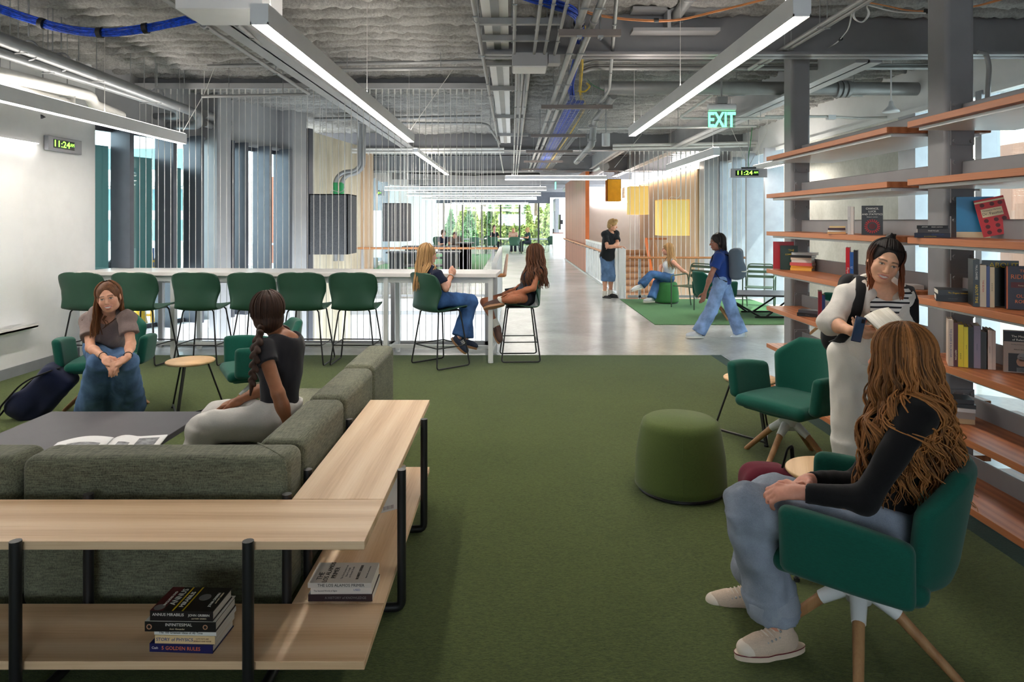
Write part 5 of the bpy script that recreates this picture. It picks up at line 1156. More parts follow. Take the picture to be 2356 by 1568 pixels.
# nearer bay
pile([('black and blue book, bottom of three under the blue book', .19, .15, .028, (24, 28, 52), [('QUANTUM', .03, .013, 'b', .005), ('AN INTRODUCTION', -.01, .007, 'y', -.007)]), ('dark book with white spine lettering, middle of three beside the blue book', .17, .14, .026, (44, 30, 28), [('PARTICLES', 0, .012, 'w', 0)]), ('black book, top of three beside the blue book', .165, .13, .02, (22, 22, 26), [('ATOM', -.04, .011, 'w', 0), ('ISAAC ASIMOV', .025, .009, 'w', 0)])], 2.60, 4.22, t4, -.55)
cover('large bright blue book standing behind the red face out one', .25, .19, .03, (40, 132, 184), 2.765, 4.25, t4, -.55, [], [(.0, .19, -.125, -.09, 'c')])
cover('red face out book with black pattern and cream title plate', .225, .15, .012, (196, 24, 34), 2.80, 4.10, t4, -.5, [('Dr. Faustus', .075, .02, .022, 'k'), ('Christopher Marlowe', .075, .04, .0105, 'k')], [(.0, .15, .09, .1, 'c'), (.022, .128, .002, .052, 'c')] + [(x, v, .012, None, 'm') for x in (.035, .085, .125) for v in (.075, -.02, -.055, -.09)], -.22, .1)
pile([('black glossy book, lower of two lying beside the leaning paperbacks', .17, .2, .036, (20, 22, 26), [('x x x x x x', 0, .01, 'g', 0)]), ('black glossy book, upper of two lying beside the leaning paperbacks', .165, .2, .03, (24, 26, 30), [('The Elegant Universe', .02, .012, 'y', 0)])], 2.60, 4.02, t3, -.5)
e = upright([('black book with yellow title leaning at the left of the upright row', .262, .17, .032, (24, 34, 36), [('ABOUT TIME', .06, .018, 'y', 0), ('PAUL DAVIES', -.06, .014, 'w', 0)]), ('pale grey paperback second in the upright row', .232, .15, .03, (212, 196, 168), [('THE SELFISH', 0, .012, 'r', 0)]), ('blue paperback third in the upright row', .226, .15, .016, (36, 58, 120), []), ('white and black paperback fourth in the upright row', .222, .15, .022, (212, 190, 150), [('x x x x x', 0, .012, 'k', 0)])], 2.565, 3.80, t3, -.45)
cover('dark navy face out book with orange lettering at the right edge', .232, .16, .026, (30, 26, 48), e.x + .02, e.y - .05, t3, -.35, [('THE', .08, .09, .022, 'o'), ('RIDDLER', .085, .058, .034, 'o'), ('Fantastic Puzzles', .09, .012, .011, 'c'), ('OLIVER', .085, -.045, .025, 'o'), ('ROEDER', .085, -.075, .025, 'o')], [(.02, .15, .0, .03, 'm'), (0, .006, -.115, .115, 'o')])
book('dark book title panel leaning behind the upright row', .255, .17, .012, (22, 36, 38), TR(2.655, 3.86, t3 + .1285) @ RZ(-.45) @ COVER, [], [('ABOUT', .1, .1, .04, 'y')])
e = upright([('tall pale spined book at the left of the lowest visible row', .27, .17, .026, (214, 190, 170), [('THE QUARK & the JAGUAR', 0, .014, 'b', 0)]), ('dark maroon tall book second in the lowest visible row', .255, .16, .022, (88, 34, 40), [('NEWTON', .06, .013, 'c', 0)]), ('bright yellow book third in the lowest visible row', .245, .15, .028, (230, 206, 36), [('x x x x', .06, .012, 'k', 0)]), ('second bright yellow book, thinner, in the lowest visible row', .235, .15, .022, (232, 210, 40), [('* * *', .0, .012, 'k', 0)]), ('black book between the yellow ones and the mauve one', .235, .15, .026, (26, 26, 28), []), ('mauve grey book in the lowest visible row', .245, .17, .034, (140, 126, 146), [('x x x x x', 0, .01, 'd', 0)]), ('black thin book right of the mauve one', .21, .14, .028, (36, 34, 34), [])], 2.555, 4.0, t2, -.5)
e = upright([('pale paperback leaning against the face out book with a portrait', .225, .15, .02, (218, 196, 180), [('x x x x x', 0, .01, 'k', 0)]), ('second pale paperback touching the face out book with a portrait', .222, .15, .018, (206, 182, 166), [])], e.x + .004, e.y - .004, t2, -.42)
cover('grey beige face out book with a dark title band and a portrait photograph', .235, .155, .016, (164, 144, 130), e.x + .012, e.y - .04, t2, -.42, [('The Meaning', .08, .085, .017, 'w'), ('of Relativity', .08, .066, .017, 'w'), ('Including the Relativistic Theory', .08, .04, .007, 'k'), ('Albert Einstein', .08, .012, .011, 'k')], [(.0, .155, .055, .108, 'k'), (.0, .155, .108, .1135, 'd'), (.022, .138, -.112, -.01, 'k'), (.085, -.055, .026, None, 's'), (.085, -.03, .022, None, 'g'), (.08, -.062, .019, None, 's'), (.06, .105, -.112, -.088, 'g')])
pile([('cream book, bottom of the pile beside the curly hair', .2, .15, .03, (190, 160, 120), []), ('grey book, second in the pile beside the curly hair', .19, .15, .042, (150, 140, 132), []), ('white book, third in the pile beside the curly hair', .2, .15, .022, (210, 208, 206), []), ('black book, fourth in the pile beside the curly hair', .2, .15, .022, (30, 30, 34), []), ('dark grey book on top of the pile beside the curly hair', .19, .14, .026, (50, 52, 58), [])], 2.68, 4.12, t1, -.4)
upright([('small black book in the shade at the left end of the lowest visible row', .13, .1, .03, (34, 34, 36), []), ('small brown book in the shade beside it', .1, .1, .03, (90, 66, 52), [])], 2.565, 4.33, t2, -.5)
# open magazine on the coffee table
t = thing('magazine', 'open white magazine lying on the charcoal coffee table', 'magazine', (-2.30, 3.84, .3605), .25)
paper = plain('magazine_paper', (226, 226, 226), .5, var=.015); ink_m = plain('magazine_ink', (120, 122, 126), .6, var=.3, scale=30)
MB().grid(lambda u, v: (-.29 + .29 * u, -.19 + .38 * v, .006 + .035 * math.sin(u * 2.9) ** 1.0 * (1 - .3 * v)), 14, 4, .007).build('left_page', paper, t); MB().grid(lambda u, v: (.29 * u, -.19 + .38 * v, .006 + .02 * math.sin(min(1, u * 2.2) * 3.0) * (1 - u)), 14, 4, .007).build('right_page', paper, t)
f = lambda a, b, c_, d: (lambda u, v: (a + (b - a) * u, c_ + (d - c_) * v, .0115 + .035 * max(0, math.sin(((a + (b - a) * u) + .29) / .29 * 2.9)) * (1 - .3 * ((c_ + (d - c_) * v) + .19) / .38) if a < 0 else .0115 + .02 * math.sin(min(1, (a + (b - a) * u) / .29 * 2.2) * 3.0) * (1 - (a + (b - a) * u) / .29)))
MB().grid(f(-.2, -.03, -.16, .06), 10, 3).grid(f(.06, .12, -.06, .06), 6, 3).grid(f(.15, .26, .0, .14), 6, 3).build('printed_pictures', ink_m, t)
# ------------------------------------------------------------------ people
def va(*a): return np.array(a, float)
def nz(v): v = np.array(v, float); return v / (np.linalg.norm(v) + 1e-12)
def frame3(z, x):
    z = nz(z); x = np.array(x, float); x = nz(x - z * (x @ z)); return np.stack([x, np.cross(z, x), z], 1)
def smin(a, b, k):
    h = np.clip(.5 + .5 * (b - a) / k, 0, 1); return b * (1 - h) + a * h - k * h * (1 - h)
def eld(p, c, r, R):
    q = (p - c) @ R; a = np.linalg.norm(q / r, axis=-1); b = np.linalg.norm(q / (r * r), axis=-1) + 1e-9; return a * (a - 1) / b
def skin_mat(name, c, rough=.5):
    k = N(name); at = k.n('ShaderNodeAttribute'); at.attribute_name = 'tone'
    no = k.noise(k.co(), 30, 3); mx = k.n('ShaderNodeMix'); mx.data_type = 'RGBA'; mx.blend_type = 'MULTIPLY'
    mx.inputs['Factor'].default_value = 1; k.l(at.outputs['Color'], mx.inputs['A'])
    k.l(k.ramp(no, [(.3, (236, 232, 230)), (.7, (255, 255, 255))]), mx.inputs['B']); k.l(mx.outputs['Result'], k.b.inputs['Base Color'])
    k.b.inputs['Subsurface Weight'].default_value = .08; k.b.inputs['Subsurface Radius'].default_value = (.02, .008, .004)
    return k.set(rough, 0, .35)
SKIN = skin_mat('skin', (210, 160, 130))
def hair_mat(name, lo, hi, rough=.58):
    k = N(name); at = k.n('ShaderNodeAttribute'); at.attribute_name = 'tone'; sp = k.n('ShaderNodeSeparateColor'); k.l(at.outputs['Color'], sp.inputs[0])
    v = k.math('ADD', k.math('MULTIPLY', sp.outputs[0], .8), k.math('MULTIPLY', k.noise(k.co((160, 160, 14)), 1, 2), .35))
    k.color(k.ramp(v, [(.15, lo), (.95, hi)])); return k.set(rough, 0, .3)
denim = {}
def jean(name, c, fade=.35):
    k = N(name); a = k.noise(k.co(), 5, 4); f = k.noise(k.co((300, 300, 900)), 1, 2)
    v = k.math('ADD', k.math('MULTIPLY', a, .7), k.math('MULTIPLY', f, .3)); lo = tuple(x * (1 - fade) for x in c); hi = tuple(min(255, x * (1 + fade * .8)) for x in c)
    k.color(k.ramp(v, [(.32, lo), (.68, hi)])); k.bump(k.noise(k.co(), 22, 4), .3, .01); return k.set(.9, 0, .15)
def knit(name, c, var=.08): return cloth(name, c, var, 500, .95, .2, 4, .1)

class Fig:
    def __init__(s, label, Pv, Nv, head, face, up, SL, SR, EL, ER, WL, WR, KL, KR, AL, AR, hip=.088, skin=(214, 166, 140), size=1.0, girl=True, hc=1.0):
        s.loc = Vector((Pv[0], Pv[1], 0)); o = np.array([Pv[0], Pv[1], 0])
        L = lambda v: np.array(v, float) - o
        s.P, s.N, s.head = L(Pv), L(Nv), L(head); s.SL, s.SR, s.EL, s.ER, s.WL, s.WR = map(L, (SL, SR, EL, ER, WL, WR)); s.KL, s.KR, s.AL, s.AR = map(L, (KL, KR, AL, AR))
        s.o = o; s.skin = lin(skin); s.k = size; s.girl = girl
        s.T = frame3(s.N - s.P, s.SR - s.SL); s.L = np.linalg.norm(s.N - s.P)
        f = nz(face); u = np.array(up, float); u = nz(u - f * (u @ f)); s.R = np.stack([np.cross(f, u), f, u], 1); s.hc = hc
        thigh = (s.KL + s.KR) / 2 - s.P; hx = s.T[:, 0] - nz(thigh) * (s.T[:, 0] @ nz(thigh)) * .6
        s.HL = s.P - nz(hx) * hip; s.HR = s.P + nz(hx) * hip
        s.root = thing('person', label, 'person', s.loc); s.hands = []
    def torso(s, p, inf=0.0, low=True, belly=0.0):
        T, P0, L, k = s.T, s.P, s.L, s.k
        at = lambda f, y=0, x=0: P0 + T[:, 2] * L * f + T[:, 1] * y + T[:, 0] * x
        d = eld(p, at(.0), va(.150 * k + inf, .108 * k + inf, .125 + inf), T)
        d = smin(d, eld(p, at(.38, .005), va(.122 * k + inf + belly, .09 * k + inf + belly, .16 + inf), T), .06)
        d = smin(d, eld(p, at(.70, .0), va(.142 * k + inf, .10 * k + inf, .165 + inf), T), .06)
        d = smin(d, eld(p, at(.90, -.012), va(.125 * k + inf, .072 * k + inf, .075 + inf), T), .05)
        if s.girl:
            for x in (-.06, .06): d = smin(d, eld(p, at(.66, .07, x), va(.055 + inf, .05 + inf, .055 + inf), T), .04)
        for S in (s.SL, s.SR):
            d = smin(d, np.linalg.norm(p - S, axis=-1) - (.05 * k + inf), .05)
        return d
    def bounds(s): a = np.stack([s.P, s.N, s.SL, s.SR]); return a.min(0) - .2, a.max(0) + .2
    def hand(s, w, d, n, side, curl=.5, spread=.0):
        """wrist, finger direction, palm normal, thumb side (unit vectors)"""
        s.hands.append((np.array(w, float) - s.o, nz(d), nz(n), nz(side), curl, spread)); return s
    def build_body(s, vox, eyes=True, smile=0, lips=(176, 92, 88), brow=(60, 40, 30), iris=(60, 44, 34), legs=True, hair_c=None):
        S = SDF(.025); lo, hi = s.bounds(); S.fn(lambda p: s.torso(p, -.006), lo, hi, .02)
        k = s.k
        for a, b, c in ((s.SL, s.EL, s.WL), (s.SR, s.ER, s.WR)):
            S.cap(a, b, .045 * k, .036 * k, .03); S.cap(b, c, .037 * k, .025 * k, .02); m = b + (c - b) * .3; S.ell(m, (.04 * k, .04 * k, .06), frame3(c - b, (1, .2, .1)), .02)
        if legs:
            for h, kn, an in ((s.HL, s.KL, s.AL), (s.HR, s.KR, s.AR)):
                S.cap(h, kn, .075 * k, .05 * k, .04); S.cap(kn, an, .052 * k, .034 * k, .02); m = kn + (an - kn) * .3; S.ell(m - s.T[:, 1] * .012, (.052 * k, .052 * k, .11), frame3(an - kn, (1, .2, .1)), .02)
        c, R = s.head, s.R; q = lambda x, y, z: c + R @ va(x, y, z) * s.hc; hs = s.hc
        S.cap(s.N - s.T[:, 2] * .03, q(0, -.018, -.05), .054 * k, .05 * k, .03)
        E = lambda x, y, z, a, b, d, kk=.02, op='u': S.ell(q(x, y, z), va(a, b, d) * hs, R, kk, op)
        E(0, -.014, .028, .074, .092, .086); E(0, .026, -.035, .058, .062, .078, .03); E(0, .060, -.096, .022, .02, .018, .03)
        for x in (-1, 1):
            E(x * .037, .052, -.036, .027, .026, .03, .02); E(x * .078, -.008, -.012, .008, .018, .03, .006); E(x * .03, -.0, -.075, .03, .05, .03, .03)
        E(0, .076, .014, .05, .014, .012, .02)
        S.cap(q(0, .086, .002), q(0, .108, -.034), .007 * hs, .0115 * hs, .012)
        for x in (-1, 1): E(x * .011, .098, -.038, .008, .009, .007, .006)
        if eyes:
            for x in (-1, 1): E(x * .031, .097, -.002, .016, .014, .0095, .01, 's')
            for x in (-1, 1): E(x * .031, .0725, -.002, .0135, .0135, .0125, .001)
        w = .022 + .008 * smile
        E(0, .087 - .003 * smile, -.0635, w, .012, .0055, .008); E(0, .085 - .003 * smile, -.0755 - .003 * smile, w * .85, .012, .006, .008)
        for (wr, d, n, sd, cu, sp) in s.hands:
            t = nz(sd - d * (sd @ d)); n = nz(n - d * (n @ d)); F3 = np.stack([t, d, n], 1)
            S.ell(wr + d * .048, va(.036, .052, .0155), F3, .012); S.cap(wr - d * .01, wr + d * .03, .023, .026, .012)
            for i, off in enumerate((.028, .0095, -.009, -.026)):
                Ls = (.040, .045, .042, .032)[i]; pt = wr + d * (.088 - abs(i - 1.2) * .005) + t * off; ang = .15 + .1 * i * cu
                pts = [wr + d * .06 + t * off * .9, pt]; a = 0
                for j, q_ in enumerate((1.0, .68, .52)):
                    a += (cu * (.75, 1.0, .7)[j]) + (.05 * i * cu); dd = d * math.cos(a) + n * math.sin(a) + t * (off * 4 * sp); pt = pt + nz(dd) * Ls * q_; pts.append(pt)
                S.chain(pts, [.0095, .0092, .0084, .0076, .0066], .004)
            b0 = wr + d * .022 + t * .026; b1 = b0 + nz(d * .7 + t * .75 + n * .35) * .036; b2 = b1 + nz(d * .9 + t * .25 + n * .45) * .03; b3 = b2 + nz(d * .9 - t * .1 + n * .5) * .024
            S.chain([wr + d * .012 + t * .012, b0, b1, b2, b3], [.014, .0135, .0105, .0095, .0075], .006)
        V, Q = S.mesh(vox)
        col = np.tile(np.array(s.skin), (len(V), 1)); l = (V - c) @ R / hs; hd = np.linalg.norm(V - c, axis=1) < .16 * hs
        x, y, z = np.abs(l[:, 0]), l[:, 1], l[:, 2]
        def paint(mask, rgb, a=1.0): 
            m_ = np.clip(mask, 0, 1)[:, None] * hd[:, None] * a; col[:] = col * (1 - m_) + np.array(lin(rgb)) * m_
        fr = (y > .03)
        sk = s.skin; pink = tuple(min(255, v) for v in (214, 120, 104))
        paint(np.exp(-(((x - .04) / .02) ** 2 + ((z + .04) / .02) ** 2)) * fr, pink, .18)
        el = lambda cx, cz, a, b, sf=.35: np.clip((1 - np.sqrt(((x - cx) / a) ** 2 + ((z - cz) / b) ** 2)) / sf, 0, 1) * fr
        if eyes:
            paint(el(.031, .0005, .0175, .0095 - .002 * smile), (40, 26, 22), .85)
            paint(el(.031, -.002, .0145, .0058 - .0012 * smile, .25), (232, 228, 224)); paint(el(.031, -.0015, .0064, .0062 - .001 * smile, .3), iris); paint(el(.031, -.0015, .003, .003), (12, 10, 10))
            paint(np.clip(1.6 - np.abs((z - (.0225 - ((x - .026) / .03) ** 2 * .007)) / .0034), 0, 1) * ((x > .011) & (x < .053)) * fr, brow, .8)
        zc = z - smile * 3.5 * x * x
        lip = np.clip((1 - np.sqrt((x / (.024 + .008 * smile)) ** 2 + ((zc + .0695) / (.012 + .003 * smile)) ** 2)) / .3, 0, 1) * (y > .06)
        paint(lip, lips, .9)
        if smile > .5: paint(np.clip((1 - np.sqrt((x / (.019 + .008 * smile)) ** 2 + ((zc + .0685) / .0066) ** 2)) / .25, 0, 1) * (y > .06), (240, 236, 230))
        else: paint(np.clip(1.4 - np.abs(zc + .0695) / .0016, 0, 1) * (x < .022) * (y > .06), (110, 50, 48), .8)
        np_mesh('body', V, Q, SKIN, s.root, col=col); return s
    # ---- clothing
    def top(s, name, mat, vox, inf=.014, hem=-.1, sleeve=.55, sl_r=(.062, .066), neck=(.075, .08, .07), neck_y=.03, folds=.004, belly=.0, long=False, cuff=.032, strap=False, hood=False):
        S = SDF(.02); lo, hi = s.bounds(); T = s.T; hp = s.P + T[:, 2] * hem
        def f(p):
            d = s.torso(p, inf, belly=belly); return np.maximum(d, (hp - p) @ T[:, 2])
        S.fn(f, lo, hi, .005)
        if not strap:
            for a, b, c in ((s.SL, s.EL, s.WL), (s.SR, s.ER, s.WR)):
                d = nz(b - a)
                if long: S.cap(a, b, sl_r[0], sl_r[1] * .9, .03); e = c - nz(c - b) * .015; S.cone(b, e, sl_r[1] * .9, cuff, .02); S.ell(b, va(1, 1, 1) * sl_r[1] * .93, None, .02)
                else: S.cone(a - d * .02, a + (b - a) * sleeve, sl_r[0], sl_r[1], .02)
        if hood:
            for q in np.linspace(-2.2, 2.2, 9): S.ell(s.N + T[:, 0] * math.sin(q) * .095 - T[:, 1] * (math.cos(q) * .085 - .01) + T[:, 2] * (.01 + .03 * math.cos(q)), va(.042, .042, .05), None, .03)
        nc = s.N + T[:, 1] * neck_y + T[:, 2] * .02; S.ell(nc, va(*neck), T, .012, 's')
        if strap: 
            for X in (s.SL, s.SR): S.ell(X + T[:, 0] * (.02 if X is s.SR else -.02) + T[:, 2] * .03, va(.07, .09, .1), T, .01, 's')
        if folds: S.noise(folds, 16); S.noise(folds * .6, (34, 34, 20))
        return sdf_obj(name, S, vox, mat, s.root)
    def pants(s, name, mat, vox, thigh=.085, knee=.07, hemr=.075, end=1.0, waist=.08, folds=.006, cuffs=None, hips=.016, mid=None):
        S = SDF(.03); T = s.T; wp = s.P + T[:, 2] * waist
        pr = va(.150 * s.k + hips, .108 * s.k + hips, .125)
        S.fn(lambda p: np.maximum(smin(eld(p, s.P, pr, T), eld(p, s.P + T[:, 2] * .09, va(.132 * s.k + hips, .094 * s.k + hips, .12), T), .04), (p - wp) @ T[:, 2]), s.P - .25, s.P + .25, .01)
        for h, kn, an in ((s.HL, s.KL, s.AL), (s.HR, s.KR, s.AR)):
            S.cap(h, kn, thigh, knee, .05); e = kn + (an - kn) * end
            if end > .2:
                if mid: m = kn + (e - kn) * .5; S.cone(kn, m, knee, mid, .03, ext=.02); S.cone(m, e, mid, hemr, .02)
                else: S.cone(kn, e, knee, hemr, .03)
            if cuffs: S.cone(e - nz(an - kn) * cuffs, e + nz(an - kn) * .006, hemr + .006, hemr + .008, .002)
        if folds: S.noise(folds, 13); S.noise(folds * .7, (26, 26, 18))
        return sdf_obj(name, S, vox, mat, s.root)
    def shorts(s, name, mat, vox, thigh=.09, frac=.5, hemr=.095, waist=.09):
        S = SDF(.03); T = s.T; wp = s.P + T[:, 2] * waist
        S.fn(lambda p: np.maximum(eld(p, s.P, va(.165 * s.k, .122 * s.k, .14), T), (p - wp) @ T[:, 2]), s.P - .25, s.P + .25, .01)
        for h, kn in ((s.HL, s.KL), (s.HR, s.KR)):
            d = nz(kn - h); S.cone(h - d * .02, h + (kn - h) * frac, thigh, hemr, .03)
        S.noise(.005, 16); return sdf_obj(name, S, vox, mat, s.root)
    def shoe(s, ankle, toe, mat, sole, vox=.006, L=.255, w=.042, high=0, up=(0, 0, 1), drop=.075, lace=None, stripes=None, rim=None, cap=None):
        a = np.array(ankle, float) - s.o; d = np.array(toe, float); u = np.array(up, float); d = nz(d - u * (d @ u)); r = np.cross(d, u); F3 = np.stack([r, d, u], 1)
        b = a - u * drop; g = lambda x, y, z: b + F3 @ va(x, y, z)
        S = SDF(.02); S.ell(g(0, .0, .05), va(w * .88, .06, .05), F3); S.ell(g(0, .1, .04), va(w, .085, .04), F3, .03); S.cap(g(0, .01, .05), g(0, -.005, .085 + high), .036, .037, .02); S.cap(g(0, .03, .06), g(0, .09, .05), .034, .03, .03)
        S.fn(lambda p: -((p - g(0, 0, .012)) @ u), b - .3, b + .3, .001, 's') if False else None
        S.plane(-u, -(g(0, 0, .014) @ u)); S.plane(u, g(0, 0, .088 + high) @ u)
        sh = sdf_obj('shoe', S, vox, mat, s.root)
        poly = []
        for q in range(28):
            t = 2 * math.pi * q / 28; yy = math.cos(t); xx = math.sin(t); poly.append((xx * (w + .004) * (1.0 if yy > 0 else .86), .055 + yy * L * .5))
        m = MB(); n = len(poly)
        top = [g(x, y, .026) for x, y in poly]; bot = [g(x, y, .0) for x, y in poly]
        m.add(bot + top, [tuple(range(n - 1, -1, -1)), tuple(range(n, 2 * n))]); m.sh(True).add(bot + top, [(i, (i + 1) % n, n + (i + 1) % n, n + i) for i in range(n)])
        m.build('sole', sole, sh)
        if rim is not None: MB().tube([g(x * 1.015, y * 1.0 + .001, .024) for x, y in poly] + [g(poly[0][0] * 1.015, poly[0][1], .024)], .0022, 5).build('rim_stripe', rim, sh)
        if cap is not None:
            S = SDF(.01); S.ell(g(0, .146, .036), va(w * .9, .044, .033), F3); S.plane(-u, -(g(0, 0, .02) @ u)); sdf_obj('toe_cap', S, vox, cap, sh)
        if lace is not None:
            for i in range(7 if high else 4):
                y, z = (.095 - i * .016, .079 + i * .005) if i < 4 else (.044 - (i - 4) * .004, .1 + (i - 3) * .017)
                MB().tube([g(-.03, y - .012, z - .012), g(-.012, y, z + .004), g(.012, y + .004, z + .004), g(.03, y - .008, z - .012)], .0038, 6).build('lace', lace, sh)
                if high: MB().ball(g(-.033, y - .012, z - .012), .005, 8).ball(g(.033, y - .008, z - .012), .005, 8).build('eyelet', MT['galv'], sh)
        if stripes is not None:
            for sx in (-1, 1):
                for i in range(3): y = .06 - i * .022; MB().bar(g(sx * (w * .86), y + .012, .026), g(sx * (w * .66), y - .008, .07), .009, .004, tuple(F3[:, 0])).build('stripe', stripes, sh)
        return sh
    # ---- hair
    def haircap(s, mat, vox=.006, face=(.068, .078, .098), fz=-.047, grow=1.0, extra=None, tone=.45):
        S = SDF(.015); c, R = s.head, s.R; q = lambda x, y, z: c + R @ va(x, y, z) * s.hc
        S.ell(q(0, -.02, .03), va(.085, .101, .093) * grow * s.hc, R); S.ell(q(0, -.04, -.03), va(.08, .075, .08) * grow * s.hc, R)
        S.ell(q(0, .105, fz), va(*face) * s.hc, R, .012, 's')
        if extra: extra(S, q)
        S.noise(.003, 40)
        V, Q = S.mesh(vox); l = (V - c) @ R; a = np.arctan2(l[:, 0], -l[:, 1]); col = np.repeat((tone + .28 * np.sin(a * 46 + 5 * vnoise(V * 12)) * .6 + .2 * vnoise(V * 60))[:, None], 3, 1)
        return np_mesh('hair', V, Q, mat, s.root, col=np.clip(col, 0, 1))
    def strands(s, mat, n, L, az=(70, 290), wave=.006, wl=.16, r=.004, splay=.25, back=.0, seed=1, part=0.0, seg=5, pts=22, tone=(.2, .9), name='hair', clump=10, lenvar=.25, push=None, p0=(8, 38), grad=False, gather=None):
        """locks that follow the head and then fall; azimuth 0 is the face direction, measured towards the person's right"""
        rg = np.random.default_rng(seed); c, R = s.head, s.R; m = MB(); cols = []
        cl = rg.random((64, 3))
        for i in range(n):
            a = math.radians(rg.uniform(*az)); lay = rg.random(); ph = rg.random() * .25 + .0
            k = int((math.degrees(a) / 360) * 64) % 64; cp = cl[k]
            ell = va(.080 + .016 * lay, .098 + .016 * lay, .092 + .012 * lay) * s.hc
            q0 = math.radians(p0[0] + (p0[1] - p0[0]) * rg.random()); p1 = math.radians(96 + 8 * rg.random()); P_ = []; LL = L * (1 - lenvar * rg.random())
            d = va(math.sin(a), math.cos(a), 0); n1 = 7
            for j in range(n1):
                ph_ = q0 + (p1 - q0) * j / (n1 - 1); l = va(d[0] * math.sin(ph_), d[1] * math.sin(ph_), math.cos(ph_)) * ell + va(0, -.02, .03) * s.hc; P_.append(c + R @ l)
            last = P_[-1]; out = R @ d; out[2] = 0; out = nz(out); side = va(-out[1], out[0], 0)
            for j in range(1, pts - n1 + 1):
                t = j / (pts - n1); z = LL * t; pos = last + va(0, 0, -z) + out * (splay * z * (.5 + .5 * lay) - .05 * z) + R[:, 1] * (-back * z) * va(1, 1, 0)
                if gather is not None: g_ = np.array(gather) - s.o; w_ = min(1, t * 1.2); pos[:2] = pos[:2] * (1 - w_ * .8) + (g_[:2] + out[:2] * .03) * w_ * .8
                if push is not None: pos = push(pos)
                A = wave * min(1, t * 3) * (.6 + .8 * cp[2]); th = 2 * math.pi * (z / wl * (.8 + .4 * cp[1])) + cp[0] * 6.28 + rg.normal() * .25
                P_.append(pos + side * A * math.sin(th) + out * A * .8 * math.cos(th))
            PA = np.array(P_); PA[n1:-1] = (PA[n1 - 1:-2] + 2 * PA[n1:-1] + PA[n1 + 1:]) / 4; P_ = list(PA)
            rr = [r * (.6 + .4 * min(1, q / 4)) * (1 - .55 * max(0, (q / (pts - 1)) - .6) / .4) for q in range(len(P_))]
            m.tube(P_, rr, seg, cap=False); tn = tone[0] + (tone[1] - tone[0]) * (.55 * cp[1] + .45 * rg.random()); cols.append(np.repeat(np.repeat(np.linspace(tone[0], tone[1], len(P_))[:, None], 3, 1) if grad else np.tile([[tn] * 3], (len(P_), 1)), seg, 0))
        me_o = m.build(name, mat, s.root); a = me_o.data.color_attributes.new('tone', 'FLOAT_COLOR', 'POINT'); cc = np.concatenate(cols); a.data.foreach_set('color', np.concatenate([cc, np.ones((len(cc), 1))], 1).astype(np.float32).ravel())
        return me_o
    def torso_push(s, inf=.03):
        def seg_d(p, a, b, r):
            t = np.clip(((p - a) @ (b - a)) / ((b - a) @ (b - a)), 0, 1); return np.linalg.norm(p - a - t[..., None] * (b - a), axis=-1) - r
        def D(p): return np.minimum(s.torso(p, inf), np.minimum(seg_d(p, s.SL, s.SL + (s.EL - s.SL) * .3, .062), seg_d(p, s.SR, s.SR + (s.ER - s.SR) * .3, .062)))
        def f(p):
            for _ in range(3):
                d = float(D(p[None])[0])
                if d >= 0: break
                e = .004; g = np.array([float(D((p + va(*(e * np.eye(3)[i])))[None])[0]) - d for i in range(3)]) / e
                g[2] *= .25; p = p - nz(g) * (d - .002)
            return p
        return f
    def braid(s, pts, r, mat, n=16):
        pts = [np.array(p, float) - s.o for p in pts]; S = SDF(.006); Ls = np.linspace(0, len(pts) - 1.001, n)
        for i, q in enumerate(Ls):
            j = int(q); f = q - j; p = pts[j] * (1 - f) + pts[j + 1] * f; d = nz(pts[j + 1] - pts[j]); x = nz(np.cross(d, (.3, .9, .1))); sg = 1 if i % 2 else -1; rr = r * (1 - .45 * i / n)
            ax = nz(d + x * sg * .9); S.ell(p + x * sg * rr * .45, va(rr * .62, rr * .75, rr * 1.35), frame3(ax, (.2, 1, .1)))
        S.chain([pts[-1], pts[-1] + nz(pts[-1] - pts[-2]) * .07], [r * .5, r * .15]); V, Q = S.mesh(.004); col = np.repeat((.4 + .25 * vnoise(V * 50))[:, None], 3, 1)
        return np_mesh('braid', V, Q, mat, s.root, col=col)
V3 = lambda px, py, Y: tuple(P(px, py, Y))
brown_h = hair_mat('brown_hair', (38, 22, 14), (134, 88, 56)); dark_h = hair_mat('dark_brown_hair', (20, 12, 9), (84, 54, 40)); blonde_h = hair_mat('blonde_hair', (92, 62, 36), (206, 164, 112)); black_h = hair_mat('black_hair', (10, 9, 10), (58, 46, 42)); red_h = hair_mat('copper_hair', (34, 18, 9), (192, 128, 72)); sand_h = hair_mat('sandy_hair', (110, 76, 40), (222, 184, 124)); chest_h = hair_mat('chestnut_hair', (34, 18, 12), (122, 76, 50))
white_rub = plain('white_rubber', (226, 222, 212), .6, var=.03); black_rub = plain('black_rubber', (28, 28, 30), .6); gum = plain('gum_sole', (176, 130, 94), .6)
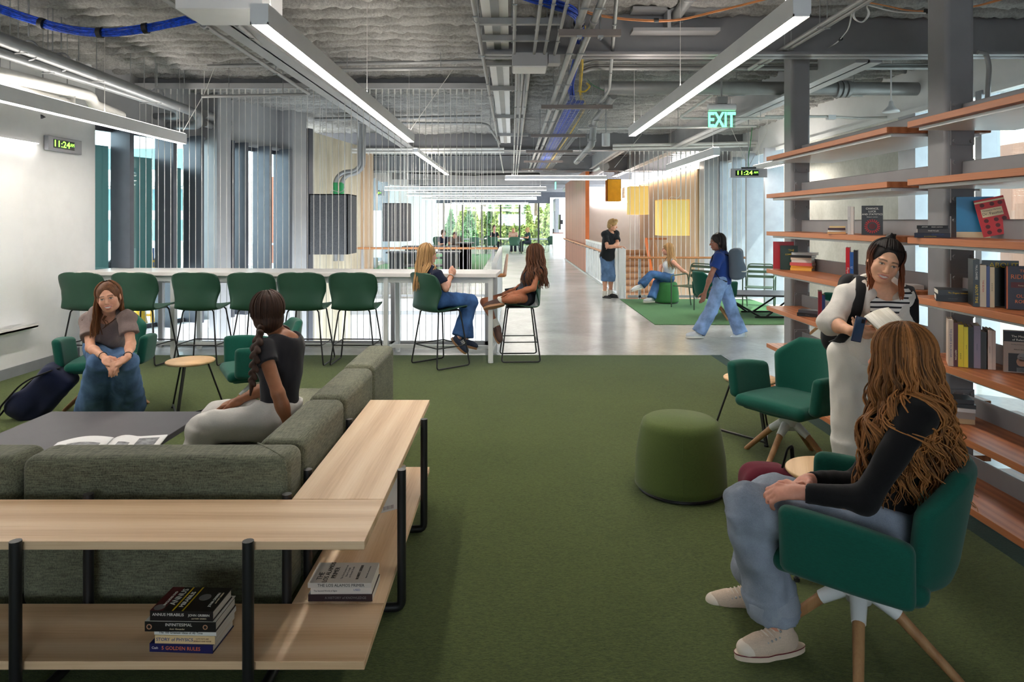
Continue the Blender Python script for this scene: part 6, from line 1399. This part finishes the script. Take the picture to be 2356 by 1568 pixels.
# A: smiling girl on the left
A = Fig('smiling girl with long brown hair, grey tee and wide jeans in a lounge chair', (-3.50, 5.88, .53), V3(248, 722, 5.56), V3(250, 683, 5.44), (.34, -.93, -.06), (-.16, -.05, 1), V3(293, 730, 5.48), V3(203, 738, 5.62),
        V3(301, 790, 5.40), V3(208, 800, 5.42), V3(294, 820, 5.22), V3(239, 820, 5.22), V3(288, 832, 5.36), V3(231, 830, 5.34), V3(296, 940, 5.72), V3(212, 950, 5.62), skin=(222, 168, 140), size=.94)
A.hand(V3(292, 823, 5.20), (-.55, -.35, -.45), (-.2, .1, -1), (-.6, .3, .3), .35).hand(V3(241, 823, 5.20), (.6, -.3, -.4), (.2, .1, -1), (.5, .35, .4), .4)
A.build_body(.005, smile=1, lips=(190, 96, 92), brow=(70, 46, 34), iris=(70, 60, 44))
A.top('shirt', knit('mauve_grey_tee', (128, 112, 108), .12), .008, inf=.024, hem=-.07, sleeve=.62, sl_r=(.056, .068), neck=(.072, .09, .07), neck_y=.045, folds=.008, belly=.02)
A.pants('jeans', jean('mid_blue_jeans', (82, 108, 142)), .009, .092, .086, .135, 1.0, .06, .009)
A.haircap(brown_h, .0055, face=(.066, .085, .122), fz=-.05)
A.strands(brown_h, 90, .33, (78, 140), .007, .2, .0055, .2, .1, 3, push=A.torso_push(.03))
A.strands(brown_h, 110, .26, (140, 275), .007, .2, .0055, .1, .35, 4, push=A.torso_push(.03))
sk_black = plain('black_suede', (30, 30, 32), .7)
A.shoe((A.AL + A.o) + va(.03, -.02, -.03), (.75, -.6, 0), sk_black, white_rub, L=.25)
A.shoe((A.AR + A.o) + va(0, -.02, -.02), (-.2, -.95, 0), sk_black, white_rub, L=.25)
for w, d in ((A.WL, A.WL - A.EL), (A.WR, A.WR - A.ER)):
    F3 = frame3(d, (1, .3, .2)); MB().tube([w - nz(d) * .02 + F3 @ va(.029 * math.cos(t), .029 * math.sin(t), 0) for t in np.linspace(0, 6.283, 17)], .0028, 5).build('hair_tie', MT['black'], A.root)
m = MB(); ink = plain('tee_print', (66, 58, 60), .9, var=.2, scale=60)
def chestpatch(f, a0, a1, b0, b1, inf, n=10, m_=10):
    """print lying on the front of a shirt: grid pushed onto the torso surface"""
    def fn(u, v):
        p = f.P + f.T[:, 2] * f.L * (b0 + (b1 - b0) * v) + f.T[:, 0] * (a0 + (a1 - a0) * u) + f.T[:, 1] * .25
        for _ in range(12):
            d = float(f.torso(p[None], inf)[0]); 
            if d < .0005: break
            p = p - f.T[:, 1] * d
        return p
    return MB().grid(fn, n, m_)
chestpatch(A, -.085, .03, .28, .52, .039).build('shirt_print', ink, A.root)
# B: braided woman on the sofa
B = Fig('woman with a dark braid, black tee and white trousers seated on the sofa, back turned', (-1.345, 3.94, .51), V3(654, 772, 3.98), V3(612, 716, 3.98), (-.62, .78, .05), (-.05, 0, 1), V3(604, 800, 3.82), V3(676, 790, 4.1),
        V3(640, 905, 3.72), V3(612, 890, 4.13), (-1.20, 3.72, .49), V3(548, 922, 3.95), V3(470, 985, 3.76), V3(505, 955, 4.02), (-1.80, 3.74, .10), (-1.80, 4.02, .10), skin=(150, 98, 68), size=.94)
B.hand(V3(546, 924, 3.95), (-.86, -.2, -.25), (.1, .3, -1), (-.1, -.9, .1), .45).hand((-1.2, 3.72, .48), (.3, -.2, -.9), (.8, .3, .1), (-.3, -.9, 0), .3)
B.build_body(.0055, smile=.3, eyes=True, lips=(130, 66, 58), brow=(30, 20, 16))
B.top('shirt', knit('black_tee', (38, 37, 41)), .007, inf=.011, hem=.02, sleeve=.34, sl_r=(.058, .06), neck=(.085, .082, .062), neck_y=-.01, folds=.003)
B.pants('trousers', knit('white_sweatpants', (206, 203, 198), .05), .009, .098, .09, .075, 1.0, .1, .009, hips=.02)
B.haircap(dark_h, .005, face=(.062, .08, .1), fz=-.05, grow=1.06, extra=lambda S, q: S.ell(q(.0, -.06, -.055), va(.066, .05, .05), B.R, .03))
hb = lambda x, y, z: tuple(B.head + B.o + B.R @ va(x, y, z))
B.strands(dark_h, 150, .035, (62, 298), .002, .1, .005, .0, .0, 14, pts=12, tone=(.15, .75))
B.braid([hb(-.05, -.055, -.08), V3(597, 775, 3.80), V3(588, 810, 3.74), V3(584, 850, 3.72), V3(580, 880, 3.72)], .031, dark_h)
B.braid([hb(.055, -.06, -.08), V3(668, 768, 4.08), V3(660, 800, 4.13)], .028, dark_h, 8)
B.shoe(B.AL + B.o, (-.95, .2, 0), white_rub, white_rub); B.shoe(B.AR + B.o, (-.95, .2, 0), white_rub, white_rub)
MB().tube([tuple(B.P + B.T @ va(-.155, .07, .02)), tuple(B.P + B.T @ va(-.165, .1, -.02)), tuple(B.P + B.T @ va(-.16, .12, -.07))], .004, 6).build('drawstring', white_rub, B.root)
# C: blonde girl at the counter
C = Fig('girl with long blonde hair, navy tee and jeans on a counter stool', (-.865, 7.76, .765), V3(984, 622, 7.72), V3(985, 585, 7.76), (.82, .55, -.12), (.1, .05, 1), V3(968, 628, 7.86), V3(1006, 632, 7.58),
        V3(1005, 652, 8.0), V3(1026, 664, 7.56), V3(1022, 631, 8.08), V3(1038, 634, 7.84), V3(1072, 690, 8.1), V3(1084, 692, 7.92), V3(1072, 780, 8.0), V3(1056, 776, 7.8), skin=(226, 172, 148), size=.92)
C.hand(V3(1038, 633, 7.84), (.2, .3, .75), (-.6, .6, -.3), (.2, .8, .2), 1.0).hand(V3(1022, 631, 8.08), (.8, .3, -.05), (0, 0, -1), (.2, -.9, 0), .3)
C.build_body(.007, smile=.2)
C.top('shirt', knit('navy_tee', (26, 32, 54)), .009, inf=.018, hem=.0, sleeve=.62, sl_r=(.06, .068), folds=.004)
C.pants('jeans', jean('bright_blue_jeans', (66, 100, 152)), .01, .09, .082, .088, .97, .1, .006)
C.haircap(blonde_h, .007, tone=.5); C.strands(blonde_h, 120, .44, (75, 285), .006, .25, .0065, .08, .12, 5, push=C.torso_push(.03), tone=(.15, .95))
C.shoe(C.AR + C.o + va(0, 0, -.012), (.7, -.2, -.65), plain('navy_suede', (40, 50, 74), .8), gum, L=.25, up=(.62, -.35, .72), lace=white_rub, stripes=white_rub); C.shoe(C.AL + C.o + va(0, 0, -.012), (.75, .5, -.3), plain('navy_suede_b', (40, 50, 74), .8), gum, L=.25, up=(.3, .1, .95), stripes=white_rub)
for k, cl in enumerate(('white_cable', 'black', 'orange_cable')):
    d = nz(C.WR - C.ER); F3 = frame3(d, (1, .3, .2)); MB().tube([C.WR - d * (.02 + .012 * k) + F3 @ va(.031 * math.cos(t), .031 * math.sin(t), 0) for t in np.linspace(0, 6.283, 15)], .004, 5).build('bracelet', MT[cl], C.root)
# D: girl in shorts at the counter end
D = Fig('girl with long wavy chestnut hair and dark shorts, leg folded, on the end stool', (.155, 8.1, .765), V3(1236, 618, 8.06), V3(1229, 585, 8.04), (-.66, .74, -.1), (.05, 0, 1), V3(1241, 626, 7.92), V3(1222, 624, 8.2),
        V3(1227, 663, 7.86), V3(1205, 655, 8.28), V3(1182, 674, 7.82), V3(1180, 668, 8.1), V3(1188, 687, 7.74), V3(1114, 694, 8.12), V3(1150, 690, 7.86), V3(1142, 748, 8.02), skin=(176, 112, 82), size=.92)
D.hand(V3(1182, 674, 7.82), (-.95, .1, -.2), (0, .2, -1), (0, -.9, .2), .3).hand(V3(1180, 668, 8.1), (-.95, 0, -.2), (0, -.2, -1), (0, .9, .2), .3)
D.build_body(.0075, smile=0)
D.top('vest', knit('charcoal_vest', (62, 70, 82)), .009, inf=.012, hem=-.0, strap=True, neck=(.08, .1, .08), folds=.003)
D.shorts('shorts', jean('black_denim_shorts', (42, 44, 52), .2), .009, .088, .42, .1)
D.haircap(chest_h, .007); D.strands(chest_h, 130, .42, (40, 320), .011, .13, .0065, .16, .06, 6, push=D.torso_push(.03))
suede = plain('brown_suede', (86, 62, 56), .8)
D.shoe(D.AL + D.o + va(-.02, 0, -.01), (-.95, .25, -.1), suede, gum, up=(-.1, .5, .85), drop=.07); D.shoe(D.AR + D.o + va(.01, 0, -.03), (.1, -.35, -.9), suede, gum, up=(.55, -.5, .6), stripes=white_rub, drop=.06)
for kn, an in ((D.KL, D.AL), (D.KR, D.AR)): MB().cyl(tuple(an + (kn - an) * .22), tuple(an - (kn - an) * .05), .047, .043, 14).build('sock', white_rub, D.root)
# E: boy leaning on the guard
E_ = Fig('boy with curly blond hair, black tee and denim shorts leaning on the guard post', (2.04, 14.62, .90), V3(1405, 533, 14.55), V3(1410, 517, 14.50), (.86, -.48, -.25), (.15, -.05, 1), V3(1417, 537, 14.62), V3(1392, 539, 14.45),
         V3(1421, 560, 14.42), V3(1397, 567, 14.25), V3(1411, 565, 14.25), V3(1421, 568, 14.2), V3(1407, 634, 14.6), V3(1393, 634, 14.62), V3(1404, 676, 14.72), V3(1391, 680, 14.66), skin=(224, 168, 140), girl=False)
E_.hand(V3(1421, 568, 14.2), (.8, -.1, .1), (0, 0, -1), (0, -1, 0), .4).hand(V3(1411, 565, 14.25), (-.8, -.1, -.1), (0, 0, -1), (0, -1, 0), .4)
E_.build_body(.009, smile=0, eyes=True)
E_.top('shirt', knit('black_tee_boy', (30, 32, 36)), .011, inf=.032, hem=-.09, sleeve=.72, sl_r=(.062, .074), folds=.004, belly=.012)
E_.pants('shorts', jean('blue_denim_shorts', (92, 118, 152)), .011, .086, .084, .09, .25, .03, .005, hips=.008)
E_.haircap(sand_h, .007, face=(.066, .08, .09), fz=-.055, grow=1.05, extra=lambda S, q: [S.ell(q(.05 * math.sin(t), .06 * math.cos(t * .7), .1 + .012 * math.sin(t * 3)), va(.03, .03, .026), None, .012) for t in np.arange(-3, 3.2, .55)])
bk = plain('black_sneaker', (34, 34, 36), .6)
for an, kn, dx in ((E_.AL, E_.KL, .8), (E_.AR, E_.KR, .55)): E_.shoe(an + E_.o, (dx, -.7, 0), bk, black_rub, L=.28, drop=.08 if an is E_.AR else .075, stripes=white_rub); MB().cyl(tuple(an + (kn - an) * .26), tuple(an - (kn - an) * .04), .054, .046, 14).build('sock', white_rub, E_.root)
# F: girl on the green ottoman
Fg = Fig('girl with long fair hair, white top and jeans sitting on the green ottoman', (3.13, 13.7, .52), V3(1543, 597, 13.66), V3(1535, 573, 13.64), (-.93, .3, -.05), (.05, 0, 1), V3(1549, 603, 13.5), V3(1540, 601, 13.82),
         V3(1570, 622, 13.42), V3(1521, 612, 13.85), V3(1590, 634, 13.55), V3(1517, 623, 13.62), V3(1500, 630, 13.5), V3(1512, 650, 13.68), V3(1475, 656, 13.4), V3(1499, 686, 13.5), skin=(222, 164, 140), size=.92)
Fg.hand(V3(1590, 634, 13.55), (.85, .2, -.3), (0, 0, -1), (0, .9, 0), .5).hand(V3(1517, 623, 13.62), (-.8, -.3, -.3), (0, 0, -1), (0, -.9, 0), .3)
Fg.build_body(.009, smile=0); Fg.top('top', knit('white_top', (224, 226, 230)), .011, inf=.012, hem=.08, strap=True, neck=(.08, .1, .08), folds=.003)
Fg.pants('jeans', jean('blue_flared_jeans', (70, 104, 150)), .012, .088, .075, .09, 1.0, .1, .006); Fg.haircap(blonde_h, .008); Fg.strands(blonde_h, 90, .42, (80, 280), .005, .25, .0075, .08, .08, 8, push=Fg.torso_push(.03), pts=18)
ws = plain('white_trainer', (220, 222, 226), .6)
Fg.shoe(Fg.AL + Fg.o + va(-.03, 0, 0), (-.95, 0, -.3), ws, white_rub, up=(-.3, 0, .95), stripes=MT['blue_cable'], L=.27); Fg.shoe(Fg.AR + Fg.o, (-.9, -.35, 0), ws, white_rub, stripes=MT['blue_cable'], L=.27)
# G: walking person
G = Fig('person with dark hair, blue shirt and pale jeans striding left with a grey backpack', (2.98, 9.7, .80), V3(1658, 584, 9.7), V3(1650, 556, 9.68), (-.97, -.1, -.08), (.03, 0, 1), V3(1654, 592, 9.54), V3(1664, 592, 9.86),
        V3(1636, 632, 9.5), V3(1672, 632, 9.95), V3(1622, 672, 9.52), V3(1650, 660, 9.98), V3(1637, 712, 9.6), V3(1683, 712, 9.82), V3(1607, 764, 9.6), V3(1704, 766, 9.75), skin=(160, 110, 92), girl=True, size=.95)
G.hand(V3(1622, 673, 9.52), (-.3, 0, -.95), (0, 1, 0), (-1, 0, 0), .4).hand(V3(1650, 660, 9.98), (-.7, 0, -.6), (0, -1, 0), (-1, 0, 0), .4)
G.build_body(.008, smile=0); G.top('shirt', knit('blue_tee', (36, 62, 128)), .01, inf=.028, hem=-.05, sleeve=.6, sl_r=(.06, .07), folds=.003, belly=.01)
G.pants('jeans', jean('pale_blue_jeans', (132, 156, 196)), .011, .095, .088, .1, 1.02, .06, .005, hips=.012); G.haircap(black_h, .008, grow=1.05); G.strands(black_h, 70, .16, (70, 290), .005, .2, .007, .05, .05, 9, pts=14)
for an, d in ((G.AL, (-.96, -.1, .05)), (G.AR, (-.9, -.1, -.25))): G.shoe(an + G.o, d, ws, white_rub, L=.27, up=(0, 0, 1) if an is G.AL else (-.25, 0, .97))
# H: standing woman
Hw = Fig('smiling woman with dark hair, white hoodie and trousers standing at the bookshelf with a book', (1.945, 3.76, .90), V3(2030, 662, 3.72), V3(2036, 600, 3.60), (-.30, -.92, -.22), (.30, -.1, 1), V3(2074, 692, 3.66), V3(1950, 682, 3.72),
         V3(2084, 770, 3.58), V3(1910, 742, 3.62), V3(2030, 772, 3.40), V3(1962, 762, 3.44), V3(2010, 1010, 3.70), V3(1958, 1010, 3.72), (2.03, 3.76, .085), (1.87, 3.74, .085), skin=(240, 186, 152), size=.95, hc=.94)
Hw.hand(V3(1964, 762, 3.44), (.86, -.25, .05), (.1, .5, .9), (.1, -.5, .8), .55).hand(V3(2030, 772, 3.4), (-.85, -.1, .15), (-.1, .4, .9), (0, -.5, .8), .45)
Hw.build_body(.0042, smile=1, lips=(198, 104, 96), brow=(38, 28, 24), iris=(40, 28, 22))
hood = knit('white_hoodie', (216, 211, 203), .04); stripe = N('striped_tee'); stripe.color(stripe.ramp(stripe.wave(stripe.co(), 12.5, .3, 1, 1, 'Z'), [(.62, (236, 234, 230)), (.72, (40, 40, 46))])); stripe = stripe.set(.9)
Hw.top('striped_shirt', stripe, .007, inf=.016, hem=.02, strap=False, sleeve=.2, neck=(.085, .1, .085), neck_y=.05, folds=.002)
S = SDF(.02); lo, hi = Hw.bounds(); T = Hw.T; hp = Hw.P + T[:, 2] * -.02
def hoodf(p):
    d = np.maximum(Hw.torso(p, .027, belly=.02), (hp - p) @ T[:, 2]); q = (p - Hw.N) @ T
    op = (.02 + .17 * np.clip((q[..., 2] + .36) / .36, 0, 1)) * .62
    return np.maximum(d, -np.maximum(np.abs(q[..., 0] + .015) - op, np.maximum(-q[..., 1], -(q[..., 2] + .34))))
S.fn(hoodf, lo, hi, .005)
for a, b, c in ((Hw.SL, Hw.EL, Hw.WL), (Hw.SR, Hw.ER, Hw.WR)): S.cap(a, b, .058, .06, .03); S.cone(b, b + (c - b) * .35, .056, .047, .03); S.ell(b, va(.052, .052, .052), None, .03)
for q in np.linspace(-2.3, 2.3, 11): S.ell(Hw.N + T[:, 0] * math.sin(q) * .11 - T[:, 1] * (math.cos(q) * .09 - .02) + T[:, 2] * (-.015 + .035 * math.cos(q)), va(.036, .034, .036), None, .03)
S.ell(Hw.N + T[:, 1] * .05 + T[:, 2] * .05, va(.07, .09, .09), T, .015, 's'); S.noise(.006, 16); S.noise(.003, (40, 40, 18)); sdf_obj('hoodie', S, .007, hood, Hw.root)
Hw.pants('trousers', knit('white_trousers', (222, 218, 210), .03), .01, .1, .098, .1, 1.0, .05, .006, hips=.024)
def bun(S, q):
    S.ell(q(0, -.07, .115), va(.026, .026, .03), None, .01); S.cap(q(.0, -.06, .13), q(.012, -.05, .155), .007, .003, .01); S.cap(q(0, -.07, .13), q(-.014, -.06, .15), .006, .003, .01)
Hw.haircap(black_h, .0048, face=(.067, .088, .124), fz=-.046, extra=bun, tone=.2)
br2 = hair_mat('auburn_tipped_hair', (34, 18, 12), (140, 74, 40)); Hw.strands(br2, 40, .19, (62, 100), .007, .14, .0045, .06, .0, 11, pts=18, push=Hw.torso_push(.02), tone=(.0, .95), name='hair_lock', p0=(55, 88), grad=True); Hw.strands(br2, 40, .19, (260, 298), .007, .14, .0045, .06, .0, 12, pts=18, push=Hw.torso_push(.02), tone=(.0, .95), name='hair_lock', p0=(55, 88), grad=True); Hw.strands(black_h, 120, .01, (80, 280), .001, .1, .0045, .0, .0, 13, pts=10, tone=(.1, .6))
m = MB(); rg2 = np.random.default_rng(4); cc = []
for i in range(110):
    a0 = math.radians(rg2.uniform(-78, 78)); q0 = math.radians(50 + 8 * abs(a0) + rg2.uniform(-3, 3)); d0 = va(math.sin(a0) * math.sin(q0), math.cos(a0) * math.sin(q0), math.cos(q0)); d1 = va(.15 * math.sin(a0), -.5, .85); r0 = 1.0 + .03 * rg2.random(); tn = .1 + .5 * rg2.random()
    pp = [Hw.head + Hw.R @ ((va(.086, .102, .094) * r0 * nz(d0 * (1 - t) + d1 * t) + va(0, -.02, .03)) * Hw.hc) for t in np.linspace(0, 1, 10)]
    m.tube(pp, [.002, .0035, .004, .004, .004, .004, .004, .004, .0035, .003], 5, cap=False); cc.append(np.full((50, 3), tn))
o_ = m.build('swept_hair', black_h, Hw.root); a_ = o_.data.color_attributes.new('tone', 'FLOAT_COLOR', 'POINT'); cc = np.concatenate(cc); a_.data.foreach_set('color', np.concatenate([cc, np.ones((len(cc), 1))], 1).astype(np.float32).ravel())
for an in (Hw.AL, Hw.AR): Hw.shoe(an + Hw.o, (-.3, -.95, 0), ws, white_rub)
# I: curly haired girl in the near chair
I_ = Fig('girl with long curly copper hair, black top and light jeans in the near lounge chair', (1.35, 2.50, .535), (1.455, 2.49, 1.02), (1.425, 2.515, 1.150), (-.52, .85, -.05), (0, 0, 1), (1.395, 2.355, .972), (1.525, 2.62, .975),
         V3(1990, 1148, 2.34), V3(1975, 1110, 2.72), V3(1845, 1132, 2.44), V3(1860, 1105, 2.62), (.885, 2.575, .575), V3(1780, 1140, 2.80), V3(1790, 1438, 2.60), V3(1728, 1350, 2.93), skin=(226, 160, 136), size=.96)
I_.hand(V3(1845, 1132, 2.44), (-.7, .3, -.1), (.2, .3, -.9), (.3, .6, .5), .7).hand(V3(1860, 1105, 2.62), (-.7, -.35, -.1), (.1, -.3, -.9), (.2, -.7, .5), .7)
I_.build_body(.006, smile=0)
I_.top('sweater', knit('black_ribbed_top', (20, 19, 21), .2), .008, inf=.012, hem=.02, long=True, sl_r=(.052, .05), cuff=.035, neck=(.08, .085, .06), folds=.004)
lj = jean('light_blue_jeans', (142, 150, 164), .22)
I_.pants('jeans', lj, .008, .094, .088, .09, .86, .1, .009, cuffs=.085, hips=.02)
ljc = jean('light_blue_cuff', (150, 156, 168), .18)
for kn, an in ((I_.KL, I_.AL), (I_.KR, I_.AR)):
    d = nz(kn - an); e = kn + (an - kn) * .865; MB().tube([e - d * .004, e + d * .01, e + d * .07, e + d * .078], [.092, .1, .099, .09], 24).build('cuff', ljc, I_.root)
canvas = cloth('cream_canvas', (206, 184, 164), .08, 500, .9, .1); mar = plain('maroon_line', (110, 30, 40), .5); cl_ = plain('cream_lace', (220, 206, 192), .8)
I_.shoe(I_.AL + I_.o + va(.02, 0, 0), (-.97, -.18, 0), canvas, plain('cream_rubber', (214, 196, 176), .5), .005, .29, .043, .05, drop=.105, lace=cl_, rim=mar, cap=plain('cream_toe', (222, 208, 192), .4))
I_.shoe(I_.AR + I_.o + va(.0, 0, 0), (-.95, .15, 0), canvas, plain('cream_rubber_b', (214, 196, 176), .5), .005, .29, .043, .05, drop=.105, lace=cl_, rim=mar, cap=plain('cream_toe_b', (222, 208, 192), .4))
I_.haircap(red_h, .006, face=(.06, .08, .1), grow=1.1, tone=.5)
I_.strands(red_h, 900, .52, (38, 322), .0155, .125, .0033, .22, .05, 21, seg=4, pts=42, tone=(.05, 1.0), lenvar=.4, push=I_.torso_push(.02))
I_.strands(red_h, 50, .50, (105, 255), .024, .1, .0026, .28, .05, 22, pts=44, tone=(.4, 1.0), lenvar=.3, name='loose_curl', push=I_.torso_push(.03))
# far people in the study hall
def far(label, x, y, face, shirt, hair, hz, seat=.47, skin=(206, 150, 124), long=False):
    f = nz(va(*face, 0)); r = va(f[1], -f[0], 0); b = va(x, y, 0); w = lambda a, c, z: tuple(b + r * a + f * c + va(0, 0, z))
    g = Fig(label, w(0, 0, seat + .1), w(0, .05, seat + .56), w(0, .1, hz), tuple(f) if True else 0, (0, 0, 1), w(-.17, .05, seat + .53), w(.17, .05, seat + .53), w(-.22, .15, seat + .3), w(.22, .15, seat + .3), w(-.1, .38, seat + .34), w(.1, .38, seat + .34), w(-.1, .42, seat + .05), w(.1, .42, seat + .05), w(-.1, .42, .05), w(.1, .42, .05), skin=skin)
    g.build_body(.014, eyes=True); g.top('shirt', knit('far_shirt_%d' % len(bpy.data.materials), shirt), .016, inf=.02, sleeve=.6, folds=0); g.pants('trousers', knit('far_trousers_%d' % len(bpy.data.materials), (46, 50, 60)), .018, folds=0)
    g.haircap(hair, .012, grow=1.08)
    if long: g.strands(hair, 40, .3, (80, 280), .004, .2, .01, .08, .05, 4, pts=12)
    return g
far('dark haired boy in a navy shirt leaning over the black study table', XP(1018, 25.6), 25.6, (.5, -.85), (30, 36, 56), dark_h, 1.21)
far('boy in a brown tee at the black study table, hand to his face', XP(1047, 25.6), 25.6, (0, -1), (92, 80, 72), dark_h, 1.12)
far('curly haired boy in black at the white table before the far glass', XP(1136, 35.9), 35.9, (.35, -.9), (30, 30, 34), dark_h, 1.32)
far('blond person in beige at the white table before the far glass', XP(1181, 36.1), 36.1, (0, -1), (196, 164, 144), sand_h, 1.17)
far('girl with long fair hair in dark green at the far right of the white table', XP(1217, 35.6), 35.6, (-.9, -.3), (40, 64, 58), sand_h, 1.2, long=True)
# bags and held things
navy = knit('navy_nylon', (30, 36, 62)); blk = knit('black_nylon', (26, 26, 29)); greyn = knit('grey_nylon', (92, 102, 114)); maroon = knit('maroon_canvas', (98, 22, 42))
t = thing('backpack', 'navy and black backpack slumped on the carpet behind the coffee table, far left', 'backpack', (-4.02, 5.72, .009))
S = SDF(.04); R_ = np.array(Matrix.Rotation(.75, 3, 'Y') @ Matrix.Rotation(.3, 3, 'Z')); S.rbox((.1, 0, .2), (.14, .12, .25), .07, R_); S.ell((-.02, -.1, .12), (.12, .06, .13), R_); S.noise(.012, 10); S.plane((0, 0, -1), 0); sdf_obj('body', S, .01, navy, t)
for k in (0, 1): MB().tube(rounded([(.26, -.14 + .1 * k, .42), (.05, -.17 + .1 * k, .34), (-.15, -.17 + .1 * k, .12), (-.2, -.12, .02), (-.3, -.1, .008)], .1), .014, 8, flat=.5).build('strap', blk, t)
MB().box(-.37, -.3, -.14, -.06, .0, .03).build('buckle', MT['black'], t, bevel=.006)
t = thing('backpack', 'maroon backpack with a key charm on the carpet beside the near side table', 'backpack', (1.33, 3.62, .009))
S = SDF(.04); S.rbox((.02, 0, .17), (.14, .12, .18), .08); S.ell((-.06, -.08, .13), (.1, .09, .12)); S.noise(.014, 10); S.plane((0, 0, -1), 0); sdf_obj('body', S, .009, maroon, t)
MB().tube(rounded([(.09, -.03, .34), (.11, -.05, .45), (.14, -.03, .46), (.16, -.01, .3)], .04), .012, 8, flat=.4).build('handle_loop', blk, t)
mm = MB(); 
for k in range(9): mm.tube([(-.05 - .012 * k + .012 * math.cos(a), -.13 - .004 * k, .29 - .016 * k + .012 * math.sin(a)) for a in np.linspace(0, 6.28, 9)], .0022, 5)
mm.ball((-.17, -.17, .13), .018).ball((-.185, -.175, .1), .013); mm.build('key_charm', MT['white_cable'], t)
t = thing('backpack', 'black backpack worn by the standing woman, strap over her shoulder', 'backpack', Hw.loc)
bp = Hw.P + Hw.T @ va(.03, -.19, .2); S = SDF(.04); S.rbox(bp, (.14, .085, .22), .06, Hw.T); S.ell(bp + Hw.T @ va(.1, .02, -.13), (.08, .08, .12), Hw.T); sdf_obj('body', S, .01, blk, t)
for sx, S0 in ((1, Hw.SR), (-1, Hw.SL)):
    q = lambda x, y, z: Hw.N + Hw.T @ va(sx * x, y, z)
    MB().tube([Vector(q(.10, -.13, -.03)), Vector(q(.115, -.07, .03)), Vector(q(.12, .02, .035)), Vector(q(.13, .10, -.02)), Vector(q(.138, .15, -.12)), Vector(q(.15, .15, -.24)), Vector(q(.165, .06, -.33)), Vector(q(.16, -.06, -.37))], .026, 8, flat=.28).build('strap', blk, t)
t = thing('backpack', 'grey backpack on the back of the walking person', 'backpack', G.loc)
bp = G.P + G.T @ va(.0, -.21, .24); S = SDF(.05); S.rbox(bp, (.15, .09, .22), .07, G.T); S.ell(bp + G.T @ va(0, -.07, -.09), (.12, .06, .11), G.T); sdf_obj('body', S, .012, greyn, t)
for sx in (1, -1):
    q = lambda x, y, z: G.N + G.T @ va(sx * x, y, z); MB().tube([Vector(q(.09, -.13, -.02)), Vector(q(.1, 0, .03)), Vector(q(.1, .1, -.02)), Vector(q(.12, .12, -.16)), Vector(q(.16, 0, -.34)), Vector(q(.15, -.1, -.38))], .022, 8, flat=.3).build('strap', blk, t)
MB().bar(tuple(bp + G.T @ va(-.15, -.11, -.1)), tuple(bp + G.T @ va(.15, -.11, -.1)), .05, .01).build('reflective_strip', white_rub, t)
t = thing('smartphone', 'dark blue smartphone held upright in the standing woman hand', 'phone'); t.matrix_world = Matrix.Translation(P(1975, 757, 3.36)) @ Matrix.Rotation(.22, 4, 'Y') @ Matrix.Rotation(.3, 4, 'Z') @ Matrix.Scale(.84, 4)
MB().box(-.036, .036, -.005, .005, -.075, .075).build('body', plain('phone_blue', (36, 52, 84), .25), t, bevel=.004); MB().box(-.032, .032, -.0056, -.005, -.07, .07).build('back_panel', plain('phone_glass', (70, 96, 130), .1), t); MB().box(.004, .026, -.008, -.0055, .04, .064).build('camera_bump', MT['black'], t)
t = thing('book', 'cream paged open paperback held in the standing woman hands', 'book'); t.matrix_world = Matrix.Translation(P(2014, 752, 3.30)) @ Matrix.Rotation(-.35, 4, 'Y') @ Matrix.Rotation(.5, 4, 'X')
MB().grid(lambda u, v: (-.0 + .125 * u, -.085 + .17 * v, .012 * math.sin(u * 3.1)), 8, 2, .012).build('pages', page_m, t); MB().grid(lambda u, v: (.125 * u, -.09 + .18 * v, .012 * math.sin(u * 3.1) - .009), 8, 2, .003).build('cover', bmat((208, 178, 136)), t)
